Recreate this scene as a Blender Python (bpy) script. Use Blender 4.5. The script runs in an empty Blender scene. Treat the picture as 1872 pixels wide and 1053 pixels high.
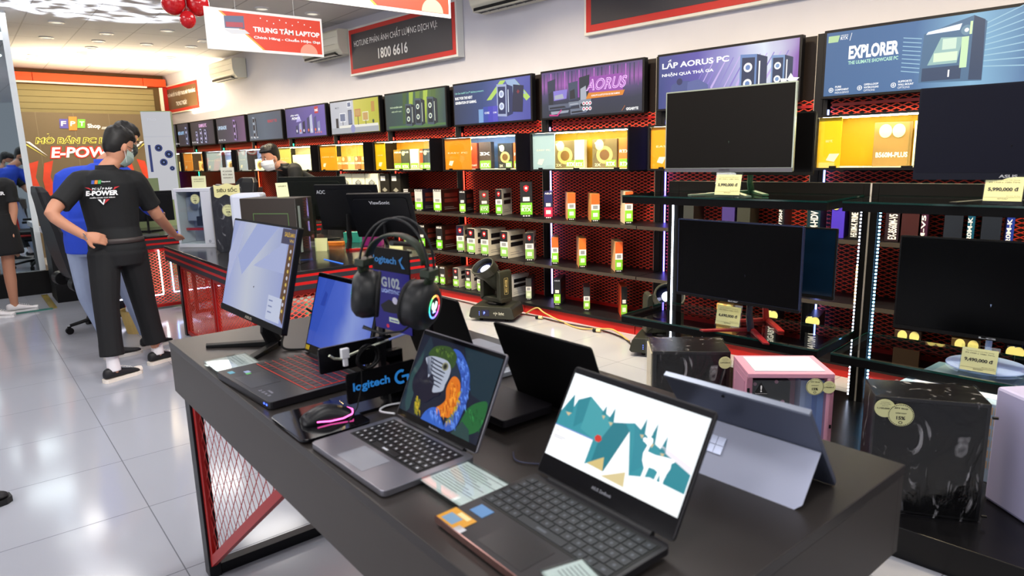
import bpy, math, random
from math import pi, sin, cos, radians as R_
from mathutils import Vector, Matrix

SC = bpy.context.scene
COL = SC.collection

# ------------------------------------------------------------------ camera
cam_d = bpy.data.cameras.new('camera')
cam = bpy.data.objects.new('camera', cam_d); COL.objects.link(cam)
_yaw, _pit, _rol, _f = -0.6818, 0.1937, 0.0252, 1233.4
_fw = Vector((cos(_pit)*cos(_yaw), cos(_pit)*sin(_yaw), -sin(_pit)))
_r = Vector((sin(_yaw), -cos(_yaw), 0)); _d = _fw.cross(_r)
_r2 = cos(_rol)*_r + sin(_rol)*_d; _d2 = -sin(_rol)*_r + cos(_rol)*_d
cam.matrix_world = Matrix(((_r2.x, -_d2.x, -_fw.x, 0), (_r2.y, -_d2.y, -_fw.y, 0), (_r2.z, -_d2.z, -_fw.z, 1.4525), (0, 0, 0, 1)))
cam_d.sensor_width = 36.0; cam_d.lens = 36*_f/1872; cam_d.clip_start = 0.05; cam_d.clip_end = 100
cam_d.dof.use_dof = True; cam_d.dof.focus_distance = 4.6; cam_d.dof.aperture_fstop = 5.0
SC.camera = cam

# ------------------------------------------------------------------ world, exposure
wd = bpy.data.worlds.new('world'); SC.world = wd; wd.use_nodes = True
wd.node_tree.nodes['Background'].inputs[0].default_value = (0.90, 0.91, 1.0, 1)
wd.node_tree.nodes['Background'].inputs[1].default_value = 0.30
SC.view_settings.view_transform = 'Standard'; SC.view_settings.look = 'None'
SC.view_settings.exposure = 0.0; SC.view_settings.gamma = 1.0; SC.view_settings.use_curve_mapping = False

DL = 0.0926                       # the long wall is turned this much against the floor tiles
UX, UY, NX, NY = cos(DL), sin(DL), -sin(DL), cos(DL)
WR = pi + DL                      # rotation of things that stand with their back to the long wall
def W(u, n, z=0.0): return (UX*u+NX*n, UY*u+NY*n, z)

# ------------------------------------------------------------------ lamps of the room, added fill lights
def area(name, loc, size, power, col=(1, 1, 1), rot=(0, 0, 0), shape='DISK', sy=None, spread=pi):
    l = bpy.data.lights.new(name, 'AREA'); l.shape = shape; l.size = size; l.energy = power; l.color = col; l.spread = spread
    if sy: l.size_y = sy
    o = bpy.data.objects.new(name, l); COL.objects.link(o); o.location = loc; o.rotation_euler = rot
    return o
CEIL = 3.15
for ix in range(7):
    for iy in range(3):
        x = -1.6+1.9*ix; y = 1.3-1.9*iy
        area('downlight_lamp', (x, y, CEIL-0.03), 0.75, 13, (1.0, 0.965, 0.93))
# warm spots aimed at the shelves of the long wall
for i in range(9):
    area('shelf_spot_lamp', W(-0.2+1.45*i, -3.15, CEIL-0.04), 0.24, 36, (1.0, 0.80, 0.50), (-0.42, 0, WR+pi), 'DISK', None, R_(105))
for y in (-.9, -2.4):  # fill lights added out of view to brighten the hanging banners
    area('added_banner_fill', (2.6, y, CEIL-0.06), 0.3, 26, (1.0, 0.97, 0.94), (0.75, 0, -pi/2), 'DISK', None, R_(120))
# unseen fill light added at the left to brighten sides facing it
area('added_side_fill', (2.2, 3.9, 1.55), 4.5, 70, (0.97, 0.96, 1.0), (-pi/2, 0, 0), 'RECTANGLE', 2.2)
# the warm flood that washes the far end
area('warm_flood_lamp', (13.0, -2.6, 2.35), 1.2, 150, (1.0, 0.80, 0.50), (pi, 0, 0), 'RECTANGLE', 3.0)
area('warm_flood_lamp', (12.2, -1.6, 3.05), 0.6, 60, (1.0, 0.86, 0.62))

# ------------------------------------------------------------------ materials
def lin(c):
    if isinstance(c, str):
        c = c.lstrip('#'); c = [int(c[i:i+2], 16)/255 for i in (0, 2, 4)]
    return tuple((v/12.92 if v <= 0.04045 else ((v+0.055)/1.055)**2.4) for v in c)
_mc = {}
def mat(c, rough=0.5, metal=0.0, emit=0.0, alpha=1.0, trans=0.0, coat=0.0, noise=0.0, name=None, ior=1.45, spec=0.5):
    key = (str(c), rough, metal, emit, alpha, trans, coat, noise, ior, spec)
    if key in _mc: return _mc[key]
    m = bpy.data.materials.new(name or 'finish'); m.use_nodes = True; nt = m.node_tree
    b = nt.nodes['Principled BSDF']; L = lin(c)
    b.inputs['Base Color'].default_value = (*L, 1)
    b.inputs['Specular IOR Level'].default_value = spec; b.inputs['Roughness'].default_value = rough; b.inputs['Metallic'].default_value = metal; b.inputs['IOR'].default_value = ior
    if emit:
        b.inputs['Emission Color'].default_value = (*L, 1); b.inputs['Emission Strength'].default_value = emit
        b.inputs['Base Color'].default_value = (0.01, 0.01, 0.01, 1)
    if alpha < 1: b.inputs['Alpha'].default_value = alpha
    if trans: b.inputs['Transmission Weight'].default_value = trans
    if coat: b.inputs['Coat Weight'].default_value = coat; b.inputs['Coat Roughness'].default_value = 0.08
    if noise:
        tc = nt.nodes.new('ShaderNodeTexCoord'); nz = nt.nodes.new('ShaderNodeTexNoise'); nz.inputs['Scale'].default_value = 6; nz.inputs['Detail'].default_value = 5
        mp = nt.nodes.new('ShaderNodeMapRange'); mp.inputs['To Min'].default_value = 1-noise; mp.inputs['To Max'].default_value = 1+noise
        mx = nt.nodes.new('ShaderNodeMix'); mx.data_type = 'RGBA'; mx.blend_type = 'MULTIPLY'; mx.inputs['Factor'].default_value = 1
        nt.links.new(tc.outputs['Object'], nz.inputs['Vector']); nt.links.new(nz.outputs['Fac'], mp.inputs['Value'])
        mx.inputs['A'].default_value = (*L, 1); nt.links.new(mp.outputs['Result'], mx.inputs['B']); nt.links.new(mx.outputs['Result'], b.inputs['Base Color'])
    _mc[key] = m
    return m
def glow(c, s=1.0): return mat(c, 0.4, emit=s)

# ------------------------------------------------------------------ mesh builder
class MB:
    def __init__(s): s.v = []; s.f = []; s.m = []; s.mats = []
    def mi(s, m):
        if m not in s.mats: s.mats.append(m)
        return s.mats.index(m)
    def add(s, vs, fs, m, M=None):
        o = len(s.v); k = s.mi(m)
        s.v += [tuple(M @ Vector(v)) for v in vs] if M is not None else [tuple(v) for v in vs]
        for f in fs: s.f.append([i+o for i in f]); s.m.append(k)
        return s
    def box(s, x0, x1, y0, y1, z0, z1, m, M=None):
        vs = [(x, y, z) for z in (z0, z1) for y in (y0, y1) for x in (x0, x1)]
        return s.add(vs, [(0, 2, 3, 1), (4, 5, 7, 6), (0, 1, 5, 4), (2, 6, 7, 3), (0, 4, 6, 2), (1, 3, 7, 5)], m, M)
    def cyl(s, p0, p1, r0, m, r1=None, n=16, caps=True):
        p0 = Vector(p0); p1 = Vector(p1); r1 = r0 if r1 is None else r1
        a = (p1-p0).normalized(); t = Vector((0, 0, 1)) if abs(a.z) < 0.9 else Vector((1, 0, 0))
        u = a.cross(t).normalized(); w = a.cross(u)
        vs = []
        for p, r in ((p0, r0), (p1, r1)):
            for i in range(n): vs.append(p+(u*cos(2*pi*i/n)+w*sin(2*pi*i/n))*r)
        fs = [(i, (i+1) % n, n+(i+1) % n, n+i) for i in range(n)]
        if caps: fs += [tuple(range(n))[::-1], tuple(range(n, 2*n))]
        return s.add(vs, fs, m)
    def rings(s, rs, m, caps=True, closed=True):
        n = len(rs[0]); vs = [p for r in rs for p in r]; fs = []
        for j in range(len(rs)-1):
            for i in range(n if closed else n-1):
                a = j*n+i; b = j*n+(i+1) % n; fs.append((a, b, b+n, a+n))
        if caps: fs += [tuple(range(n))[::-1], tuple(range((len(rs)-1)*n, len(rs)*n))]
        return s.add(vs, fs, m)
    def tube(s, pts, r, m, n=8, caps=True):
        pts = [Vector(p) for p in pts]; rs = []; up = None
        for i, p in enumerate(pts):
            a = (pts[min(i+1, len(pts)-1)]-pts[max(i-1, 0)]).normalized()
            if up is None: up = Vector((0, 0, 1)) if abs(a.z) < 0.9 else Vector((1, 0, 0))
            u = a.cross(up).normalized(); w = u.cross(a).normalized(); up = w
            rr = r[i] if isinstance(r, (list, tuple)) else r
            if not isinstance(rr, (list, tuple)): rr = (rr, rr)
            rs.append([p+u*cos(2*pi*k/n)*rr[0]+w*sin(2*pi*k/n)*rr[1] for k in range(n)])
        return s.rings(rs, m, caps)
    def lathe(s, prof, m, c=(0, 0, 0), n=24, M=None):
        rs = [[(c[0]+r*cos(2*pi*i/n), c[1]+r*sin(2*pi*i/n), c[2]+z) for i in range(n)] for r, z in prof]
        if M is not None: rs = [[tuple(M @ Vector(p)) for p in q] for q in rs]
        return s.rings(rs, m, True)
    def ell(s, c, r, m, n=16, k=10, M=None):
        rs = []
        for j in range(k+1):
            t = -pi/2+pi*j/k; cz = max(cos(t), 0.02)
            rs.append([(c[0]+r[0]*cz*cos(2*pi*i/n), c[1]+r[1]*cz*sin(2*pi*i/n), c[2]+r[2]*sin(t)) for i in range(n)])
        if M is not None: rs = [[tuple(M @ Vector(p)) for p in q] for q in rs]
        return s.rings(rs, m, True)
    def prism(s, pts, y0, y1, m, M=None):
        """polygon in x,z extruded in y"""
        n = len(pts); vs = [(x, y0, z) for x, z in pts]+[(x, y1, z) for x, z in pts]
        a = sum(pts[i][0]*pts[(i+1) % n][1]-pts[(i+1) % n][0]*pts[i][1] for i in range(n))
        fs = [tuple(range(n)), tuple(range(n, 2*n))[::-1]]+[((i+1) % n, i, n+i, n+(i+1) % n) for i in range(n)]
        if a < 0: fs = [f[::-1] for f in fs]
        return s.add(vs, fs, m, M)
    def rbox(s, w, h, r, y0, y1, m, z0=0.0, M=None, n=5):
        """rounded rectangle (x,z) centred in x, standing on z0, extruded in y"""
        pts = []
        for cx, cz, a0 in ((w/2-r, z0+r, -pi/2), (w/2-r, z0+h-r, 0), (-w/2+r, z0+h-r, pi/2), (-w/2+r, z0+r, pi)):
            for i in range(n+1):
                a = a0+pi/2*i/n; pts.append((cx+r*cos(a), cz+r*sin(a)))
        return s.prism(pts, y0, y1, m, M)
    def build(s, name, parent=None, loc=(0, 0, 0), rz=0.0, rot=None, bevel=0, smooth=False, mods=None, seg=2):
        me = bpy.data.meshes.new(name); me.from_pydata(s.v, [], s.f)
        for m in s.mats: me.materials.append(m)
        me.polygons.foreach_set('material_index', s.m)
        if smooth: me.polygons.foreach_set('use_smooth', [True]*len(s.f))
        me.update()
        o = bpy.data.objects.new(name, me); COL.objects.link(o)
        o.location = loc; o.rotation_euler = rot if rot is not None else (0, 0, rz)
        if parent is not None: o.parent = parent
        if bevel:
            b = o.modifiers.new('bevel', 'BEVEL'); b.width = bevel; b.segments = seg; b.limit_method = 'ANGLE'; b.angle_limit = R_(40)
            b.harden_normals = False
        return o
def thing(name, label, cat, loc=(0, 0, 0), rz=0.0, group=None, rot=None):
    o = bpy.data.objects.new(name, None); COL.objects.link(o); o.empty_display_size = 0.1
    o.location = (*loc, 0.0)[:3]; o.rotation_euler = rot if rot is not None else (0, 0, rz)
    return tag(o, label, cat, group)
def tag(o, label, cat, group=None):
    o['label'] = label; o['category'] = cat
    if group: o['group'] = group
    return o
def struct(o): o['kind'] = 'structure'; return o
def autosmooth(o, deg=35):
    me = o.data
    me.polygons.foreach_set('use_smooth', [True]*len(me.polygons))
    try: me.set_sharp_from_angle(angle=R_(deg))
    except Exception: pass
    return o
def copy_tree(o, parent=None):
    c = o.copy(); COL.objects.link(c); c.parent = parent
    for ch in list(o.children): copy_tree(ch, c)
    return c

# ------------------------------------------------------------------ lettering: the built-in font turned into mesh
_tx = {}
def text_mesh(t, bold=0.0):
    key = (t, bold)
    if key in _tx: return _tx[key]
    cu = bpy.data.curves.new('lettering', 'FONT'); cu.body = t; cu.offset = bold; cu.resolution_u = 3
    o = bpy.data.objects.new('lettering', cu); COL.objects.link(o)
    dg = bpy.context.evaluated_depsgraph_get(); dg.update()
    me = bpy.data.meshes.new_from_object(o.evaluated_get(dg))
    vs = [tuple(v.co) for v in me.vertices]; fs = [tuple(p.vertices) for p in me.polygons]
    bpy.data.objects.remove(o); bpy.data.curves.remove(cu); bpy.data.meshes.remove(me)
    if vs:
        x0 = min(v[0] for v in vs); x1 = max(v[0] for v in vs); y0 = min(v[1] for v in vs); y1 = max(v[1] for v in vs)
    else: x0 = y0 = 0; x1 = y1 = 1
    vs = [((v[0]-x0)/max(x1-x0, 1e-6), (v[1]-y0)/max(y1-y0, 1e-6)) for v in vs]
    _tx[key] = (vs, fs, (x1-x0)/max(y1-y0, 1e-6))
    return _tx[key]
def put_text(mb, t, x0, z0, w, h, y, m, bold=0.0, shear=0.0, M=None):
    """letters in the x,z plane, facing -y; exact box w by h"""
    hk = t.find('Ở'); t = t.replace('Ở', 'O')
    vs, fs, asp = text_mesh(t, bold)
    if w is None: w = h*asp
    if h is None: h = w/asp
    mb.add([(x0+v[0]*w+shear*v[1]*h, y, z0+v[1]*h) for v in vs], fs, m, M)
    if hk >= 0:                                   # horn and hook of the letter, drawn by hand
        cx = x0+w*(hk+.95)/len(t)+shear*h*.9; q = h*.16*(1+bold*3)
        for dx, dz, ww, hh in ((-.9, .98, .9, .28), (-.2, .78, .3, .30), (-.5, .70, .35, .2), (.75, .62, .35, .45)):
            mb.add([(cx+dx*q, y, z0+h*dz), (cx+(dx+ww)*q, y, z0+h*dz), (cx+(dx+ww)*q, y, z0+h*dz+hh*q), (cx+dx*q, y, z0+h*dz+hh*q)], [(0, 1, 2, 3)], m, M)
    return w
def flat(mb, pts, y, m, M=None):
    """flat polygon in x,z facing -y"""
    n = len(pts); a = sum(pts[i][0]*pts[(i+1) % n][1]-pts[(i+1) % n][0]*pts[i][1] for i in range(n))
    if a < 0: pts = pts[::-1]
    mb.add([(x, y, z) for x, z in pts], [tuple(range(n))], m, M)
def circ(cx, cz, r, n=20, rz=None): return [(cx+r*cos(2*pi*i/n), cz+(rz or r)*sin(2*pi*i/n)) for i in range(n)]
def rect(x0, z0, w, h): return [(x0, z0), (x0+w, z0), (x0+w, z0+h), (x0, z0+h)]
# ================================================================== THE SETTING
def node_mat(name):
    m = bpy.data.materials.new(name); m.use_nodes = True
    return m, m.node_tree, m.node_tree.nodes['Principled BSDF']
def grid_mat(name, tile, grout, sx, sy, ox, oy, gw, rough, noise=0.04, bump=False):
    """tiles drawn in object coordinates: grout lines sx, sy apart"""
    m, nt, b = node_mat(name); N = nt.nodes.new; L = nt.links.new
    tc = N('ShaderNodeTexCoord'); sp = N('ShaderNodeSeparateXYZ'); L(tc.outputs['Object'], sp.inputs[0])
    outs = []; ids = []
    for ax, s, o in (('X', sx, ox), ('Y', sy, oy)):
        a = N('ShaderNodeMath'); a.operation = 'SUBTRACT'; L(sp.outputs[ax], a.inputs[0]); a.inputs[1].default_value = o
        d = N('ShaderNodeMath'); d.operation = 'DIVIDE'; L(a.outputs[0], d.inputs[0]); d.inputs[1].default_value = s
        fl = N('ShaderNodeMath'); fl.operation = 'FLOOR'; L(d.outputs[0], fl.inputs[0]); ids.append(fl)
        fr = N('ShaderNodeMath'); fr.operation = 'FRACT'; L(d.outputs[0], fr.inputs[0])
        pp = N('ShaderNodeMath'); pp.operation = 'PINGPONG'; L(fr.outputs[0], pp.inputs[0]); pp.inputs[1].default_value = 0.5
        lt = N('ShaderNodeMath'); lt.operation = 'LESS_THAN'; L(pp.outputs[0], lt.inputs[0]); lt.inputs[1].default_value = gw/s/2
        outs.append(lt)
    mx = N('ShaderNodeMath'); mx.operation = 'MAXIMUM'; L(outs[0].outputs[0], mx.inputs[0]); L(outs[1].outputs[0], mx.inputs[1])
    cb = N('ShaderNodeCombineXYZ'); L(ids[0].outputs[0], cb.inputs[0]); L(ids[1].outputs[0], cb.inputs[1])
    wn = N('ShaderNodeTexWhiteNoise'); L(cb.outputs[0], wn.inputs['Vector'])
    mr = N('ShaderNodeMapRange'); L(wn.outputs['Value'], mr.inputs['Value']); mr.inputs['To Min'].default_value = 1-noise; mr.inputs['To Max'].default_value = 1+noise
    ml = N('ShaderNodeMix'); ml.data_type = 'RGBA'; ml.blend_type = 'MULTIPLY'; ml.inputs['Factor'].default_value = 1
    ml.inputs['A'].default_value = (*lin(tile), 1); L(mr.outputs['Result'], ml.inputs['B'])
    cm = N('ShaderNodeMix'); cm.data_type = 'RGBA'; L(mx.outputs[0], cm.inputs['Factor']); L(ml.outputs['Result'], cm.inputs['A']); cm.inputs['B'].default_value = (*lin(grout), 1)
    L(cm.outputs['Result'], b.inputs['Base Color'])
    rm = N('ShaderNodeMapRange'); L(mx.outputs[0], rm.inputs['Value']); rm.inputs['To Min'].default_value = rough; rm.inputs['To Max'].default_value = 0.7
    L(rm.outputs['Result'], b.inputs['Roughness'])
    return m
M_floor = grid_mat('polished_floor_tile', '#a4a7b1', '#5c5f68', 0.6, 0.6, 4.898, -0.4585, 0.0042, 0.12, 0.02)
M_ceil = grid_mat('ceiling_tile', '#d9d8de', '#a9a8b0', 0.97, 0.6, 9.33, -1.5, 0.014, 0.85, 0.015)
M_wall = mat('#d0d1de', 0.75, noise=0.03, name='white_wall_paint')
M_black = mat('#131317', 0.38, spec=.3, name='black_powder_coat')
M_black2 = mat('#0c0c0f', 0.25, spec=.35, name='black_gloss')
M_dark = mat('#09090b', 0.5, spec=.3, name='black_plastic')
M_rack = mat('#08080a', 0.6, spec=.15, name='matt_black_rack')
M_charc = mat('#26272d', 0.42, name='charcoal_laminate', noise=0.05)
M_red = mat('#a81410', 0.4, name='red_paint')
M_mesh = mat('#f0503c', 0.45, name='red_mesh_metal')
M_white = mat('#eceef2', 0.35, name='white_plastic')
M_chrome = mat('#c9ccd2', 0.15, metal=1.0, name='chrome')
M_alu = mat('#9fa2aa', 0.32, metal=0.9, name='aluminium')
M_strip = mat('#bfb9ae', 0.3, metal=0.6, name='aluminium_strip')
M_glass = mat('#dff5ee', 0.02, trans=1.0, ior=1.45, name='clear_glass', alpha=0.35)
M_glassedge = mat('#1a4a44', 0.1, trans=0.4, name='green_glass_edge')

f = MB(); f.box(-3.5, 17, -8, 4.6, -0.12, 0, M_floor); struct(f.build('floor'))
c = MB(); c.box(-3.5, 17, -8, 4.6, CEIL, CEIL+0.1, M_ceil); struct(c.build('ceiling'))
def wall_n(name, u0, u1, n0, n1, m=M_wall, z1=CEIL):
    w = MB(); w.box(-u1, -u0, -n1, -n0, 0, z1, m); return struct(w.build(name, loc=W(0, 0), rz=WR))
wall_n('wall_right', -3.2, 14.6, -4.98, -4.84)
wall_n('wall_back', 14.6, 14.75, -4.98, 4.2, mat('#8c7c55', 0.7, noise=0.05))
wall_n('wall_left', -3.2, 14.6, 4.0, 4.15, mat('#d6d2cf', 0.7))

# far end: orange-red beam, white line, rolling shutter, red jamb
be = MB(); M_or = mat('#f0501e', 0.45)
for a, b in ((-4.80, -4.40), (-4.39, -2.65), (-2.64, -0.6), (-0.59, 2.0)):
    be.box(14.35, 14.6, a, b, 2.92, 3.06, M_or)
be.box(14.33, 14.36, -4.45, 2.0, 2.885, 2.915, mat('#fff4e6', 0.5))
be.box(14.33, 14.6, -4.83, -4.73, 0, 2.91, M_red); be.box(14.33, 14.36, -4.72, -4.66, 0, 2.9, mat('#fff4e6', 0.5))
b_ = be.build('trim_1', rz=DL); struct(b_)
sh = MB(); M_shut = mat('#a79c6c', 0.5); M_shut2 = mat('#7d7040', 0.6)
for i in range(12):
    z = 2.88-0.105*i; sh.box(14.5, 14.56, -4.6, 2.0, z-0.098, z, M_shut); sh.box(14.53, 14.58, -4.6, 2.0, z-0.105, z-0.098, M_shut2)
struct(sh.build('trim_2', rz=DL))

# printed backdrop of the opening event, standing before the shutter
bd = thing('event_backdrop', 'large brown event backdrop with opening-event lettering at the far end', 'backdrop', W(13.2, -2.3-0.77), WR+pi/2)
BW, BH = 2.6, 2.32
p = MB(); p.box(-BW/2, BW/2, 0, 0.05, 0, BH, mat('#6c5d46', 0.6)); p.build('panel', bd)
a = MB(); y = -0.006
for i in range(5): flat(a, rect(-1.2+0.52*i, 0, 0.008, BH), -0.003, mat('#82735a', 0.5))
cw = mat('#ffffff', 0.4)
def sl(x, z, w, h, k, m, yy): flat(a, [(x, z), (x+w, z), (x+w+k, z+h), (x+k, z+h)], yy, m)
sl(-.37, 2.07, .12, .15, .01, mat('#5a55a8', .4), y); sl(-.245, 2.04, .115, .22, .02, mat('#f08a3c', .4), y-.003); sl(-.12, 2.08, .11, .14, .02, mat('#77c043', .4), y)
for t, xx in (('F', -.35), ('P', -.22), ('T', -.09)): put_text(a, t, xx, 2.11, .07, .075, y-.006, cw, .02, .15)
put_text(a, 'Shop', .03, 2.06, .19, .09, y, cw, .03); put_text(a, '.com.vn', .23, 2.065, .15, .035, y, cw, .01)
ly = mat('#e8e06a', .5); br = mat('#5c4e36', .5)
put_text(a, 'MỞ BÁN PC LẮP RÁP', -.74, 1.82, 1.5, .16, y, ly, .075, .25)
put_text(a, 'MỞ BÁN PC LẮP RÁP', -.73, 1.83, 1.48, .14, y-.004, br, .0, .25)
put_text(a, 'E-POWER', -.57, 1.585, 1.14, .20, y, mat('#e02b1c', .5), .10, .2)
put_text(a, 'E-POWER', -.55, 1.60, 1.1, .17, y-.004, cw, .03, .2)
for q, s in ((-.86, 1), (.86, -1)):
    flat(a, [(q, 1.86), (q+s*.05, 1.86), (q+s*.27, 1.63)], y, cw); flat(a, [(q-s*.02, 1.82), (q+s*.01, 1.82), (q+s*.25, 1.61)], y, ly)
for i, q in enumerate((-.86, -.66, .62, .84)):
    s = 1 if i < 2 else -1
    flat(a, [(q, 1.52), (q+s*.13, 1.56), (q+s*.06, 1.3), (q+s*.14, .95), (q-s*.03, 1.02), (q-s*.05, 1.25)], y, mat('#d2452c', .5, noise=0.3))
a.build('print', bd)

# mirror-clad pillar at the left, white edge, black skirting
pl = thing('mirror_pillar', 'mirror-clad pillar with white edge and black base at left side', 'mirror', (9.55, -0.70), pi+pi/2+0.02)
m_ = MB(); m_.box(-2.2, 0.0, 0.03, 0.6, 0.27, CEIL, mat('#5b6468', 0.5)); m_.build('core', pl)
m_ = MB(); m_.box(-2.2, -0.06, 0.0, 0.03, 0.27, CEIL-.001, mat('#c4d4da', 0.02, metal=1.0)); m_.build('mirror_panel', pl)
m_ = MB(); m_.box(-0.06, 0.0, -0.005, 0.03, 0.27, CEIL-.001, mat('#dfe6ea', 0.4)); m_.build('edge_trim', pl)
m_ = MB(); m_.box(-2.25, 0.06, -0.06, 0.62, 0.0, 0.27, M_dark); m_.build('skirting', pl)
m_ = MB(); m_.box(8.36, 8.40, -0.62, 2.0, 0, 0.012, mat('#3f7d70', 0.15)); m_.box(8.40, 9.35, -0.66, -0.60, 0, 0.012, mat('#a8964e', 0.25, metal=.5)); struct(m_.build('trim_3'))
# white counter with black front behind the gaming chair
wt = thing('white_counter', 'white topped low counter with black front behind gaming chair', 'counter', (8.7, -0.98), pi/2+pi)
m_ = MB(); m_.box(-.30, .30, -.02, .6, .74, .80, mat('#e8e4ea', .3)); m_.build('countertop', wt)
m_ = MB(); m_.box(-.28, .28, 0, .55, 0, .74, M_dark); m_.build('body', wt)

# recessed downlight fittings in the far ceiling
def downlight(x, y, lit):
    t = MB(); t.lathe([(0.085, 0), (0.085, -0.012), (0.062, -0.016), (0.060, -0.006), (0.02, -.004)], mat('#e8e8ec', .4), n=24)
    return t, lit
DLP = [(103, 40, 0), (84.6, 68, 0), (180, 74.6, 1), (167.5, 86.3, 1), (194.6, 61, 0), (306, 55.6, 0), (371.8, 74.6, 1), (349, 84.6, 0), (312, 104.5, 0), (268, 80.6, 0), (478.7, 15, 1), (571, 24, 1), (374, 73.7, 1), (62, 100, 0), (60, 108, 0), (152, 96, 0), (295, 113, 0)]
def hit_plane(px, py, z):
    d = _fw*_f+_r2*(px-936)+_d2*(py-526.5); t = (z-1.4525)/d.z
    return (d.x*t, d.y*t)
first = None
DLL = ['large unlit downlight left, nearest the bright light patch', 'unlit downlight near the mirror, second row', 'downlight in the middle, upper one of a close pair', 'downlight in the middle, lower one of a close pair', 'unlit downlight above the close pair', 'downlight just below the balloons', 'lit downlight touching the left edge of the laptop banner', 'unlit downlight left of the laptop banner, lower',
 'downlight close above the small brown sign', 'downlight between the close pair and the brown sign', 'lit downlight above the laptop banner, left one', 'lit downlight above the laptop banner, right one', 'downlight hidden by the laptop banner edge', 'far left downlight beside the mirror, upper', 'far left downlight beside the mirror, lower', 'downlight right above the orange beam, middle', 'downlight right above the orange beam, near the corner']
for i, (px, py, lit) in enumerate(DLP):
    x, y = hit_plane(px, py, CEIL)
    if first is None:
        first = thing('ceiling_downlight', DLL[0], 'ceiling light', (x, y, CEIL), 0, 'ceiling downlights')
        t, _ = downlight(0, 0, 0); autosmooth(t.build('trim_ring', first))
        t = MB(); t.lathe([(0.06, -0.008), (0.01, -0.009)], mat('#fff6e0', .4, emit=0.9)); t.build('diffuser', first)
    else:
        c = copy_tree(first); c.location = (x, y, CEIL); c['label'] = DLL[i]

# air conditioners on the wall
def aircon(u, z, label):
    t = thing('air_conditioner', label, 'air conditioner', W(u, -4.835, z), WR, 'wall air conditioners')
    b = MB(); prof = [(0, 0.0), (-.16, .0), (-.205, .06), (-.225, .12), (-.225, .27), (-.20, .295), (0, .30)]
    n = len(prof)
    b.add([(-.47, y, zz) for y, zz in prof]+[(.47, y, zz) for y, zz in prof], [tuple(range(n))[::-1], tuple(range(n, 2*n))]+[(i, (i+1) % n, n+(i+1) % n, n+i) for i in range(n)], mat('#d9d8cc', .4))
    b.build('housing', t, bevel=.008)
    b = MB(); b.box(-.42, .36, -.196, -.10, -.003, .012, M_dark)
    for i in range(7): b.box(-.42+i*.12, -.41+i*.12, -.20, -.1, -.006, .0, mat('#8b8d86', .5))
    b.box(-.42, .36, -.205, -.198, .004, .03, M_dark)
    b.box(-.42, .36, -.215, -.17, -.008, -.002, mat('#c9c8bc', .4)); b.build('air_louver', t)
    b = MB(); b.box(-.45, .40, -.2275, -.224, .115, .118, mat('#7e7e78', .5)); b.box(-.45, .45, -.2275, -.224, .20, .202, mat('#a3a39b', .5)); b.build('panel_seam', t)
    return t
aircon(11.25, 2.76, 'white wall air conditioner farthest back, above the small brown sign')
aircon(8.13, 2.74, 'white wall air conditioner half hidden behind the hanging laptop centre banner')
aircon(4.75, 2.83, 'white wall air conditioner nearest the camera, cut by picture top')

# wall signs
def wall_sign(u0, u1, z0, z1, lines, label, th=.07, fr='#d9dcdc', bg='#332f36', redw=.05):
    t = thing('wall_sign', label, 'sign', W((u0+u1)/2, -4.835, z0), WR)
    w = u1-u0; h = z1-z0; m = MB()
    m.box(-w/2, w/2, -th, 0, 0, h, mat(fr, .35)); m.build('frame', t, bevel=.004)
    m = MB(); e = .025
    m.box(-w/2+e, w/2-e, -th-.004, -th+.001, e, h-e, mat('#c72a22', .45)); flat(m, rect(-w/2+e+redw, e+redw, w-2*e-2*redw, h-2*e-2*redw), -th-.006, mat(bg, .4))
    for tx, x, z, ww, hh, b in lines: put_text(m, tx, -w/2+x*w, z*h, ww*w, hh*h, -th-.008, mat('#f3f3f3', .5), b)
    m.build('sign_face', t); return t
wall_sign(5.56, 7.63, 2.47, 3.03, [('HOTLINE PHẢN ÁNH CHẤT LƯỢNG DỊCH VỤ:', .065, .56, .785, .22, .0), ('1800 6616', .31, .25, .28, .21, .02)], 'dark framed wall sign with HOTLINE text and a phone number', .09)
wall_sign(12.76, 14.5, 2.41, 2.94, [('THOẢI MÁI ĐỔI TRẢ ĐIỆN THOẠI, MÁY TÍNH BẢNG', .08, .55, .84, .22, .01), ('TRONG 7 NGÀY', .34, .24, .32, .18, .01)], 'small brown sign with red edge in the far corner', .03, '#e8e0d4', '#5a4630')
wall_sign(0.9, 3.92, 2.45, 3.10, [], 'large dark red-edged sign cut off at the picture top', .05, '#e3e3dd', '#37343a', .055)
# ================================================================== THE LONG DISPLAY WALL
BW_ = 1.25
BND = [0.60-1.25, 0.60] + [0.60+1.25*k for k in range(1, 12)]       # unit boundaries along the wall
NB = -4.80                                                          # plane of the mesh backs
def led_mat(c, s): return glow(c, s)
LEDC = {0: '#6a7cff', 1: '#8ea0ff', 2: '#7a6cff', 3: '#b9a8ff', 4: '#ff3a28', 5: '#ff4030', 6: '#ff3a30', 7: '#38ffb0', 8: '#ff5a30', 9: '#30ffb0', 10: '#30ffb0', 11: '#4030ff'}

# ---- expanded metal panel, shared mesh
def expanded(w, h, lw, sw, t, m, name='mesh_panel'):
    """staggered diamonds: lw long, sw high, strands t thick"""
    b = MB(); nx = int(w/lw)+1; nz = int(h/(sw/2))
    for j in range(nz):
        z0 = j*sw/2; z1 = z0+sw/2
        if z1 > h+1e-6: break
        for i in range(2*nx):
            xa = -w/2+i*lw/2; xb = xa+lw/2
            if xb > w/2+1e-6: break
            up = (i+j) % 2 == 0
            za, zb = (z0, z1) if up else (z1, z0)
            b.add([(xa, 0, za-t/2), (xb, 0, zb-t/2), (xb, -.002, zb+t/2), (xa, -.002, za+t/2)], [(0, 1, 2, 3)], m)
    return b
MW = 1.17
mb_back = expanded(MW, 1.18, .067,    .028, .0066, M_mesh)
M_backp = mat('#160909', 0.6)

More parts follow.
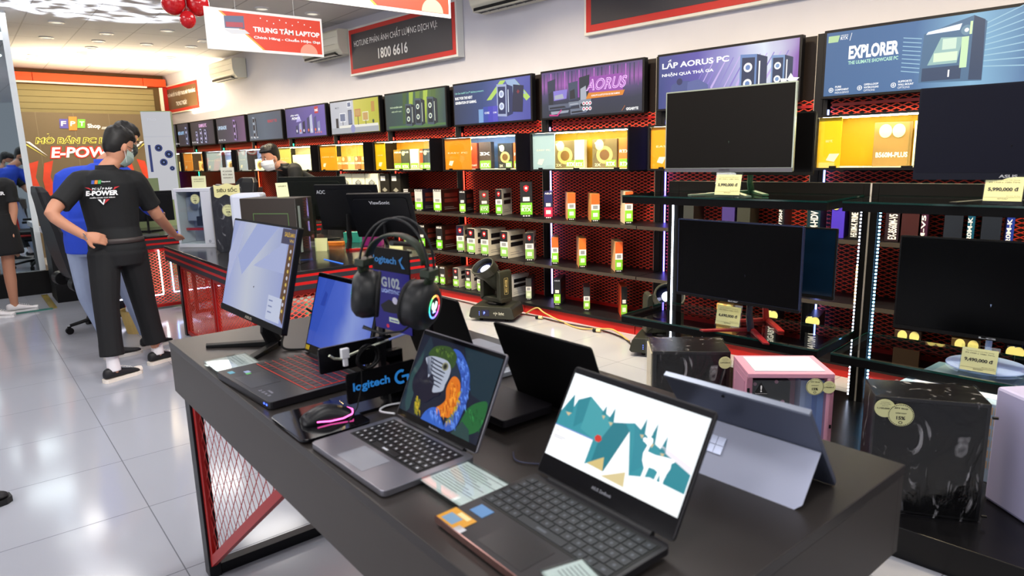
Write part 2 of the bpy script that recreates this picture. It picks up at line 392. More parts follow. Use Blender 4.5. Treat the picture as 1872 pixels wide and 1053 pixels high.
def unit(k):
    """one bay of the wall fixture between two posts"""
    u0 = BND[k]; u1 = BND[k+1]; uc = (u0+u1)/2
    side = ['right end', 'second from the right', 'third from the right']
    t = thing('display_bay', UNIT_LABEL[k], 'shelving', W(uc, NB, 0), WR, 'display wall bays')
    h = 2.19
    b = MB(); b.box(-BW_/2+.002, BW_/2-.002, .015, .035, .0, h, M_backp); b.build('back_panel', t)
    # posts: black square tube with a bright aluminium strip at its left edge in view
    b = MB(); b.box(BW_/2-.055, BW_/2-.002, -.045, .015, 0, h, M_black); b.box(BW_/2-.0585, BW_/2-.0555, -.049, .0, 0, h, M_strip); b.build('post', t)
    b = MB(); b.box(-BW_/2+.002, -BW_/2+.03, -.045, .015, 0, h, M_black); b.build('post', t)
    b = MB(); b.box(-BW_/2+.032, -BW_/2+.040, -.04, -.03, .13, 1.70, glow(LEDC[k], 7.0 if k < 4 else 5.0))
    b.build('led_strip', t)
    # base platform, red kick board
    b = MB(); b.box(-BW_/2+.002, BW_/2-.002, -.40, .015, .075, .10, M_black); b.build('base_board', t, bevel=.002)
    b = MB(); b.box(-BW_/2+.004, BW_/2-.004, -.385, -.37, .0, .074, M_red); b.build('kick_board', t)
    b = MB(); b.box(-BW_/2+.05, BW_/2-.06, -.03, .0, .10, .125, M_red); b.build('mesh_frame', t)
    b = MB(); b.box(-BW_/2+.05, BW_/2-.06, -.02, .0, 1.72, 1.74, M_red); b.build('mesh_frame', t)
    for z in (.862, .455):
        b = MB(); b.box(-BW_/2+.004, BW_/2-.004, -.375, .012, z, z+.022, M_black); b.box(-BW_/2+.004, BW_/2-.004, -.379, -.3755, z-.004, z+.023, mat('#4a443e', .35, metal=.4))
        b.build('shelf', t)
    o = bpy.data.objects.new('mesh_panel', MESHP); COL.objects.link(o); o.parent = t; o.location = (0, -.012, .12)
    o = bpy.data.objects.new('mesh_panel', MESHP2); COL.objects.link(o); o.parent = t; o.location = (0, -.012, 1.66)
    return t
_o = mb_back.build('mesh_panel'); MESHP = _o.data; bpy.data.objects.remove(_o)
_o = expanded(MW, .12, .067,    .028, .0066, M_mesh).build('mesh_panel'); MESHP2 = _o.data; bpy.data.objects.remove(_o)
UNIT_LABEL = ['red mesh wall bay at the far right edge behind the wide monitors',
 'red mesh wall bay behind the glass display rack, holding motherboard boxes',
 'red mesh wall bay with motherboard boxes behind the left glass rack monitors',
 'red mesh wall bay with orange topped graphics card boxes, left of glass rack',
 'red mesh wall bay behind the moving head spotlight, violet strip on its right',
 'red mesh wall bay with red light strip, right of the leaning black monitor',
 'red mesh wall bay behind the leaning black monitor',
 'wall bay with white box row behind the black monitors',
 'wall bay behind the bending masked man',
 'wall bay with green light, left of the bending masked man',
 'small far wall bay above the white windowed PC case',
 'farthest wall bay beside the phone poster stand']
for k in range(12): unit(k)

# ================================================================== LIGHTBOXES
def lb_frame(k, u0, u1, label, bg):
    t = thing('lightbox', label, 'lightbox', W((u0+u1)/2, -4.70, 1.765), WR, 'advertising lightboxes above the showcases')
    w = u1-u0; h = .43; b = MB()
    b.box(-w/2, w/2, 0, .052, 0, h, M_black); b.build('housing', t, bevel=.004)
    b = MB(); e = .018; flat(b, rect(-w/2+e, e, w-2*e, h-2*e), -.002, bg)
    return t, b, w, h, e
def grad(name, stops, axis='X', scale=1.0, strength=1.0, off=0.0, noise=0.0, nscale=4):
    """printed backlit film with a colour run across it (the print's own colours)"""
    m = bpy.data.materials.new(name); m.use_nodes = True; nt = m.node_tree; N = nt.nodes.new; L = nt.links.new
    b = nt.nodes['Principled BSDF']; b.inputs['Base Color'].default_value = (.02, .02, .02, 1); b.inputs['Roughness'].default_value = .3
    tc = N('ShaderNodeTexCoord'); sp = N('ShaderNodeSeparateXYZ'); L(tc.outputs['Object'], sp.inputs[0])
    mr = N('ShaderNodeMapRange'); L(sp.outputs[axis], mr.inputs['Value']); mr.inputs['From Min'].default_value = off; mr.inputs['From Max'].default_value = off+scale
    src = mr.outputs['Result']
    if noise:
        nz = N('ShaderNodeTexNoise'); nz.inputs['Scale'].default_value = nscale; L(tc.outputs['Object'], nz.inputs['Vector'])
        ma = N('ShaderNodeMath'); ma.operation = 'MULTIPLY_ADD'; L(nz.outputs['Fac'], ma.inputs[0]); ma.inputs[1].default_value = noise
        ms = N('ShaderNodeMath'); ms.operation = 'SUBTRACT'; L(src, ms.inputs[0]); ms.inputs[1].default_value = noise/2; L(ms.outputs[0], ma.inputs[2]); src = ma.outputs[0]
    cr = N('ShaderNodeValToRGB'); L(src, cr.inputs['Fac']); el = cr.color_ramp.elements
    while len(el) < len(stops): el.new(0.5)
    for e, (p, c) in zip(el, stops): e.position = p; e.color = (*lin(c), 1)
    L(cr.outputs['Color'], b.inputs['Emission Color']); b.inputs['Emission Strength'].default_value = strength
    return m
G = glow
w_ = G('#ffffff', 1.1); dk = G('#101522', .6)
def pc_tower(b, x, z, w, h, y, body, glass, light, k=.12, fans=2):
    """little PC tower drawn in the print"""
    flat(b, [(x, z), (x+w*.62, z-.01), (x+w*.62, z+h*.97), (x, z+h)], y, body)
    flat(b, [(x+w*.62, z-.01), (x+w, z+.012), (x+w, z+h*.88), (x+w*.62, z+h*.97)], y, glass)
    flat(b, [(x+w*.07, z+.02), (x+w*.55, z+.015), (x+w*.55, z+h*.9), (x+w*.07, z+h*.92)], y-.0006, glass)
    for i in range(fans): flat(b, circ(x+w*.3, z+h*(.3+.38*i), w*.16), y-.0012, light); flat(b, circ(x+w*.3, z+h*(.3+.38*i), w*.09), y-.0018, body)
    flat(b, rect(x+w*.7, z+.03, w*.05, h*.7), y-.0012, light)

y0 = -.0035
# 0: EXPLORER
t, b, w, h, e = lb_frame(0, .665, 1.845, 'blue lightbox with a large glass PC tower, at the right end', grad('print', [(0, '#2f6196'), (.45, '#35699f'), (.72, '#7fb6d8'), (1, '#2b5e96')], 'X', 1.16, 1.0, -.58, .12, 3))
for i in range(9):
    z = .10+.024*i
    flat(b, [(.22, z+.02), (.57, z+.06+.022*(i-3)), (.57, z+.066+.022*(i-3)), (.22, z+.026)], y0, G('#a8d4ea', .9))
    flat(b, [(-.12, z+.03), (-.02, z+.012), (-.02, z+.017), (-.12, z+.035)], y0, G('#a8d4ea', .9))
flat(b, [(-.02, .055), (.30, .04), (.30, .36), (.235, .40), (-.01, .33)], y0-.0005, G('#466f94', 1)); flat(b, [(.235, .05), (.30, .045), (.29, .37), (.235, .40)], y0-.001, G('#1c3d63', 1))
flat(b, [(0, .325), (.17, .33), (.18, .365), (.01, .34)], y0-.001, G('#eef6ff', 1.1))
flat(b, [(.02, .15), (.17, .15), (.19, .29), (.08, .30)], y0-.0015, G('#9cc3c0', 1)); flat(b, rect(.05, .165, .12, .05), y0-.002, G('#e2f7d8', 1)); flat(b, rect(.09, .23, .07, .06), y0-.002, G('#d8f0dc', 1))
flat(b, rect(.185, .12, .035, .17), y0-.002, G('#d2f3c2', 1)); flat(b, rect(.22, .30, .012, .07), y0-.002, G('#d8f8b8', 1.1)); flat(b, circ(.205, .325, .028), y0-.001, G('#6c93ac', 1)); flat(b, circ(.205, .325, .011), y0-.002, w_)
flat(b, rect(-.005, .06, .20, .075), y0-.0015, G('#1f3f66', 1)); flat(b, rect(.13, .075, .008, .04), y0-.002, w_)
flat(b, [(-.56, .35), (-.50, .35), (-.49, .39), (-.56, .39)], y0, G('#b9dca6', 1)); put_text(b, 'RTX', -.485, .36, .045, .018, y0, w_, .02); put_text(b, 'GEFORCE', -.485, .382, .045, .008, y0, w_, .01); flat(b, [(-.43, .35), (-.427, .35), (-.417, .395), (-.42, .395)], y0, w_)
put_text(b, 'EXPLORER', -.43, .235, .29, .082, y0, w_, .045); put_text(b, 'THE ULIMATE SHOWCASE PC', -.43, .203, .29, .022, y0, G('#bdf0d8', 1), .03)
for x, ls in ((-.50, ('PURE', 'COMPONENT', 'INDULGENCE')), (-.325, ('OPEN-LOOP', 'WATERCOOLING', 'OPTIONS')), (-.13, ('SUPPORTS', 'WALL MOUNT', 'OPTIONS'))):
    for i, s_ in enumerate(ls): put_text(b, s_, x, .066-.018*i, min(.012*len(s_), .11)*.78, .012, y0, w_, .03 if i < 2 else 0)
    flat(b, circ(x-.025, .054, .015), y0, w_); flat(b, circ(x-.025, .054, .011), y0-.001, G('#35699f', 1)); flat(b, rect(x-.033, .052, .016, .004), y0-.002, w_); flat(b, rect(x-.027, .046, .004, .016), y0-.002, w_)
b.build('artwork', t)
# 1: LAP AORUS PC
t, b, w, h, e = lb_frame(1, 1.985, 3.115, 'violet lightbox with two PC towers, partly behind the largest monitor', grad('print', [(0, '#2c3f86'), (.3, '#5a50ac'), (.6, '#a9a8dc'), (.78, '#dfe9f7'), (1, '#8a58b4')], 'X', 1.10, 1.0, -.55, .25, 3))
for i in range(13):
    x = -.25+.05*i; flat(b, [(x, .12+.01*(i % 4)), (x+.003, .12), (x+.13, .34), (x+.122, .34)], y0, G('#c9b4ee' if i % 2 else '#8e7fd0', 1))
pc_tower(b, .13, .06, .20, .29, y0-.001, G('#6b8cc4', 1), G('#20345a', 1), w_); pc_tower(b, .36, .09, .15, .23, y0-.001, G('#7b9ccc', 1), G('#20345a', 1), w_)
flat(b, [(-.45, .04), (-.43, .19), (-.36, .215), (-.28, .21), (-.22, .16), (-.22, .04)], y0-.001, G('#4a5792', 1)); flat(b, [(-.30, .04), (-.29, .20), (-.2, .215), (-.12, .17), (-.11, .04)], y0-.0015, G('#5c68a4', 1)); flat(b, circ(-.36, .21, .025), y0-.002, G('#2a2f60', 1))
flat(b, [(.44, .10), (.47, .15), (.52, .12), (.56, .155), (.52, .16), (.50, .19), (.48, .155), (.43, .16)], y0-.003, w_)
put_text(b, 'LẮP AORUS PC', -.515, .315, .56, .065, y0-.004, w_, .03); put_text(b, 'NHẬN QUÀ THẢ GA', -.515, .252, .44, .034, y0-.004, w_, .03)
b.build('artwork', t)
# 2: AORUS gaming gear
t, b, w, h, e = lb_frame(2, 3.235, 4.365, 'purple lightbox with glowing italic lettering and a pile of gaming gear', grad('print', [(0, '#17253c'), (.35, '#1f2b4a'), (.55, '#4a3f72'), (.72, '#9a58ac'), (1, '#53427c')], 'Z', .40, 1.0, .0, .15, 5))
for i in range(26):
    x = -.52+.041*i; flat(b, [(x, .22+.02*((i*7) % 5)), (x+.008, .22), (x+.010, .40), (x, .40)], y0, G(['#2a3550', '#7b3f8e', '#c56bd0', '#324066'][i % 4], 1))
flat(b, rect(-.12, .17, .48, .16), y0-.0005, G('#a14fb6', .9))
for i, (x, z, ww, hh, cc) in enumerate(((-.47, .10, .08, .25, '#2b3550'), (-.40, .16, .15, .09, '#8d7fd8'), (-.22, .15, .09, .16, '#3d4c66'), (-.10, .13, .10, .22, '#222c3e'), (-.46, .08, .26, .05, '#5b647c'), (-.22, .10, .14, .04, '#7d879a'), (-.1, .08, .12, .07, '#8992a4'), (-.43, .04, .2, .03, '#9aa3b4'), (-.2, .03, .18, .05, '#6f7a90'))):
    flat(b, [(x, z), (x+ww, z+.01), (x+ww+.01, z+hh), (x-.005, z+hh*.93)], y0-.001-i*.0004, G(cc, 1))
    flat(b, [(x+.01, z+.01), (x+ww*.8, z+.015), (x+ww*.7, z+hh*.6), (x+.01, z+hh*.5)], y0-.0012-i*.0004, G('#c0c6d6', .8) if i % 2 else G('#1b2234', 1))
for i in range(6): flat(b, circ(-.05+.035*(i % 3), .07+.045*(i//3), .016), y0-.006, w_); flat(b, circ(-.05+.035*(i % 3), .07+.045*(i//3), .009), y0-.0065, G('#d04a70', 1))
flat(b, [(-.45, .03), (-.35, .025), (-.30, .075), (-.31, .08), (-.36, .035), (-.45, .045)], y0-.007, G('#d43a8c', 1))
put_text(b, 'AORUS', -.03, .215, .41, .095, y0-.003, G('#f6c7ff', 1.2), .03, .3); put_text(b, 'AORUS', -.024, .22, .40, .085, y0-.004, G('#b25fc4', 1.0), -.01, .3)
flat(b, [(-.03, .15), (.36, .155), (.38, .195), (.0, .20)], y0-.003, G('#e58a2e', 1)); put_text(b, 'AORUS PC & LAPTOP FOR 30-ONE GAMING', .03, .167, .30, .014, y0-.004, w_, .02)
put_text(b, 'GIGABYTE', .395, .03, .12, .022, y0-.003, w_, .04); flat(b, [(.35, .03), (.354, .03), (.385, .07), (.381, .07)], y0-.003, G('#e58a2e', 1))
b.build('artwork', t)
# 3: processors
t, b, w, h, e = lb_frame(3, 4.475, 5.615, 'blue lightbox reading BUILT FOR THE NEXT GENERATION OF GAMING', grad('print', [(0, '#1d3157'), (.4, '#2c4680'), (.75, '#5a62b4'), (1, '#4a50a8')], 'X', 1.1, 1.0, -.55, .2, 3))
flat(b, [(-.05, .23), (.02, .23), (.23, .40), (.15, .40)], y0, G('#b9dc6a', 1)); flat(b, [(.27, .40), (.35, .40), (.55, .22), (.50, .19)], y0, G('#b9dc6a', 1)); flat(b, [(.22, .40), (.35, .40), (.5, .25), (.3, .28)], y0-.0003, G('#9fb9dc', 1))
pc_tower(b, .10, .07, .22, .30, y0-.001, G('#a9b4d8', 1), G('#2a3566', 1), G('#e2ecff', 1)); flat(b, [(.31, .10), (.45, .09), (.47, .33), (.33, .35)], y0-.002, G('#1f2648', 1)); flat(b, circ(.395, .28, .02, 4), y0-.003, G('#8a3040', 1))
for x, c_ in ((-.17, '#7fa9dc'), (-.10, '#3a50b0'), (-.03, '#4a48c0'), (.04, '#5854c8')): flat(b, rect(x, .02, .07, .13+.02*(x > -.12)), y0-.003, G(c_, 1))
put_text(b, 'CORE', -.08, .10, .07, .02, y0-.004, w_, .02); put_text(b, 'CORE', .045, .10, .05, .015, y0-.004, w_, .02)
put_text(b, '12th Gen Intel® Core™ desktop processors', -.53, .315, .44, .024, y0, G('#9fe8d8', 1), .01)
put_text(b, 'BUILT FOR THE NEXT', -.53, .265, .27, .028, y0, w_, .04); put_text(b, 'GENERATION OF GAMING.', -.53, .220, .33, .028, y0, w_, .04)
b.build('artwork', t)
# 4: green trio
t, b, w, h, e = lb_frame(4, 5.725, 6.865, 'dark green lightbox with three PC towers and Vietnamese slogan', grad('print', [(0, '#1f3b44'), (.45, '#2f5650'), (.7, '#5c7a3c'), (1, '#2c4a50')], 'X', 1.1, 1.0, -.55, .15, 4))
for i, x in enumerate((-.22, -.10, .02, .16, .30)): flat(b, [(x, .07), (x+.05, .07), (x+.10, .41), (x+.02, .41)], y0, G(['#3f5f34', '#a3bc4a', '#6e8c3c', '#b0c84e', '#54703c'][i], 1))
for x in (-.16, .02, .24): pc_tower(b, x, .05, .18, .24+.05*(x > 0), y0-.001, G('#4a5a6c', 1), G('#1c2736', 1), G('#e6f0dc', 1))
flat(b, rect(-.5, .03, 1.05, .025), y0-.0005, G('#4f7a4a', 1))
put_text(b, 'TRẢI NGHIỆM GAME', -.46, .25, .24, .026, y0, G('#d4e8c0', 1), .03); put_text(b, 'HIỆU SUẤT CAO', -.43, .205, .19, .024, y0, G('#d4e8c0', 1), .02)
b.build('artwork', t)
# 5: yellow desk room
t, b, w, h, e = lb_frame(5, 6.975, 8.115, 'yellow and grey lightbox showing monitors on a white desk', grad('print', [(0, '#b9bcc8'), (.49, '#c8cad2'), (.51, '#cfc85a'), (1, '#b8b63a')], 'X', 1.1, 1.0, -.55, .03, 6))
flat(b, rect(-.54, .02, 1.08, .07), y0, G('#a8acb4', 1)); flat(b, rect(-.35, .085, .88, .03), y0-.0005, G('#e8e6dc', 1))
for x, z, ww, hh, c_ in ((-.33, .16, .14, .11, '#f4f4f8'), (-.13, .12, .09, .18, '#4a4c58'), (.03, .21, .13, .09, '#c47a50'), (.2, .15, .13, .11, '#e8eac8'), (-.14, .33, .09, .07, '#f0f0f4'), (.40, .25, .07, .12, '#c0904a'), (-.43, .09, .06, .12, '#2c2e3a'), (-.27, .12, .015, .05, '#555'*1 if 0 else '#555862'), (.09, .11, .015, .10, '#444852'), (.26, .11, .015, .05, '#444852')):
    flat(b, rect(x, z, ww, hh), y0-.001, G(c_, 1)); 
    if ww > .08: flat(b, rect(x+.01, z+.01, ww-.02, hh-.02), y0-.0015, G('#7d88a8' if x < 0 else '#dcb070', .8))
flat(b, circ(-.03, .07, .05), y0-.002, G('#8f93c4', 1)); flat(b, circ(.43, .14, .022), y0-.001, G('#3c4a40', 1)); put_text(b, 'MLZ1', -.43, .33, .09, .02, y0, G('#50586a', 1), .01)
b.build('artwork', t)
# 6: violet gear
t, b, w, h, e = lb_frame(6, 8.225, 9.365, 'violet lightbox with red square logo and gaming gear', grad('print', [(0, '#3c3a7c'), (.5, '#5a4f9c'), (1, '#6a5cae')], 'X', 1.1, 1.0, -.55, .2, 3))
put_text(b, 'play with', -.40, .30, .22, .03, y0, w_, .02, .3); put_text(b, 'POWER', -.37, .255, .24, .035, y0, w_, .04, .3); flat(b, [(-.25, .22), (-.17, .33), (-.10, .23)], y0, G('#b9b0f0', .9)); flat(b, rect(.28, .31, .10, .09), y0, G('#c8303c', 1)); put_text(b, 'msi', .29, .335, .08, .04, y0-.001, w_, .03)
for i, (x, hh, c_) in enumerate(((-.28, .12, '#3a3f68'), (-.18, .15, '#b0b4d0'), (-.08, .17, '#20264a'), (.05, .22, '#3a3f68'), (.13, .25, '#c0c4dc'), (.24, .22, '#4a4f80'), (.33, .15, '#8a8fb8'))): flat(b, [(x, .06), (x+.08, .06), (x+.075, .06+hh), (x+.01, .06+hh*.9)], y0-.001, G(c_, 1)); flat(b, circ(x+.04, .10, .02), y0-.002, G('#e06a50' if i % 2 else '#d8d8e8', 1))
for i in range(4): flat(b, circ(.28+.05*i, .06, .012), y0-.003, G('#e88070', 1))
b.build('artwork', t)
# 7..11 smaller ones farther away
def small_lb(k, u0, u1, label, stops, title, tc, towers, sub=None):
    t, b, w, h, e = lb_frame(k, u0, u1, label, grad('print', stops, 'X', 1.1, 1.0, -.55, .25, 3))
    for x, hh, c_, l_ in towers: pc_tower(b, x, .05, .13, hh, y0-.001, G(c_, 1), G('#141a30', 1), G(l_, 1))
    if title: put_text(b, title[0], title[1], title[2], title[3], title[4], y0-.002, G(tc, 1), .03)
    if sub: put_text(b, sub, -.5, .17, .3, .02, y0-.002, w_, .01); put_text(b, sub, -.5, .13, .24, .018, y0-.002, w_, .01)
    for i in range(3): put_text(b, ['RTX', 'PC', 'Core'][i], -.5+.1*i, .05, .06, .025, y0-.002, w_, .02)
    b.build('artwork', t)
small_lb(7, 9.475, 10.615, 'steel blue lightbox with one slim tower and red slogan', [(0, '#3a4f66'), (.5, '#4a6078'), (1, '#3c4f68')], ('READY TO', .12, .26, .3, .04), '#c8444c', [(-.4, .32, '#8fa0b4', '#c8d8e8')])
small_lb(8, 10.725, 11.865, 'dark lightbox with violet lit tower on its right', [(0, '#2c3446'), (.5, '#3f3a58'), (1, '#6a4a78')], ('UPGRADE', -.5, .23, .35, .06), '#c8e0f8', [(.12, .32, '#a080c8', '#f0d0ff')])
small_lb(9, 11.975, 13.06, 'dark GAMING PC lightbox with row of silver figures', [(0, '#232536'), (.5, '#33304c'), (1, '#2a2c40')], ('GAMING PC', -.12, .31, .35, .06), '#f0b8e8', [(-.3, .2, '#b0b4d8', '#e0d0ff'), (-.1, .24, '#c0c4e0', '#e0d0ff'), (.1, .22, '#b0b4d8', '#e0d0ff')])
small_lb(10, 13.16, 13.72, 'black lightbox with pale blue title, second from the far end', [(0, '#1c2030'), (.6, '#2a2c44'), (1, '#3a3c60')], ('META BUFFS', -.25, .22, .3, .06), '#9fc8f0', [(.12, .3, '#a0a8d0', '#d0d8ff')])
small_lb(11, 13.80, 14.36, 'farthest dark lightbox with silver towers, at the far corner', [(0, '#1c2030'), (.6, '#2a3048'), (1, '#2c3450')], ('PRO', -.25, .22, .12, .03), '#c0d0e8', [(-.08, .24, '#b0b8d0', '#d0e0ff'), (.06, .27, '#c0c8e0', '#d0e0ff')])

# ================================================================== GLASS SHOWCASES UNDER THE LIGHTBOXES
def showcase(k, uc, w, label, leftcol, backcol, leftw, warm):
    d = .345; t = thing('glass_showcase', label, 'showcase', W(uc, -4.40, 1.315), WR, 'lit glass showcases along the wall')
    h = .335; b = MB(); q = .014
    b.box(-w/2, w/2, 0, d, 0, q, M_black); b.box(-w/2, w/2, 0, d, h-q, h, M_black); b.box(-w/2, -w/2+q, 0, d, q, h-q, M_black); b.box(w/2-q, w/2, 0, d, q, h-q, M_black)
    b.box(-w/2+q, w/2-q, d-q, d, q, h-q, M_black); b.build('cabinet_shell', t)
    b = MB(); b.box(-w/2+q, w/2-q, d-.022, d-q-.001, q, h-q, mat(backcol, .5)); b.box(-w/2+q, w/2-q, .03, d-.022, q, q+.003, mat('#e6ddc4', .4)); b.build('lining', t)
    if leftw: b = MB(); b.box(-w/2+q+.002, -w/2+q+leftw, .02, .024, q, h-q-.002, mat(leftcol, .35)); put_text(b, 'EASY PC', -w/2+q+.05, .17, leftw-.1, .014, .0185, w_ if 0 else mat('#fff2d8', .4), .0); flat(b, [(-w/2+.07, .06), (-w/2+.12, .05), (-w/2+.15, .10), (-w/2+.09, .10)], .0185, mat('#fff2d8', .4)); b.build('printed_panel', t)
    b = MB(); b.box(-w/2+.03, w/2-.03, .035, .055, h-q-.008, h-q-.002, glow('#fff0c4' if warm else '#f4f6ff', 120 if warm else 95)); b.build('led_strip', t)
    b = MB(); b.box(-w/2+q, 0.006, .006, .009, q, h-q, M_pane); b.box(-.006, w/2-q, .011, .014, q, h-q, M_pane); b.build('sliding_glass', t)
    b = MB(); b.box(-w/2+.10, -w/2+.14, -.004, .006, q, q+.012, M_dark); b.box(-.03, .03, -.004, .006, q, q+.010, M_dark); b.box(w/2-.14, w/2-.09, -.004, .006, q, q+.012, M_dark); b.build('lock', t)
    return t
M_pane = bpy.data.materials.new('thin_glass'); M_pane.use_nodes = True
_nt = M_pane.node_tree; _nt.nodes.clear()
_o1 = _nt.nodes.new('ShaderNodeOutputMaterial'); _g = _nt.nodes.new('ShaderNodeBsdfGlossy'); _g.inputs['Roughness'].default_value = .02
_t1 = _nt.nodes.new('ShaderNodeBsdfTransparent'); _t1.inputs[0].default_value = (.93, .97, .96, 1); _mx = _nt.nodes.new('ShaderNodeMixShader'); _fr = _nt.nodes.new('ShaderNodeLayerWeight'); _pw = _nt.nodes.new('ShaderNodeMath'); _pw.operation = 'POWER'; _pw.inputs[1].default_value = 4.0; _ad = _nt.nodes.new('ShaderNodeMath'); _ad.operation = 'MULTIPLY_ADD'; _ad.inputs[1].default_value = .85; _ad.inputs[2].default_value = .045
_nt.links.new(_fr.outputs['Facing'], _pw.inputs[0]); _nt.links.new(_pw.outputs[0], _ad.inputs[0]); _nt.links.new(_ad.outputs[0], _mx.inputs[0]); _nt.links.new(_t1.outputs[0], _mx.inputs[1]); _nt.links.new(_g.outputs[0], _mx.inputs[2]); _nt.links.new(_mx.outputs[0], _o1.inputs[0])
SHOW = [(1.215, 1.07, 'bright yellow showcase beside the upper right rack monitor', '#f2c020', '#f0b818', .14, 1),
 (2.46, 1.06, 'showcase hidden behind the large rack monitor, orange panel showing', '#f39a1c', '#e89a28', .30, 1),
 (3.695, 1.06, 'showcase with fan picture boxes and pale blue left panel', '#a9bccb', '#eeb41c', .26, 1),
 (4.925, 1.06, 'showcase with orange left panel and brown and black boxes', '#f08a18', '#5c87b4', .40, 0),
 (6.185, 1.06, 'yellow showcase with several green banded boxes', '#f2b414', '#e8a018', .20, 1),
 (7.435, 1.06, 'orange showcase with round topped brown boxes, above white box row', '#f2a01c', '#dcc04a', .40, 1),
 (8.68, 1.06, 'pale showcase with stacked white boxes behind the bending man', '#f0d870', '#d8d0a8', .45, 1),
 (9.93, 1.06, 'bluish showcase hidden partly by the bending man', '#a8b4cc', '#98a8c8', .30, 0),
 (11.18, 1.06, 'pale blue showcase left of the bending man', '#9fb0c8', '#98a8c4', .60, 0),
 (12.3, .95, 'orange showcase above the white windowed PC case', '#f0921c', '#e0a050', .40, 1),
 (13.25, .72, 'small pale showcase near the far end', '#c8c4bc', '#c0b8a0', .30, 1),
 (14.05, .62, 'farthest small orange showcase', '#f0921c', '#e08a30', .25, 1)]
for i, (uc, w, lb, lc, bc, lw, wm) in enumerate(SHOW): showcase(i, uc, w, lb, lc, bc, lw, wm)
# ================================================================== GRAPHICS CARD AND MOTHERBOARD BOXES ON THE SHELVES
M_card = {}
def gpu_box(u, w, h, zsh, top, mid, green, body, label, yaw=0.0, depth=.30, logo=None, n=-4.47, grp='graphics card boxes on the wall shelves', white=True, txt='GEFORCE RTX'):
    """upright retail box: narrow spine to the front, printed in three bands"""
    if yaw >= .45: w *= .80; yaw -= .10
    t = thing('graphics_card_box', label, 'box', W(u, n, zsh), WR+yaw, grp)
    b = MB(); mb_ = mat(body, .4); b.box(-w/2, w/2, 0, depth, 0, h, mb_)
    b.build('carton', t, bevel=.0015, seg=1)
    a = MB(); y = -.0012
    flat(a, rect(-w/2+.001, 0.001, w-.002, h*.10), y, mat('#0f1012', .4)); flat(a, rect(-w/2+.001, h*.08, w-.002, h*.34), y-.0002, mat(green, .4))
    flat(a, rect(-w/2+.001, h*.42, w-.002, h*.20), y-.0004, mat(mid, .4)); flat(a, rect(-w/2+.001, h*.62, w-.002, h*.378), y-.0006, mat(top, .4))
    mw = mat('#f2f2f2', .4); r = w*.22
    if logo == 'shield': flat(a, [(-r, h*.88), (0, h*.92), (r, h*.88), (r*.8, h*.77), (0, h*.72), (-r*.8, h*.77)], y-.001, mat('#c81e28', .4)); flat(a, circ(0, h*.83, r*.5), y-.0014, mat('#f2dede', .4))
    elif logo: put_text(a, logo, -w*.42, h*.90, w*.84, w*.2, y-.001, mat('#e8e8ea' if top != '#b9bcc0' else '#222', .4) if top != '#b9bcc0' else mat('#222228', .4), .03)
    if white: flat(a, rect(-w*.28, h*.18, w*.56, h*.14), y-.001, mat('#e4ecd8', .5)); 
    else: put_text(a, 'GEFORCE', -w*.4, h*.30, w*.8, h*.05, y-.001, mw, .03); put_text(a, 'RTX', -w*.4, h*.17, w*.8, h*.11, y-.001, mw, .03)
    flat(a, rect(-w*.28, h*.46, w*.56, h*.12), y-.001, mat('#d8d8d8' if mid[1] < '8' else '#8a8f96', .5))
    put_text(a, 'A S S', -w*.3, h*.03, w*.6, h*.03, y-.001, mw, .02) if 0 else None
    for i in range(3): flat(a, rect(-w*.3+i*w*.22, h*.03, w*.14, h*.03), y-.001, mw)
    # right hand side print: dark bands
    M = Matrix.Translation((w/2+.0012, 0, 0)) @ Matrix.Rotation(pi/2, 4, 'Z')
    dkc = '#20180f' if body[1] < '8' else '#1c1c20'
    for z, hh in ((h*.66, h*.17), (h*.42, h*.16)): flat(a, rect(depth*.16, z, depth*.7, hh), 0, mat(dkc if body[1] >= '8' else '#6a2a22', .4), M)
    flat(a, rect(depth*.14, h*.12, depth*.7, h*.02), 0, mat('#8a8a88', .4), M); flat(a, rect(depth*.14, h*.20, depth*.5, h*.015), 0, mat('#8a8a88', .4), M)
    a.build('print', t); return t
ZT, ZM, ZL = .8855, .4785, .1015
OR, WH, BK, GY, GN = '#e8652a', '#d8d4cc', '#1c1c20', '#b9bcc0', '#7dc832'
def L3(s, pos, row): return '%s card box, %s, %s shelf' % (s, pos, row)
TOPROW = [(6.216, .073, .232, GY, GY, GN, '#20140f', 'all grey', 'first from the left', 'ASUS', .1), (5.988, .115, .232, GY, GY, GN, '#231a2c', 'grey and green', 'second from the left', 'ASUS', .15),
 (5.662, .125, .236, GY, '#cfd0d2', GN, '#2a1410', 'silver fronted', 'left of the red light strip', 'ASUS', .05), (5.293, .085, .232, BK, BK, '#8cc84c', '#1a1a1c', 'narrow black', 'touching the red light strip', 'ASUS', .55),
 (4.961, .115, .235, '#4a4038', '#3c342e', '#62b420', '#3a2f28', 'brown red shield', 'right of the red light strip', 'shield', .95), (4.752, .088, .253, BK, '#dedede', '#6fb838', '#c9c4b4', 'white sided red shield', 'between brown box and tall black box', 'shield', .45),
 (4.382, .14, .325, '#1d1d1f', '#1d1d1f', '#6fbe2e', '#1a1a1c', 'tallest black', 'left of the white light strip', 'shield', .85), (4.107, .095, .243, '#262a5c', '#26284e', '#e0204c', '#201c3a', 'dark blue and crimson', 'touching the white light strip', 'ASUS', .8),
 (3.835, .085, .238, OR, '#e9e6e0', GN, '#c88a4a', 'orange topped', 'first after the white light strip', None, .9), (3.572, .09, .236, OR, '#e9e6e0', GN, '#c08a50', 'orange topped', 'second after the white light strip', None, .9), (3.23, .08, .262, '#e0602a', '#f0eee8', '#86d030', '#d8c8a8', 'orange and white', 'beside the glass rack corner', None, .9)]
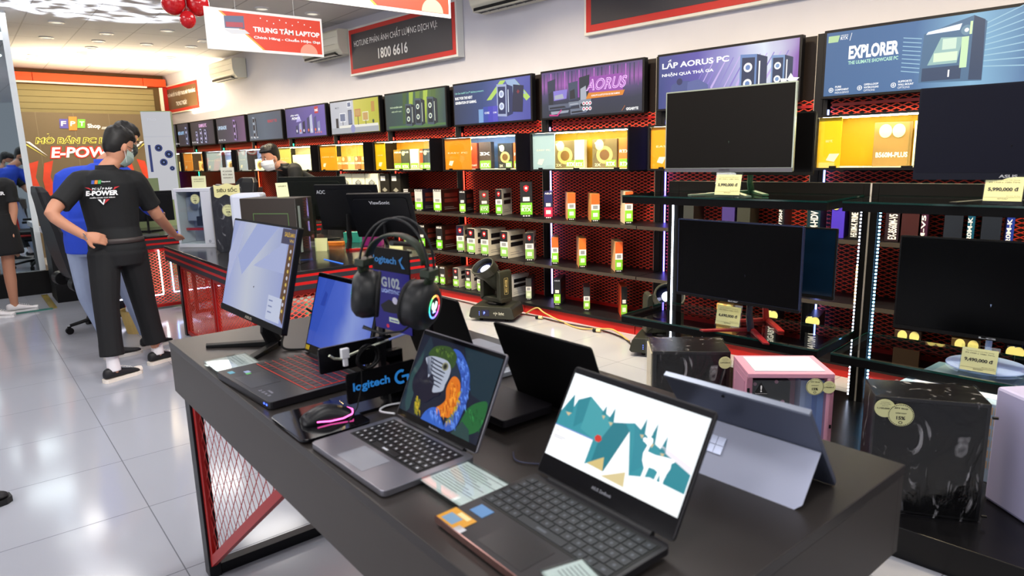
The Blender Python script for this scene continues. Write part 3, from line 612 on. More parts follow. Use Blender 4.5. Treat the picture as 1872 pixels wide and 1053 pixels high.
MIDROW = [(6.256, .075, .235, BK, BK, GN, '#1a1210', 'dark green banded', 'first from the left', 'ASUS', .2), (5.963, .095, .255, '#1e1e20', '#28282c', '#6ec82a', '#241410', 'black and green', 'second from the left', 'ASUS', .1),
 (5.659, .095, .258, '#1e1e20', '#28282c', '#6ec82a', '#241410', 'black and green', 'third from the left', 'ASUS', .1), (5.349, .105, .276, '#26223a', '#e0e0e0', '#86bc5c', '#d8ccb0', 'black and white', 'touching the red light strip', 'shield', .55),
 (5.147, .11, .262, BK, '#e0e0e0', '#86bc5c', '#ddd6c4', 'white sided', 'first of three in a row', 'shield', .1), (4.943, .1, .267, BK, '#e0e0e0', '#86bc5c', '#ddd6c4', 'white sided', 'second of three in a row', 'shield', .1), (4.665, .095, .262, BK, '#e0e0e0', '#86bc5c', '#ddd6c4', 'white sided', 'third of three in a row', 'shield', .1),
 (4.353, .1, .266, BK, '#e0e0e0', '#86bc5c', '#d2c4a8', 'white red shield', 'left of the white light strip', 'shield', .75), (4.035, .078, .245, OR, '#ececec', GN, '#c88a4a', 'orange topped', 'in front of the white light strip', None, .8),
 (3.713, .078, .258, '#e8702a', '#ececec', GN, '#c08a50', 'orange topped', 'second after the white light strip', None, .9), (3.326, .078, .256, '#e0602a', '#ececec', GN, '#caa070', 'orange topped', 'nearest the glass rack', None, .9)]
LOWROW = [(5.761, .09, .200, '#2a2a2c', '#4a4c4c', '#7ab85c', '#4a4030', 'small dark', 'first from the left', 'ASUS', .25), (5.634, .08, .200, '#2a2a2c', '#4a4c4c', '#8ad040', '#4a3a2a', 'small dark', 'second from the left', 'ASUS', .1),
 (5.412, .078, .208, '#26262a', '#303034', '#8cc84c', '#c4beb4', 'small red shield', 'third from the left', 'shield', .15), (5.213, .085, .213, '#26262a', '#303034', '#8cc84c', '#c4beb4', 'small red shield', 'fourth from the left', 'shield', .1), (5.04, .06, .205, '#26262a', '#e0e0e0', '#8cc84c', '#d0ccc4', 'small green', 'peeping out left of the spotlight', 'shield', .1),
 (4.621, .07, .208, '#26262a', '#303034', '#9cd050', '#dcdad6', 'white sided', 'just right of the spotlight', 'shield', .05), (4.375, .068, .208, '#3a3a3c', '#d8d8d8', '#b8c8a8', '#35352f', 'slim white label', 'left of the white light strip', None, .7),
 (4.014, .078, .246, '#17181c', '#17181c', '#86cc30', '#2a3442', 'black with green foot', 'below the white light strip', 'ASUS', .6), (3.669, .07, .208, '#2a2c30', '#e4e4e4', '#8cc840', '#2f2f33', 'slim white label', 'second after the white light strip', None, .8), (3.27, .064, .262, '#1a1a1c', '#1a1a1c', '#86c838', '#c84a28', 'tall slim black', 'nearest the glass rack', None, .85)]
for rows, z, nm in ((TOPROW, ZT, 'upper'), (MIDROW, ZM, 'middle'), (LOWROW, ZL, 'bottom')):
    for i, (u, w, h, c1, c2, c3, body, s_, pos, logo, yaw) in enumerate(rows):
        gpu_box(u, w, h, z, c1, c2, c3, body, L3(s_, pos, nm), yaw, .27 if yaw < .3 else .22, logo, -4.47 if yaw < .3 else -4.50, white=(c2 not in ('#1d1d1f', '#3c342e')))
# row of white boxes high on the seventh bay, next to two black ones
def small_box(name, lab, u, n, z, w, d, h, c, sticker=None, yaw=0, grp=None, disc=0):
    t = thing(name, lab, 'box', W(u, n, z), WR+yaw, grp); b = MB(); b.box(-w/2, w/2, 0, d, 0, h, mat(c, .4)); b.build('carton', t, bevel=.001, seg=1)
    a = MB()
    if sticker == 'cube': flat(a, [(-w*.25, h*.35), (0, h*.25), (w*.25, h*.35), (w*.22, h*.62), (0, h*.75), (-w*.25, h*.62)], -.001, mat('#55575a', .4)); flat(a, [(-w*.2, h*.6), (0, h*.5), (w*.2, h*.6), (0, h*.72)], -.0015, mat('#98a0a0', .4)); flat(a, circ(w*.2, h*.5, w*.12, rz=h*.2), -.0008, mat('#e8e8b8', .4))
    elif sticker == 'fan': flat(a, circ(0, h*.45, w*.33, rz=w*.33), -.001, mat('#c9a868', .4)); flat(a, circ(0, h*.45, w*.2), -.0015, mat('#6a4a20', .4)); put_text(a, 'msi', -w*.4, h*.84, w*.3, h*.07, -.001, mat('#fff', .4) if 0 else mat('#ffffff', .4), .03); flat(a, rect(w*.05, h*.05, w*.4, h*.22), -.001, mat(GN, .4)); put_text(a, 'RTX', w*.08, h*.07, w*.34, h*.14, -.0015, mat('#ffffff', .4), .04); put_text(a, '2X', -w*.4, h*.06, w*.25, h*.1, -.001, mat('#e8e0c0', .4), .02)
    elif sticker == 'label': flat(a, rect(-w*.4, h*.7, w*.5, h*.2), -.001, mat('#e8e8e0', .4)); flat(a, [(-w*.3, h*.3), (0, h*.22), (w*.3, h*.3), (0, h*.42)], -.001, mat('#8a8a80', .4))
    elif sticker: put_text(a, sticker[0], -w*.42, h*sticker[1], w*.84, h*sticker[2], -.001, mat('#f4f0e0', .4), .03); flat(a, rect(-w*.45, h*.02, w*.9, h*.28), -.0008, mat(GN, .4)) if len(sticker) > 3 else None; put_text(a, 'RTX', -w*.35, h*.06, w*.7, h*.14, -.0015, mat('#ffffff', .4), .03) if len(sticker) > 3 else None
    for q in range(disc): flat(a, circ(-w*.2+q*w*.35, h*.8, w*.17, rz=w*.2), -.003-q*.001, mat('#f4ec9a', .5))
    if a.v: a.build('print', t)
    return t
for i in range(3): small_box('motherboard_box', ['white box with grey cube picture, first of three behind the black monitors', 'white box with grey cube picture, middle of three behind the black monitors', 'white box with grey cube picture, last of three before the black boxes'][i], 7.45-.29*i, -4.46, 1.02, .27, .08, .265, '#e6e4cc', 'cube', 0, 'white boxes on the seventh bay')
for i in range(2): small_box('motherboard_box', ['black box with pale label, next to the three white boxes', 'black box with pale label, at the right of the other black one'][i], 6.61-.22*i, -4.46, 1.02, .18, .12, .265, '#1e1c18', 'label')
t_ = thing('wall_shelf', 'short upper shelf carrying three white and two black boxes', 'shelf', W(6.95, -4.79, .995), WR); b_ = MB(); b_.box(-.75, .75, -.37, 0, 0, .022, M_black); b_.build('board', t_)
for k, (u, lab) in enumerate(((6.62, 'grey box top behind the leaning black monitor, left one'), (6.40, 'grey box top behind the leaning black monitor, right one'))):
    gpu_box(u, .09, .10, ZT, GY, GY, GN, '#2a1410', lab, .1, .27, 'ASUS')
# motherboard boxes seen through the glass rack
def mobo(u, w, z, h, face, spine, txt, lab, disc=2, spinec='#f2f2f2', yaw=.0, dd=.24):
    """box on edge: print face turned left in view, spine with vertical name turned to the camera"""
    t = thing('motherboard_box', lab, 'box', W(u, -4.47, z), WR+yaw, 'motherboard boxes on the wall shelves')
    b = MB(); b.box(-w/2, w/2, 0, dd, 0, h, mat(spine, .35)); b.build('carton', t, bevel=.0015, seg=1)
    a = MB(); M = Matrix.Translation((w*.5-.012, -.0014, h*.06)) @ Matrix.Rotation(-pi/2, 4, 'Y')
    if txt: put_text(a, txt, 0, 0, h*.62, w*.62 if w < .1 else .05, 0, mat(spinec, .4), .03, 0, M); put_text(a, 'ASUS', h*.68, 0, h*.24, w*.5 if w < .1 else .045, 0, mat(spinec, .4), .04, .25, M)
    a.build('spine_print', t) if a.v else None
    a = MB(); M = Matrix.Translation((-w/2-.0014, 0, 0)) @ Matrix.Rotation(-pi/2, 4, 'Z')
    flat(a, rect(-dd+.002, .002, dd-.004, h-.004), 0, mat(face, .35, noise=.25), M); flat(a, [(-dd*.8, h*.2), (-dd*.3, h*.3), (-dd*.2, h*.8), (-dd*.7, h*.7)], -.001, mat(face, .3, noise=.6), M)
    a.build('face_print', t)
    if disc:
        a = MB()
        for q in range(disc): a.rings([[(-w*.5-.004+math.cos(0)*0-.0, -.003, h*.86)]*3], M_dark) if 0 else flat(a, circ(-w*.2+q*w*.45, h*.87, .026, rz=.034), -.004-q*.001, mat('#f0e890', .5))
        a.build('price_sticker', t)
    return t
MOB = [(2.676, .10, '#35352a', '#2c2e28', None, 'dark green box behind the light post of the glass rack', 0, 0), (2.35, .10, '#4a34a0', '#3a2c70', None, 'violet printed box left of the olive labelled one', 0, 0), (2.235, .10, '#3a3c30', '#33352c', None, 'olive box with blue and orange labels behind left rack monitor', 0, 0),
 (1.965, .045, '#5a2e1c', '#16181c', 'SUW P204-F', 'black spine box with brown picture side above the red footed monitor', 0, 0), (1.75, .085, '#1e3444', '#14303c', 'OM-HDV', 'teal black box with two yellow discs above the blue reflecting monitor', 2, 0), (1.60, .085, '#5a48e0', '#4634c0', None, 'bright violet shining box left of the rack post', 1, 0), (1.50, .07, '#17181c', '#101114', 'H510M-K PRIME', 'black box with white vertical letters beside the rack post', 0, 0),
 (1.285, .085, '#3a1c1c', '#24161c', 'EX-B560M-V5', 'black and red lettered box right of rack post', 0, 0), (1.19, .10, '#42201c', '#3a1a18', None, 'dark red box with yellow discs above the blue footed monitor', 2, 0), (1.115, .045, '#2c1a3a', '#3a1830', 'M-V5', 'slim purple and red spine box above the blue footed monitor', 0, 0), (.97, .10, '#2c2420', '#1e2430', None, 'dark picture box with yellow discs, left of the teal blue spine', 2, 0), (.885, .045, '#0f5470', '#0e4a68', '320M-K', 'teal blue spine box on the upper shelf at the right', 0, 0),
 (.79, .10, '#2c2420', '#1e2430', None, 'dark picture box with yellow discs, left of the royal blue spine', 2, 0), (.705, .045, '#2038a0', '#1c3490', '320M-K', 'royal blue spine box on the upper shelf at the right', 0, 0)]
for u, w, fc, sc, tx, lab, dsc, yw in MOB: mobo(u, w-.010, ZT, .245, fc, sc, tx, lab, dsc, yaw=.2)
for u, w, fc, sc, tx, lab in ((1.42, .10, '#4a3420', '#c8b48c', None, 'cream wrapped box on the middle shelf at the rack post'), (1.0, .10, '#4a3420', '#8a6a4c', None, 'tan box on middle shelf behind the blue footed monitor'), (.45, .06, '#20242c', '#2c3038', 'PRIME H310', 'grey lettered box on middle shelf behind the blue footed monitor')):
    mobo(u, w, ZM, .245, fc, sc, tx, lab, 2, yaw=.2)
for u, w, fc, sc, tx, lab in ((2.35, .12, '#c8842c', '#e0b060', None, 'orange and gold box low behind the left glass shelf'), (2.0, .07, '#283848', '#20262c', 'GIGABYTE', 'dark lettered box low behind the left glass shelf'), (1.72, .08, '#384048', '#2a2c30', 'H410M H2', 'grey lettered box low behind the left glass shelf'), (1.15, .14, '#5a4020', '#3c2c20', None, 'brown box with discs low behind the right glass shelf'), (.85, .14, '#5a4020', '#4c3c20', None, 'tan box with discs low behind the right glass shelf'), (.62, .07, '#303438', '#20242c', 'PRIME H310', 'dark slim box low behind the right glass shelf')):
    mobo(u, w, ZL, .25, fc, sc, tx, lab, 2, yaw=.2)

# boxes inside the glass showcases
zs = 1.334
def sc(u, w, h, c, st, lab, d=.06, disc=0, n=-4.53, yaw=.25): return small_box('product_box', lab, u, n, zs, w, d, h, c, st, yaw, 'boxes inside the lit showcases', disc)
sc(1.34, .20, .26, '#8a6a3c', ('B560M-PLUS', .2, .12), 'brown box with two pale discs in the bright yellow showcase', disc=2); sc(1.20, .05, .26, '#e8dcb4', None, 'cream spine box right of the brown disc box'); sc(1.11, .09, .26, '#6a5424', ('TUF', .3, .15), 'olive box at the monitor edge in the bright yellow showcase')
sc(3.93, .22, .235, '#6a5a3c', 'fan', 'fan picture box, left one of the pale blue panel showcase', disc=1); sc(3.77, .09, .235, '#efe8d8', ('MSI', .5, .1, 1), 'white spine box right of the left fan picture box'); sc(3.50, .22, .235, '#6a5a3c', 'fan', 'fan picture box, right one of the pale blue panel showcase', disc=1); sc(3.30, .10, .24, '#d86a30', ('RTX', .5, .1, 1), 'orange box at the right end of its showcase')
sc(5.14, .10, .25, '#a8421c', ('msi', .1, .08), 'rusty orange box beside the orange printed panel', disc=1); sc(4.96, .14, .255, '#4a3c30', ('3X', .5, .12, 1), 'black box in the middle of the orange panel showcase'); sc(4.68, .16, .235, '#33302c', 'fan', 'dark fan box toward the right of the orange panel showcase', disc=1); sc(4.50, .11, .235, '#e0642c', ('RTX', .5, .12, 1), 'orange end box in the orange panel showcase')
for i, (u, w, c, l_) in enumerate(((6.42, .12, '#7a5a20', 'brown'), (6.28, .12, '#3c3c34', 'charcoal'), (6.11, .12, '#efe8c8', 'cream'), (5.98, .05, '#a84820', 'rust'), (5.88, .12, '#2c343c', 'navy'), (5.74, .10, '#26241c', 'black'))): sc(u, w, .215, c, ('ASUS', .82, .08, 1), l_+' box in the yellow showcase with green banded boxes', disc=1 if i in (1, 4) else 0)
for i in range(5): sc(7.70-.15*i, .12, .16, ['#c89048', '#a06a30', '#d8a860', '#8a5a28', '#b87a38'][i], ('CORE', .4, .15), 'round labelled brown box, %s from the left, in the orange showcase' % ['first', 'second', 'third', 'fourth', 'fifth'][i], disc=1)
for i in range(6): sc(8.85-.10*i, .085, .2, '#efe9cc', ('CPU', .4, .1), ['pale box farthest left', 'pale box second from left', 'pale box third from left', 'pale box third from right', 'pale box second from right', 'pale box farthest right'][i]+' in the showcase behind the bending man')
for u, c, l_ in ((9.95, '#e8e8e4', 'white box in the bluish showcase beside the bending man'), (11.0, '#d8d4cc', 'grey box in the pale blue showcase'), (12.2, '#c88a4a', 'tan box in the small orange showcase'), (13.15, '#c8b890', 'cream box in the small pale showcase'), (13.95, '#b87840', 'brown box in the farthest showcase')): sc(u, .22, .16, c, 'fan', l_)

# ================================================================== FREE-STANDING GLASS RACK
def WL(t): return t
NR = -3.72
rk = thing('glass_display_rack', 'black display rack with glass shelves and LED lit posts', 'shelving', W(1.17, NR, 0), WR)
def rx(u): return 1.17-u           # wall u -> rack local x
def ry(n): return NR-n             # wall n -> rack local y   (front is negative)
for i, u in enumerate((2.31, 1.17, .03, -1.1)):
    b = MB(); b.box(rx(u)-.036, rx(u)+.036, -.03, .03, .12 if i else 0, 1.272, M_rack); b.build('post', rk, bevel=.002)
    if i in (1, 2): b = MB(); b.box(rx(u)-.004, rx(u)+.004, -.034, -.030, .12, 1.272, M_strip); b.build('trim_strip', rk)
b = MB(); b.box(rx(2.31)-.004, rx(2.31)+.004, -.038, -.0305, .0, 1.20, glow('#e4f0ff', 10)); b.build('led_strip', rk)
for u, c_ in ((1.17+.045, '#d8e4ff'), (1.17-.045, '#7fc8ff'), (.03+.045, '#d8e4ff')):
    b = MB()
    for j in range(60): z = .14+j*.0185; b.box(rx(u)-.004, rx(u)+.004, -.012, -.004, z, z+.009, glow(c_, 9))
    b.build('led_strip', rk)
for a_, c_ in ((2.31, 1.17), (1.17, .03), (.03, -1.1)):
    b = MB(); b.box(rx(a_)+.036, rx(c_)-.036, -.03, .03, 1.212, 1.272, M_rack); b.build('top_beam', rk, bevel=.002)
def gshelf(u0, u1, z, n0=-3.20, n1=-3.685):
    b = MB(); x0, x1, y0_, y1_ = rx(u1), rx(u0), ry(n0), ry(n1); t_ = .045; q = .035
    b.box(x0, x1, y0_, y0_+q, z-t_, z-.008, M_rack); b.box(x0, x1, y1_-q, y1_, z-t_, z-.008, M_rack); b.box(x0, x0+q, y0_+q, y1_-q, z-t_, z-.008, M_rack); b.box(x1-q, x1, y0_+q, y1_-q, z-t_, z-.008, M_rack)
    fr = b.build('shelf_frame', rk, bevel=.0015)
    b = MB(); b.add([(x0+.002, y0_+.002, z), (x1-.002, y0_+.002, z), (x1-.002, y1_-.002, z), (x0+.002, y1_-.002, z)], [(0, 1, 2, 3)], M_shelfglass)
    for p, r_ in (((x0, y0_), (x1, y0_)), ((x0, y1_), (x1, y1_)), ((x0, y0_), (x0, y1_)), ((x1, y0_), (x1, y1_))):
        pass
    e = .0025; b.box(x0, x1, y0_-.001, y0_+e, z-.008, z, M_glassedge); b.box(x0, x1, y1_-e, y1_+.001, z-.008, z, M_glassedge); b.box(x0-.001, x0+e, y0_, y1_, z-.008, z, M_glassedge); b.box(x1-e, x1+.001, y0_, y1_, z-.008, z, M_glassedge)
    b.build('glass_pane', fr)
M_shelfglass = M_pane.copy(); _n = M_shelfglass.node_tree
for nd in _n.nodes:
    if nd.type == 'BSDF_TRANSPARENT': nd.inputs[0].default_value = (.84, .93, .94, 1)
    if nd.type == 'MATH' and nd.operation == 'MULTIPLY_ADD': nd.inputs[1].default_value = 1.0; nd.inputs[2].default_value = .13
for z in (.505, 1.213):
    gshelf(1.20, 2.345, z); gshelf(.055, 1.138, z, -3.20 if z < 1 else -3.22); gshelf(-1.08, -.01, z)
b = MB(); b.box(rx(2.0), rx(-1.2), ry(-2.50), ry(-3.80), 0.0, .12, M_black2); b.build('plinth', rk, bevel=.003)

# ---- monitors -------------------------------------------------------------
M_scroff = mat('#08080a', 0.25, spec=.12, name='switched_off_screen'); M_scrm = mat('#12100e', 0.4, spec=.18)
def monitor(name_label, loc, rz, Wd, H, zb, zbase, screen=M_scroff, body=M_dark, chin=.018, chin_m=None, side_m=None, logo=None, depth=.028, tilt=0.0, stand='v', grp=None, standm=None, stand_dx=0.0, back=False, foot=.18, logo_c='#b8bcc4', backlogo=None, footm=None):
    t = thing('computer_monitor', name_label, 'monitor', (loc[0], loc[1], zbase), rz, grp)
    z0 = zb-zbase; T = Matrix.Translation((0, 0, z0)) @ Matrix.Rotation(-tilt, 4, 'X')
    b = MB(); b.rbox(Wd, H, .006, 0.0, depth*.55, side_m or body, 0, T); b.rbox(Wd*.86, H*.82, .03, depth*.5, depth, body, H*.08, T); b.build('housing', t)
    b = MB(); flat(b, rect(-Wd/2+.007, chin, Wd-.014, H-chin-.007), -.0012, screen, T); s_ = b.build('screen', t)
    b = MB(); b.box(-Wd/2+.001, Wd/2-.001, -.003, 0, .001, chin-.002, chin_m or body, T)
    if logo: put_text(b, logo, -.03+.0, chin*.28, .06, chin*.42, -.0042, mat(logo_c, .35), .03, 0, T)
    b.build('chin_bezel', t)
    sm = standm or body
    ym = depth+.03
    b = MB()
    nk = T @ Vector((stand_dx, depth*.9, H*.38)); b.tube([(stand_dx, ym+.02, .012), (stand_dx, ym, z0*.6), (stand_dx, max(ym, nk.y)+.004, z0*.9), tuple(nk)], [(.028, .014), (.026, .012), (.026, .012), (.03, .010)], sm, 10); b.build('stand_neck', t)
    b = MB()
    if stand == 'v':
        for s in (-1, 1): b.add([(stand_dx-.02*s, ym+.035, 0), (stand_dx+.03*s, ym+.02, 0), (stand_dx+s*foot, ym-.15, 0), (stand_dx+s*(foot-.03), ym-.16, 0), (stand_dx-.02*s, ym+.035, .018), (stand_dx+.03*s, ym+.02, .018), (stand_dx+s*foot, ym-.15, .01), (stand_dx+s*(foot-.03), ym-.16, .01)], [(0, 1, 2, 3), (7, 6, 5, 4), (0, 4, 5, 1), (1, 5, 6, 2), (2, 6, 7, 3), (3, 7, 4, 0)], sm)
    elif stand == 'round':
        b.lathe([(.15, 0), (.15, .006), (.13, .012), (.04, .016), (.03, .02)], sm, (stand_dx, ym, 0), 36)
    else: b.rbox(.26, .17, .02, 0, .010, sm, 0, Matrix.Translation((stand_dx, ym+.09, 0)) @ Matrix.Rotation(pi/2, 4, 'X')) if 0 else b.box(stand_dx-.13, stand_dx+.13, ym-.10, ym+.08, 0, .010, sm)
    if footm: b.mats = [footm]
    b.build('stand_foot', t, bevel=.002)
    if backlogo:
        b = MB(); M = T @ Matrix.Translation((0, depth+.002, 0)) @ Matrix.Rotation(pi, 4, 'Z')
        for q in backlogo: put_text(b, q[0], q[1], q[2], q[3], q[4], 0, mat('#c8ccd4', .35), .02, 0, M)
        b.build('back_lettering', t)
    return t
def wl(u, n): x, y, _ = W(u, n); return (x, y)
monitor('largest switched-off monitor with silver chin on the upper left glass shelf', (2.087, -3.157), pi+.112, .72, .433, 1.340, 1.215, screen=M_scrm, chin=.022, chin_m=mat('#6c6c74', .35, metal=.5), side_m=mat('#b9c4b4', .3, metal=.6), logo='SAMSUNG', logo_c='#3a3a40', standm=mat('#5a6e62', .3, metal=.6), stand_dx=.02)
monitor('small dark monitor standing behind the silver chinned one', wl(1.67, -3.50), WR, .56, .315, 1.318, 1.215, grp=None, standm=mat('#3c6a4c', .3, metal=.5), stand_dx=-.08)
monitor('black monitor with red footed stand on the lower left glass shelf', (1.950, -3.075), pi+.028, .71, .426, .665, .507, logo='acer', side_m=mat('#3c4462', .25, metal=.6), standm=mat('#22283a', .3), stand_dx=.06, foot=.2, footm=mat('#7a1820', .35))
monitor('blue reflecting monitor behind the red footed one, lower left shelf', wl(1.53, -3.50), WR, .56, .365, .69, .507, screen=mat('#0b2036', .15, spec=.3), standm=M_red, stand_dx=-.1)
monitor('black monitor with pale blue round stand on the lower right glass shelf', wl(.565, -3.36), pi+.13, .72, .425, .635, .507, logo='LG', standm=mat('#9fb4e6', .3), stand='round', screen=mat('#060709', .22, spec=.12))
monitor('wide dark monitor on the upper right glass shelf, cut by picture edge', (.85, -3.235), pi+.2, .66, .375, 1.309, 1.215, logo='ASUS', screen=mat('#121424', .4, spec=.15), chin=.03, body=mat('#141726', .4, spec=.2), standm=M_dark)
# red stripes on the acer foot
# ---- price cards ----------------------------------------------------------
def price_card(u, n, z, w, price, lab, tilt=.22):
    t = thing('price_card', lab, 'price tag', W(u, n, z), WR+.02, 'price cards on the glass rack')
    h = w*.80; T = Matrix.Rotation(-tilt, 4, 'X')
    b = MB(); b.box(-w/2, w/2, 0, .003, 0, h+.012, M_pane, T); b.box(-w/2, w/2, -.02, .03, 0, .002, M_pane); b.build('acrylic_holder', t)
    b = MB(); b.box(-w/2+.004, w/2-.004, -.0012, -.0004, .012, h, mat('#dfe0a8', .6), T); k = mat('#3a3a34', .6)
    put_text(b, price+' đ', -w*.38, h*.46, w*.74, h*.16, -.002, k, .04, 0, T)
    for i, (x, ww) in enumerate(((-.36, .72), (-.38, .76))): put_text(b, ['Màn hình LCD 27 inch FHD Gaming', 'IPS 1920 x 1080 75Hz'][i], w*x, h*(.86-.08*i), w*ww, h*.045, -.002, k, .0, 0, T)
    flat(b, rect(-w/2+.006, h*.24, w-.012, .0008), -.002, k, T); put_text(b, '00776467', -w*.12, h*.17, w*.26, h*.05, -.002, k, 0, 0, T); put_text(b, 'Bảo hành: 36 tháng', w*.1, h*.28, w*.32, h*.035, -.002, k, 0, 0, T)
    b.build('paper_card', t); return t
price_card(1.72, -3.245, 1.215, .145, '5,990,000', 'yellow card 5,990,000 on the upper left glass shelf')
price_card(.555, -3.275, 1.215, .135, '5,990,000', 'yellow card 5,990,000 on the upper right glass shelf')
price_card(1.728, -3.315, .507, .145, '6,690,000', 'yellow card 6,690,000 below the red footed monitor')
price_card(.57, -3.262, .507, .135, '9,490,000', 'yellow card 9,490,000 below the blue footed monitor')

# ---- PC cases on the plinth ----------------------------------------------
M_wrap = bpy.data.materials.new('stretch_film'); M_wrap.use_nodes = True
nt = M_wrap.node_tree; nt.nodes.clear(); N = nt.nodes.new; Lk = nt.links.new
o_ = N('ShaderNodeOutputMaterial'); tr = N('ShaderNodeBsdfTransparent'); gl = N('ShaderNodeBsdfGlossy'); gl.inputs['Roughness'].default_value = .06; df = N('ShaderNodeBsdfDiffuse'); df.inputs[0].default_value = (.75, .75, .8, 1)
tc = N('ShaderNodeTexCoord'); mp_ = N('ShaderNodeMapping'); mp_.inputs['Scale'].default_value = (7, 7, 3.2); Lk(tc.outputs['Object'], mp_.inputs[0])
nz = N('ShaderNodeTexNoise'); nz.inputs['Scale'].default_value = 1.6; nz.inputs['Detail'].default_value = 6; nz.inputs['Distortion'].default_value = 2.6; Lk(mp_.outputs[0], nz.inputs['Vector'])
bp = N('ShaderNodeBump'); bp.inputs['Strength'].default_value = .35; bp.inputs['Distance'].default_value = .02; Lk(nz.outputs['Fac'], bp.inputs['Height']); Lk(bp.outputs[0], gl.inputs['Normal'])
pw = N('ShaderNodeMapRange'); pw.inputs['From Min'].default_value = .60; pw.inputs['From Max'].default_value = .72; pw.inputs['To Max'].default_value = .38; Lk(nz.outputs['Fac'], pw.inputs['Value'])
m1 = N('ShaderNodeMixShader'); m1.inputs[0].default_value = .06; Lk(tr.outputs[0], m1.inputs[1]); Lk(gl.outputs[0], m1.inputs[2])
m2 = N('ShaderNodeMixShader'); Lk(pw.outputs['Result'], m2.inputs[0]); Lk(m1.outputs[0], m2.inputs[1]); Lk(df.outputs[0], m2.inputs[2]); Lk(m2.outputs[0], o_.inputs[0])

def sticker(parent, x, z, r, y, lines, ring=False, M=None):
    b = MB(); b.cyl(*( (M @ Vector((x, y, z)), M @ Vector((x, y-.0015, z))) if M is not None else ((x, y, z), (x, y-.0015, z)) ), r, mat('#dfe0a8', .5), n=32)
    k = mat('#3a3a30', .5)
    if ring:
        for i in range(40): a = 2*pi*i/40; flat(b, circ(x+cos(a)*r*.93, z+sin(a)*r*.93, r*.05, 6), y-.002, k, M)
    for s_, dz, ww, hh, bo in lines: put_text(b, s_, x-ww*r, z+dz*r, 2*ww*r, hh*r, y-.0022, k, bo, 0, M)
    b.build('price_sticker', parent)
PR = lambda p: [(p, -.12, .72, .22, .03), ('Vỏ case MID Tower', .62, .4, .1, 0), ('màu đen (USB)', .42, .5, .1, 0), ('ATX, ITX', .22, .3, .1, 0)]
SALE = [('GIẢM NGAY', .12, .42, .13, .02), ('15%', -.42, .34, .32, .04), ('FPT Shop', .5, .5, .16, .03), ('○', -.8, .16, .26, .03)]
bk = thing('pc_case', 'black PC case in stretch film, left one, under the lower left shelf', 'computer case', (1.883, -2.631, .1215), pi+.777)
b = MB(); b.box(-.183, .183, .0, .262, 0, .386, mat('#0c0d10', .35)); b.box(-.19, -.183, .02, .245, .01, .37, mat('#cfc8ae', .4)); b.build('body', bk, bevel=.004)
b = MB(); b.box(-.165, .165, -.004, 0, .02, .37, mat('#060608', .06, spec=.2)); b.build('glass_side_panel', bk); b = MB(); b.box(-.187, -.184, .05, .2, .06, .3, mat('#b8b090', .4)); b.build('front_vent', bk)
b = MB(); b.box(-.197, .188, -.010, .266, .0, .389, M_wrap); b.build('stretch_film', bk); sticker(bk, .155, .335, .030, -.012, PR('1,699,000 đ'))
pk = thing('pc_case', 'pink PC case with white top mesh, right of the wrapped black one', 'computer case', (1.358, -2.593, .1215), pi+.796)
MP = mat('#d59ab4', .4, name='pink_case_paint'); MP2 = mat('#b27a96', .5)
b = MB(); L_, D_, H_ = .352, .264, .409
b.box(-L_/2, L_/2, 0, D_, 0, .03, MP); b.box(-L_/2, L_/2, 0, D_, H_-.02, H_, MP); b.box(-L_/2, -L_/2+.02, 0, D_, .03, H_-.02, MP); b.box(L_/2-.03, L_/2, 0, D_, .03, H_-.02, MP); b.box(-L_/2, L_/2, D_-.02, D_, .03, H_-.02, MP2)
for x in (-L_/2, L_/2-.02): b.box(x, x+.02, 0, .02, .03, H_-.02, MP)
b.build('body', pk, bevel=.003)
b = MB(); b.box(-L_/2+.035, L_/2-.03, .03, D_-.03, H_, H_+.003, mat('#c2d2e0', .6)); b.build('top_filter', pk)
b = MB(); b.box(-L_/2+.02, L_/2-.03, .16, .175, .05, H_-.03, mat('#c690ac', .5)); b.box(-L_/2+.03, .03, .10, .16, .2, .34, mat('#20222c', .5))
for x, z in ((-.12, .33), (-.03, .34), (.0, .25), (-.12, .22)): b.cyl((x, .095, z), (x, .101, z), .008, MP, n=10)
b.box(.07, .12, .09, .16, .06, .35, mat('#b8c4f0', .4)); b.box(.12, .146, .03, .16, .04, .37, mat('#8fa8e8', .3)); b.build('motherboard_tray', pk)
b = MB(); b.box(-L_/2+.012, L_/2-.032, .0035, .0035+.0005, .03, H_-.03, M_pane); b.build('glass_side_panel', pk)
b = MB(); flat(b, [(-.15, .315), (-.09, .315), (-.12, .37)], .002, mat('#0c0c10', .4)); put_text(b, '!', -.1235, .327, .007, .03, .001, mat('#f4f4f4', .4), .03); put_text(b, 'Tempered Glass', -.145, .318, .05, .005, .001, mat('#f4f4f4', .4)); b.build('warning_label', pk)
b = MB()
for i in range(6): b.box(-L_/2-.001, -L_/2, .04+.0*i, .22, .08+.045*i, .085+.045*i, MP2)
b.box(-L_/2-.002, -L_/2, .05, .21, .03, .36, mat('#c48ea8', .5)); b.build('front_vent', pk)
b = MB(); b.box(-L_/2-.002, -L_/2+.008, -.004, .0, .30, .345, M_dark); b.box(L_/2-.012, L_/2-.004, -.004, 0, .17, .185, M_dark); b.build('hinge', pk)
for i in range(6): pass
sticker(pk, .095, .355, .036, -.006, SALE, True); sticker(pk, .152, .352, .027, -.003, PR('1,799,000 đ'))
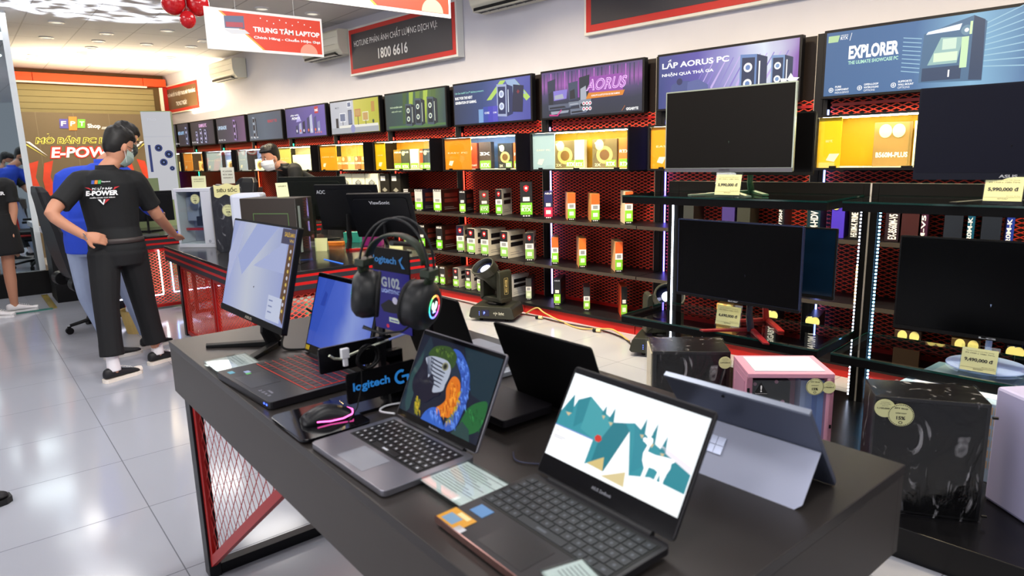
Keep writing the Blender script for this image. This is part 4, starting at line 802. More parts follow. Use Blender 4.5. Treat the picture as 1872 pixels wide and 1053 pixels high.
# black wrapped case right + white case at the edge + white case below LG stand
bk2 = thing('pc_case', 'black PC case in stretch film, larger one nearest the right front', 'computer case', (.824, -2.574, .1215), pi+.565)
b = MB(); b.box(-.182, .182, 0, .20, 0, .445, mat('#0c0c10', .35)); b.build('body', bk2, bevel=.004); b = MB(); b.box(-.178, .168, -.005, 0, .012, .43, mat('#060608', .06, spec=.2)); b.build('glass_side_panel', bk2)
b = MB(); b.box(-.190, .187, -.012, .205, .0, .449, M_wrap); b.build('stretch_film', bk2); b = MB(); b.cyl((.183, -.01, .40), (.20, -.01, .40), .005, M_dark, n=10); b.cyl((.183, -.01, .03), (.20, -.01, .03), .005, M_dark, n=10); b.build('panel_screw', bk2)
sticker(bk2, -.150, .405, .034, -.014, PR('1,150,000 đ')); sticker(bk2, -.098, .385, .042, -.0165, SALE, True)
wc = thing('pc_case', 'white perforated PC case at the right picture edge', 'computer case', (.318, -2.72, .1215), pi+.95)
M_perf, ntp, bpf = node_mat('perforated_white'); tcp = ntp.nodes.new('ShaderNodeTexCoord'); vo = ntp.nodes.new('ShaderNodeTexVoronoi'); vo.inputs['Scale'].default_value = 190; vo.inputs['Randomness'].default_value = 0
crp = ntp.nodes.new('ShaderNodeValToRGB'); crp.color_ramp.elements[0].color = (.06, .06, .10, 1); crp.color_ramp.elements[1].color = (.42, .42, .62, 1); crp.color_ramp.elements[0].position = .30; crp.color_ramp.elements[1].position = .38
ntp.links.new(tcp.outputs['Object'], vo.inputs['Vector']); ntp.links.new(vo.outputs['Distance'], crp.inputs[0]); ntp.links.new(crp.outputs[0], bpf.inputs['Base Color'])
MWc = mat('#b4b4dc', .35)
b = MB(); b.box(-.10, .12, .02, .42, 0, .45, MWc); b.build('body', wc, bevel=.012)
b = MB(); b.prism([(-.10, .06), (-.02, .0), (.12, .0), (.12, .46), (.0, .46), (-.10, .44)], -.03, .02, M_perf); b.build('front_mesh', wc)
b = MB(); b.prism([(.01, .03), (.03, .01), (.04, .05), (.04, .41), (.01, .43)], -.036, -.03, MWc); b.build('front_rib', wc); b = MB(); put_text(b, 'X', -.07, .035, .03, .03, -.034, mat('#30303a', .3, metal=.8), .02, .3); b.build('badge', wc)
wc2 = thing('pc_case', 'pale blue white PC case standing below the lower right glass shelf', 'computer case', W(.60, -3.10, .1215), WR-.12)
MB2 = mat('#a9c4dc', .4)
b = MB(); b.box(-.23, .23, 0, .44, 0, .33, MB2); b.build('body', wc2, bevel=.004); b = MB()
for i in range(14):
    for j in range(6): b.box(.03+.013*i, .037+.013*i, -.002, .0, .06+.045*j, .09+.045*j, mat('#c8a880', .5))
b.build('side_vent', wc2)
b = MB(); b.box(-.19, .12, .05, .40, .33, .333, mat('#dce8f2', .5)); b.build('top_filter', wc2)
# ================================================================== THE FRONT DISPLAY TABLE
TZ = .845
M_tab = mat('#35312f', 0.34, spec=.4, name='table_laminate', noise=.04); M_ap = mat('#433e3a', .42, spec=.35, noise=.04)
tb = thing('display_table', 'long dark display table with red mesh ends carrying the laptops', 'table', (1.5065, -.93, 0), pi)
def tx(x): return 1.5065-x
def ty(y): return -.93-y
X0, X1, Y0, Y1 = .468, 2.545, -.506, -1.353      # right, left, front, back (world)
b = MB(); b.box(tx(X1), tx(X0), ty(Y0), ty(Y1), TZ-.022, TZ, M_tab); b.build('tabletop', tb, bevel=.0015)
b = MB()
b.box(tx(X1)+.001, tx(X0)-.001, ty(Y0)+.002, ty(Y0)+.022, TZ-.185, TZ-.023, M_ap); b.build('apron', tb)
b = MB(); b.box(tx(X1)+.001, tx(X0)-.001, ty(Y1)-.022, ty(Y1)-.002, TZ-.185, TZ-.023, M_ap); b.build('apron', tb)
b = MB(); b.box(tx(X1)+.001, tx(X1)+.02, ty(Y0)+.023, ty(Y1)-.023, TZ-.185, TZ-.023, M_ap); b.build('apron', tb)
b = MB(); b.box(tx(X0)-.02, tx(X0)-.001, ty(Y0)+.023, ty(Y1)-.023, TZ-.185, TZ-.023, M_ap); b.build('apron', tb)
LX0, LX1 = .60, 2.40
for x in (LX0, LX1):
    for y in (Y0-.004, Y1+.044):
        b = MB(); b.box(tx(x)-.030, tx(x)+.030, ty(y)+.0, ty(y)+.04, 0, TZ-.186, M_black); b.build('leg', tb, bevel=.002)
    b = MB(); b.box(tx(x)-.022, tx(x)+.022, ty(Y0-.045), ty(Y1+.045), 0.0, .04, M_black); b.build('floor_rail', tb, bevel=.002)
def dmesh(pts, m, y, cell=.056, t=.004):
    """diamond wire mesh clipped to a triangle in x,z"""
    b = MB(); (ax, az), (bx, bz), (cx, cz) = pts
    x0 = min(p[0] for p in pts); x1 = max(p[0] for p in pts); z0 = min(p[1] for p in pts); z1 = max(p[1] for p in pts)
    def clip(p, q):
        t0, t1 = 0.0, 1.0; o = (ax-bx)*(cz-bz)-(az-bz)*(cx-bx)
        tri = pts
        for i in range(3):
            A = tri[i]; B = tri[(i+1) % 3]; C = tri[(i+2) % 3]
            def s(P): return (B[0]-A[0])*(P[1]-A[1])-(B[1]-A[1])*(P[0]-A[0])
            sg = 1 if s(C) > 0 else -1; d0 = s(p)*sg; d1 = s(q)*sg
            if d0 < 0 and d1 < 0: return None
            if d0 < 0: t0 = max(t0, d0/(d0-d1))
            elif d1 < 0: t1 = min(t1, d0/(d0-d1))
        if t1 <= t0: return None
        return [(p[0]+(q[0]-p[0])*k, p[1]+(q[1]-p[1])*k) for k in (t0, t1)]
    L_ = 2.5
    for sgn in (1, -1):
        k = -60
        for k in range(-70, 70):
            cx_ = x0+k*cell; r = clip((cx_-L_*sgn*.5, z0-L_*.78*.0-.0), (cx_+L_*sgn*.5+0, z0+L_*1.25))
            if not r: continue
            (px_, pz_), (qx_, qz_) = r
            b.add([(px_-t/2, y, pz_), (px_+t/2, y+.001, pz_), (qx_+t/2, y+.001, qz_), (qx_-t/2, y, qz_)], [(0, 1, 2, 3)], m)
    return b
MESHR = mat('#9c1a12', .45, metal=.2)
for yy in (Y0-.02, Y1+.02):
    for lx, dx in ((LX1, -1), (LX0, 1)):
        a = lx+dx*.031; e_ = lx+dx*(.86 if dx < 0 else .33)
        P0, P1, P2 = (tx(a), TZ-.19), (tx(a), .045), (tx(e_), TZ-.19)
        dmesh([P0, P1, P2], MESHR, ty(yy)).build('mesh_panel', tb)
        b = MB(); s = -1 if dx > 0 else 1
        b.prism([P0, P1, (P1[0]+s*.03, P1[1]+.02), (P0[0]+s*.03, P0[1])], ty(yy)-.008, ty(yy)+.008, M_red)
        b.prism([P1, P2, (P2[0]-s*.045, P2[1]), (P1[0], P1[1]+.04)], ty(yy)-.009, ty(yy)+.009, M_red); b.build('mesh_frame', tb)

# ---- laptops ---------------------------------------------------------------
def laptop(lab, loc, rz, Wd, D, H, tilt, body, lid=None, th=.015, lidth=.006, key='#121214', keyglow=None, deck=None, keys=True, touch=True, z=TZ, kb=(.80, .50), keyc=None, lift=0.0, lidlogo=None):
    t = thing('laptop', lab, 'laptop', (loc[0], loc[1], z), rz, 'laptops on the front table'); lid = lid or body
    BT = Matrix.Rotation(0, 4, 'X')
    b = MB(); b.rbox(Wd, D, .012, 0, 0, body) if 0 else None
    # base: rounded slab
    pts = []
    r = .012
    for cx, cy, a0 in ((Wd/2-r, -D+r, -pi/2), (Wd/2-r, -r, 0), (-Wd/2+r, -r, pi/2), (-Wd/2+r, -D+r, pi)):
        for i in range(5): a = a0+pi/2*i/4; pts.append((cx+r*cos(a), cy+r*sin(a)))
    n = len(pts); b.add([(x, y, .002+lift*( (y+D)/D)) for x, y in pts]+[(x, y, th+lift*((y+D)/D)) for x, y in pts], [tuple(range(n))[::-1], tuple(range(n, 2*n))]+[(i, (i+1) % n, n+(i+1) % n, n+i) for i in range(n)], body)
    base = b.build('base', t, bevel=.0015)
    S = Matrix.Shear('XY', 4, (0, 0)) if 0 else Matrix(((1, 0, 0, 0), (0, 1, 0, 0), (0, lift/D, 1, lift), (0, 0, 0, 1)))
    if keys:
        kw, kd = Wd*kb[0], D*kb[1]; ky = -.018-kd; b = MB()
        b.box(-kw/2-.003, kw/2+.003, ky-.003, ky+kd+.003, th, th+.0006, mat(deck or key, .5), S) if deck != body else None
        rows = 6
        kk = mat(key, .45)
        for rr in range(rows):
            rh = kd/rows*(1 if rr else 1); y_ = ky+rr*kd/rows; nk = [9, 12, 13, 14, 14, 14][rr]; x = -kw/2
            ws = ([1, 1, 1, 1.1, 5.2, 1, 1, 1, 1.5] if rr == 0 else [1]*nk); sm = sum(ws)
            for w__ in ws:
                q = kw*w__/sm; g = .0014; b.box(x+g, x+q-g, y_+g, y_+rh-g, th+.0006, th+.0018, kk, S)
                if keyc: b.box(x+q*.4, x+q*.6, y_+rh*.35, y_+rh*.65, th+.0018, th+.002, keyc, S)
                x += q
        b.build('keyboard', t)
        if keyglow:
            b = MB(); b.box(-kw/2-.001, kw/2+.001, ky-.001, ky+kd+.001, th+.0006, th+.0009, keyglow, S); b.build('key_backlight', t)
    if touch: b = MB(); b.box(-Wd*.17+(-.02 if keyglow else 0), Wd*.17+(-.02 if keyglow else 0), -D+.012, -D+.012+D*.30, th, th+.0004, mat('#8b8e98' if body != M_lapdark else '#17171a', .3), S); b.build('touchpad', t)
    T = Matrix.Translation((0, 0, th+lift)) @ Matrix.Rotation(-tilt, 4, 'X')
    b = MB(); b.rbox(Wd, H, .008, 0, lidth, lid, .004, T); ld = b.build('lid', t, bevel=.001)
    b = MB(); b.cyl((-Wd*.38, .0, th+lift*.98), (Wd*.38, 0, th+lift*.98), .006, mat('#1a1a1d', .4), n=10); b.build('hinge', t)
    return t, T, ld, S
M_lapdark = mat('#1d1c20', .38, name='dark_laptop_shell'); M_mac = mat('#8b8a92', .32, metal=.75, name='space_grey_aluminium')
def screen(t, T, Wd, H, art_m, bez=.006, chin=.02, top=.008, glass=True, rough=.1):
    b = MB(); flat(b, [(-Wd/2+.003, .006), (Wd/2-.003, .006), (Wd/2-.003, H+.001), (-Wd/2+.003, H+.001)], -.0006, mat('#0a0a0d', .12), T); b.build('bezel', t)
    b = MB(); x0, x1, z0, z1 = -Wd/2+bez, Wd/2-bez, chin, H-top; flat(b, [(x0, z0), (x1, z0), (x1, z1), (x0, z1)], -.0010, art_m, T)
    def u(px, pz): return (x0+(x1-x0)*px, z0+(z1-z0)*pz)
    return b, u
def scr_m(c, s=1.0):
    """a lit pixel area under glass: emits and still mirrors a little"""
    key = ('scr', c, s)
    if key in _mc: return _mc[key]
    m = mat(c, .11, emit=s); _mc[key] = m; return m
# 1 space grey laptop with parrot picture
t, T, ld, S = laptop('space grey laptop showing a blue and orange parrot', (1.189, -.731), pi+.030, .304, .212, .210, .449, M_mac, keyc=mat('#c8ccd4', .5), kb=(.86, .50))
b, u = screen(t, T, .304, .210, scr_m('#121a30', .8))
def P_(b, pts, c, k, s=1.0): flat(b, [u(*p) for p in pts], -.0010-.0002*k, scr_m(c, s), T)
def smooth_poly(pts, k=4):
    n = len(pts); o = []
    for i in range(n):
        p0, p1, p2, p3 = pts[i-1], pts[i], pts[(i+1) % n], pts[(i+2) % n]
        for q in range(k):
            t = q/k; o.append(tuple(.5*((2*p1[c])+(p2[c]-p0[c])*t+(2*p0[c]-5*p1[c]+4*p2[c]-p3[c])*t*t+(3*p1[c]-p0[c]-3*p2[c]+p3[c])*t**3) for c in (0, 1)))
    return [(min(1, max(0, x)), min(1, max(0, z))) for x, z in o]
def PS(b, pts, c, k, s=1.0): P_(b, smooth_poly(pts), c, k, s)
def feathers(b, pts, c1, c2, k, ln=.05, w=.012, n=40, seed=1, da=0.0):
    """short strokes scattered in a band given as centre line points with half width"""
    rn = random.Random(seed)
    for i in range(n):
        t = rn.random()*(len(pts)-1); j = int(t); t -= j; x = pts[j][0]*(1-t)+pts[j+1][0]*t; z = pts[j][1]*(1-t)+pts[j+1][1]*t; hw = pts[j][2]; x += (rn.random()*2-1)*hw; z += (rn.random()*2-1)*hw*.8
        a = -1.35+da+rn.random()*.5; L_ = ln*(.6+rn.random()*.7); P_(b, [(min(.99, max(.01, q[0])), min(.99, max(.01, q[1]))) for q in ((x-w/2, z), (x+w/2, z), (x+L_*cos(a)*.6, z+L_*sin(a)))], c1 if rn.random() < .5 else c2, k+rn.random())
P_(b, [(0, 0), (.10, 0), (.17, .9), (.10, 1), (0, .5)], '#1c3040', 1, .8); P_(b, [(.0, .45), (.05, .1), (.10, .0), (.13, .05), (.11, .6), (.08, .8)], '#2c4c50', 1.5, .8); P_(b, [(.55, 1), (.66, .75), (.78, .5), (1, .45), (1, 1)], '#15303e', 1, .8); PS(b, [(.76, .10), (.80, .34), (.90, .46), (.985, .47), (.99, .20), (.90, .08), (.82, .05)], '#1f6a34', 2, .8); feathers(b, [(.82, .3, .05), (.9, .35, .07), (.93, .2, .05)], '#2f8a44', '#175228', 2.4, .06, .02, 24, 3); P_(b, [(.70, 0), (.78, .18), (.88, .12), (.92, 0)], '#2c4c4c', 3, .7)
PS(b, [(.43, .93), (.52, .93), (.62, .84), (.70, .72), (.745, .55), (.765, .42), (.755, .25), (.73, .08), (.66, .0), (.60, .05), (.66, .25), (.66, .5), (.60, .68), (.50, .80)], '#3258b4', 4)
feathers(b, [(.50, .88, .03), (.60, .80, .04), (.67, .68, .045), (.71, .52, .04), (.72, .36, .04), (.71, .20, .035), (.68, .06, .03)], '#5f8ce8', '#26439a', 4.4, .07, .018, 110, 5, .25)
PS(b, [(.50, .80), (.57, .72), (.64, .58), (.66, .50), (.60, .42), (.52, .60), (.47, .70)], '#1c2a3c', 5.2)
PS(b, [(.15, .78), (.19, .88), (.28, .93), (.40, .94), (.50, .86), (.50, .72), (.42, .70), (.30, .76), (.20, .76)], '#2f4a1c', 6); feathers(b, [(.22, .86, .03), (.32, .89, .04), (.44, .86, .04)], '#5a7a2a', '#22381a', 6.3, .05, .014, 46, 7)
PS(b, [(.12, .73), (.10, .60), (.06, .42), (.10, .28), (.20, .20), (.30, .20), (.38, .30), (.44, .38), (.30, .60), (.20, .74)], '#100f26', 6.6)
PS(b, [(.135, .72), (.20, .765), (.30, .78), (.415, .77), (.475, .70), (.485, .60), (.47, .50), (.465, .42), (.40, .37), (.345, .36), (.33, .48), (.27, .56), (.24, .50), (.215, .60), (.17, .66)], '#aab2c4', 8)
for i in range(7): q = .045*i; PS(b, [(.20+.012*i, .755-q), (.30, .735-q), (.42-.004*i, .72-q), (.42, .705-q), (.30, .718-q), (.205+.012*i, .738-q)], '#30364a', 8.6, .8)
for i in range(4): P_(b, [(.15+.025*i, .745), (.16+.025*i, .75), (.235+.012*i, .55-.01*i), (.222+.012*i, .54)], '#4a5268', 9.2, .8)
PS(b, [(.405+.040*cos(a), .70+.052*sin(a)) for a in [i*pi/5 for i in range(10)]], '#8a8a70', 10); PS(b, [(.405+.026*cos(a), .70+.036*sin(a)) for a in [i*pi/5 for i in range(10)]], '#3a3c30', 10.4); PS(b, [(.405+.012*cos(a), .70+.018*sin(a)) for a in [i*pi/5 for i in range(10)]], '#050505', 10.8)
PS(b, [(.50, .46), (.52, .60), (.57, .63), (.635, .575), (.67, .44), (.665, .30), (.64, .16), (.56, .14), (.48, .10), (.44, .18), (.50, .26), (.53, .34)], '#d87014', 9)
feathers(b, [(.57, .55, .04), (.60, .44, .05), (.60, .32, .05), (.56, .22, .05), (.50, .18, .04)], '#f29a2c', '#b8560c', 9.4, .075, .016, 90, 9)
feathers(b, [(.66, .5, .015), (.675, .35, .015), (.66, .2, .02), (.62, .10, .02)], '#c8a81c', '#6a7a18', 9.9, .07, .014, 30, 11)
feathers(b, [(.20, .22, .03), (.22, .12, .03), (.26, .05, .03)], '#b8a020', '#7a7a1c', 8.0, .08, .022, 26, 13)
PS(b, [(.32, .02), (.34, .10), (.40, .18), (.48, .20), (.54, .12), (.60, .04), (.60, .0), (.34, .0)], '#3060c0', 10); feathers(b, [(.38, .12, .03), (.46, .14, .04), (.54, .08, .03)], '#6a96f0', '#2448a0', 10.3, .06, .014, 34, 15)
put_text(b, 'MacBook Pro', -.018, .010, .036, .0045, -.0014, mat('#9a9aa2', .4), .02, 0, T); b.build('display', t)
# 2 laptop with deer picture
t, T, ld, S = laptop('dark olive laptop showing a white deer and teal mountains', (.732, -.767), pi-.02, .319, .222, .209, .515, M_lapdark, deck='#1c1e1c', key='#2c3034', keyc=mat('#5a6068', .5), kb=(.93, .50), lift=.008)
b = MB(); b.box(-.160, .160, -.2225, -.2205, .004, .016, mat('#b98f88', .2, metal=.9), S); b.build('front_edge', t)
b, u = screen(t, T, .319, .209, scr_m('#f2f8fc', 1.25), bez=.006, chin=.040, top=.009)
def PC(b, pts, c, k, s=1.0):
    """convex fan pieces, so that outlines with notches stay exact"""
    from mathutils.geometry import tessellate_polygon
    tri = tessellate_polygon([[Vector((x, z, 0)) for x, z in pts]])
    for t3 in tri: P_(b, [pts[i_] for i_ in t3], c, k, s)
PC(b, [(0, 0), (0, .52), (.03, .64), (.063, .76), (.09, .62), (.105, .716), (.192, .801), (.326, .688), (.38, .66), (.441, .60), (.50, .66), (.561, .695), (.63, .628), (.719, .576), (.825, .513), (.993, .42), (.993, .227), (.768, .24), (.64, .17), (.62, .12), (.46, .10), (.30, .06)], '#3a98a6', 1, 1.0)
PC(b, [(.105, .716), (.192, .801), (.20, .50), (.14, .40)], '#2f8a98', 2); PC(b, [(.192, .801), (.326, .688), (.42, .62), (.36, .35), (.20, .42)], '#48a4ae', 2.2); PC(b, [(.42, .62), (.50, .66), (.547, .592), (.467, .092), (.36, .12), (.36, .35)], '#2a7f8d', 2.4); PC(b, [(.561, .695), (.719, .576), (.70, .30), (.64, .2), (.60, .5)], '#3590a0', 2.4); PC(b, [(.80, .53), (.993, .42), (.993, .227), (.86, .235)], '#2f8c9a', 2.5)
for x, z, w__, h__ in ((.063, .55, .07, .21), (.331, .66, .035, .105), (.397, .62, .045, .155), (.63, .62, .04, .17), (.709, .57, .045, .21), (.792, .52, .04, .17)): PC(b, [(x-w__/2, z), (x, z+h__), (x+w__/2, z)], '#2b8896', 3); PC(b, [(x-w__*.3, z-.015), (x+w__*.4, z-.005), (x+.01, z-.05)], '#d8c49a', 3.3)
PC(b, [(.467, .092), (.547, .592), (.639, .17), (.60, .06)], '#f6f8fa', 4, 1.25); PC(b, [(.335, .102), (.440, .236), (.462, .092)], '#dcc684', 4.2); PC(b, [(.463, .043), (.613, .186), (.632, .037)], '#e2d09c', 5)
PC(b, [(0, 0), (.30, .06), (.335, .10), (.462, .092), (.62, .06), (.77, .14), (.993, .20), (1, 0)], '#f2f6f6', 3.6, 1.2); PC(b, [(.76, .585), (.84, .56), (.99, .49), (.99, .425), (.825, .513)], '#ece6ee', 3, 1.15)
deer = [(.655, .554), (.648, .585), (.665, .60), (.675, .585), (.672, .625), (.702, .655), (.690, .625), (.712, .61), (.718, .575), (.708, .53), (.705, .473), (.76, .47), (.83, .49), (.876, .495), (.885, .475), (.868, .45), (.872, .40), (.862, .34), (.856, .26), (.869, .103), (.848, .10), (.835, .25), (.822, .31), (.812, .16), (.795, .15), (.805, .32), (.782, .335), (.745, .33), (.734, .122), (.714, .12), (.718, .30), (.690, .37), (.680, .44), (.690, .53), (.672, .545)]
PC(b, deer, '#fbfdff', 6, 1.3)
PC(b, [(.354+.028*cos(a), .395+.042*sin(a)) for a in [i*pi/3 for i in range(6)]], '#d83a2c', 6.2); PC(b, [(.0, .0), (.0, .36), (.32, .36), (.32, .0)], '#f6fafc', 5, 1.2); PC(b, [(.0, .355), (.0, .368), (.32, .368), (.32, .355)], '#7a9ad8', 5.3)
for i, (zz, ww) in enumerate(((.30, .03), (.24, .10), (.22, .08))): PC(b, [(.02, zz), (.02+ww, zz), (.02+ww, zz+.008), (.02, zz+.008)], '#c9c0c8', 5.4)
put_text(b, 'ASUS ZenBook', -.022, .020, .046, .0055, -.0016, mat('#8a8c94', .4), .02, 0, T); b.build('display', t)
for x, y, w__, h__, c_, lab_ in ((-.128, -.200, .062, .040, '#e0a030', 'yellow promotional sticker'), (-.118, -.155, .036, .026, '#5a8cc0', 'blue processor sticker'), (-.098, -.214, .020, .014, '#d8d8dc', 'white sticker')):
    b = MB(); b.box(x-w__/2, x+w__/2, y-h__/2, y+h__/2, .0152, .0157, mat(c_, .4), S)
    if w__ > .05: b.box(x-.022, x+.01, y-.016, y+.006, .0157, .0159, mat('#7aa0c0', .4), S); b.box(x-.01, x+.02, y+.008, y+.017, .0157, .0159, mat('#f4e2a0', .4), S)
    o = b.build('sticker', t); o['label'] = lab_
# 3 gaming laptop with red keys, blue screen
t, T, ld, S = laptop('black gaming laptop with red lit keyboard and blue screen', (1.812, -.785), pi+.06, .363, .268, .250, .285, M_lapdark, th=.022, lidth=.010, keyglow=glow('#e02a14', .9), key='#1c1214', kb=(.90, .52))
b = MB(); b.box(-.165, .165, -.02, .02, .0, .0225, M_lapdark); b.build('rear_vent', t)
b, u = screen(t, T, .363, .250, grad('screen_blue', [(0, '#2c4cb4'), (.45, '#3f5cc0'), (.7, '#7f92d0'), (1, '#4a62c0')], 'X', .35, .95, -.18, .35, 9), bez=.008, chin=.030, top=.010)
P_(b, [(0, .2), (.16, 1), (.30, 1), (.10, .0), (0, 0)], '#3450b4', 1, .95); P_(b, [(.12, .60), (.17, .82), (.22, .78), (.2, .6)], '#2a44a8', 2, .9); P_(b, [(.62, .02), (.62, .16), (.95, .16), (.95, .02)], '#a8b4dc', 2, .9)
flat(b, [(-.175, .012), (-.150, .012), (-.150, .026), (-.175, .026)], -.0016, mat('#d8b820', .5), T); b.build('display', t)
b = MB(); b.box(-.150, -.125, -.25, -.235, .0221, .0226, mat('#5ab0c8', .4)); b.box(-.12, -.10, -.215, -.20, .0221, .0226, mat('#9fb0d8', .4)); b.box(-.098, -.085, -.218, -.205, .0221, .0226, mat('#60c060', .4)); b.build('sticker', t)
b = MB()
for i in range(4): put_text(b, ['Zz', 'i5', '16', 'GB'][i], 0, 0, .010, .008, 0, mat('#a8a8b4', .4), .02, 0, Matrix.Translation((.07+.018*i, -.25, .0224)) @ Matrix.Rotation(-pi/2, 4, 'X'))
put_text(b, '144Hz', 0, 0, .03, .007, 0, mat('#a8a8b4', .4), .02, 0, Matrix.Translation((.09, -.235, .0224)) @ Matrix.Rotation(-pi/2, 4, 'X')); b.build('deck_print', t)
b = MB(); b.box(.160, .166, -.2685, -.2675, .010, .014, glow('#3a5aff', 6)); b.box(.145, .151, -.2685, -.2675, .010, .014, glow('#3a5aff', 6)); b.build('status_light', t)
# 4 and 5 laptops seen from behind
t, T, ld, S = laptop('matt black laptop seen from behind, nearest the tablet', (1.094, -1.040), .011, .322, .225, .214, .365, mat('#3a322c', .4), lid=mat('#08080a', .6, spec=.2))
b = MB(); b.box(-.15, -.09, -.222, -.205, .0152, .0156, mat('#c8a860', .4)); b.box(-.148, -.12, -.220, -.207, .0157, .016, mat('#4a88c0', .4)); o = b.build('sticker', t)
t, T, ld, S = laptop('silver based laptop with black lid, behind the parrot laptop', (1.585, -1.045), .0, .345, .235, .238, .33, mat('#9aa0aa', .35, metal=.4), lid=mat('#0a0c0e', .5, spec=.25), key='#2a2c30', deck='#7c828c')
b = MB(); b.box(-.004, .004, 0, .001, .0, .001, M_lapdark) if 0 else None
# black flat tray between them
tag(MB().rbox(.27, .15, .01, 0, .018, mat('#17151a', .4), 0, Matrix.Translation((0, .075, 0)) @ Matrix.Rotation(pi/2, 4, 'X')).build('laptop_riser', loc=(1.235, -.935, TZ+.018), rz=pi, bevel=.002), 'flat black riser plate lying behind the parrot laptop screen', 'stand')
# 6 tablet with kickstand
tt = thing('tablet_computer', 'grey tablet leaning on its pale kickstand, seen from behind', 'tablet', (.661, -1.162, TZ), pi+.032)
T = Matrix.Rotation(.619, 4, 'X')
M_tabg = mat('#656c80', .38, metal=.35, name='tablet_magnesium'); M_kick = mat('#c9d0ea', .5)
b = MB(); b.rbox(.292, .215, .008, -.0, .009, M_tabg, 0, T); b.build('body', tt, bevel=.0015)
b = MB(); b.box(-.146, .146, -.0005, .0095, .210, .2155, mat('#a4acbc', .3, metal=.5), T); b.build('top_edge', tt)
b = MB(); b.cyl(T @ Vector((-.02, -.0008, .198)), T @ Vector((-.02, -.002, .198)), .003, M_dark, n=12); b.build('rear_camera', tt)
hz = T @ Vector((0, -.002, .105)); ky = -.128
K = Matrix.Translation(hz) @ Matrix.Rotation(math.atan2((-hz.y+ky), -hz.z*-1)*0, 4, 'X')
b = MB(); dy = ky-hz.y; L_ = math.hypot(dy, hz.z)
def kp(x, s, o=0): return (x, hz.y+dy*s/L_+o*(-hz.z/L_)*-1*0-o*hz.z/L_, hz.z-hz.z*s/L_+o*dy/L_*-1*-1*0+o*(-dy)/L_*-1*0)
v = []
for o_ in (0, -.003):
    for x, s_ in ((-.143, 0), (.143, 0), (.143, L_-.012), (.132, L_), (-.132, L_), (-.143, L_-.012)): v.append((x, hz.y+dy*s_/L_+o_*hz.z/L_, hz.z*(1-s_/L_)+o_*dy/L_*-1+.0015))
b.add(v, [(5, 4, 3, 2, 1, 0), (6, 7, 8, 9, 10, 11)]+[(i, (i+1) % 6, 6+(i+1) % 6, 6+i) for i in range(6)], M_kick); b.build('kickstand', tt)
b = MB(); F = Matrix.Translation((0, hz.y+dy*.42, hz.z*.58)) @ Matrix.Rotation(math.atan2(-dy, hz.z)*-1, 4, 'X')
for i, (x, z) in enumerate(((-.017, .0), (.0005, .0), (-.017, -.0175), (.0005, -.0175))): flat(b, rect(x-.045, z, .0165, .0165), -.0045, mat('#6c7284', .15, metal=.8), F)
b.build('logo_plate', tt)

# ---- upright monitor on the table -----------------------------------------
m_as = grad('screen_lilac', [(0, '#9aa6d8'), (.4, '#c2c8d8'), (.7, '#aab4d6'), (1, '#8f9bd2')], 'X', .54, .86, -.27, .22, 4)
mo = monitor('lit monitor with pale lilac screen on the far end of the table', (2.205, -.682), pi+.028, .54, .325, .945, TZ, screen=m_as, tilt=.249, logo='ASUS', foot=.17, chin=.022, logo_c='#a8a090')
T = Matrix.Translation((0, 0, .1)) @ Matrix.Rotation(-.249, 4, 'X'); a = MB()
flat(a, [(-.18, .20), (-.05, .318), (.13, .318), (-.12, .14)], -.0016, scr_m('#a2aedb', .9), T); flat(a, [(-.27, .2), (-.2, .318), (-.15, .318), (-.24, .1)], -.0016, scr_m('#b0b8dc', .9), T); flat(a, [(-.03, .18), (.16, .26), (.2, .318), (.22, .18)], -.0018, scr_m('#aab4dc', .9), T)
flat(a, [(.215, .06), (.262, .03), (.262, .318), (.225, .318)], -.0022, mat('#6a4a30', .4, emit=.7), T); flat(a, rect(.165, .27, .097, .046), -.0026, mat('#4a4664', .4, emit=.7), T)
for i in range(10): flat(a, circ(.245, .07+.02*i, .006, 8), -.003, scr_m(['#e0c060', '#d8d8e8'][i % 2], .8), T)
put_text(a, 'SALE', .185, .292, .035, .014, -.0032, scr_m('#d8b048', .9), .02, 0, T); put_text(a, 'GAMING', .222, .292, .037, .012, -.0032, scr_m('#d8b048', .9), .02, 0, T); put_text(a, 'VN', .225, .276, .03, .01, -.0032, scr_m('#c8a860', .9), .02, 0, T)
flat(a, rect(.13, .03, .105, .075), -.0026, scr_m('#c4cce4', .9), T)
for i in range(3): flat(a, rect(.14, .088-.018*i, .03, .004), -.003, scr_m('#7a86b0', .9), T)
a.build('screen_picture', mo)

# ---- acrylic price sheets ---------------------------------------------------
def sheet(lab, loc, rz, w, d, h=.016, lines=9, tilt=0):
    t = thing('price_sheet_holder', lab, 'price tag', (loc[0], loc[1], loc[2] if len(loc) > 2 else TZ), rz, 'acrylic price sheet holders', rot=(tilt, 0, rz))
    b = MB(); b.box(-w/2, w/2, -d/2, d/2, 0, .003, M_pane); b.box(-w/2, w/2, -d/2, -d/2+.003, .003, h, M_pane); b.box(-w/2, w/2, d/2-.003, d/2, .003, h, M_pane); b.box(-w/2, w/2, -d/2, d/2, h-.003, h, M_pane); b.build('acrylic_block', t)
    b = MB(); b.box(-w/2+.002, w/2-.002, -d/2+.002, d/2-.002, h-.0055, h-.0035, mat('#f0f1f2', .6)); k = mat('#60646c', .6)
    for i in range(lines): y_ = d/2-.012-(d-.03)*i/lines; b.box(-w/2+.01, (-w/2+.01)+(w-.02)*(.95-.5*((i*37) % 10)/10), y_-.0012, y_, h-.0034, h-.0032, k)
    b.build('paper_sheet', t); return t
sheet('clear price holder with white sheet beside the lit monitor', (2.075, -.578), pi, .135, .125)
sheet('white price sheet holder between parrot laptop and deer laptop', (.960, -.660), pi, .155, .115, .014, 12)
sheet('white card lying on the palm rest of the deer laptop', (.600, -.588, TZ+.026), pi-.25, .085, .07, .006, 6)

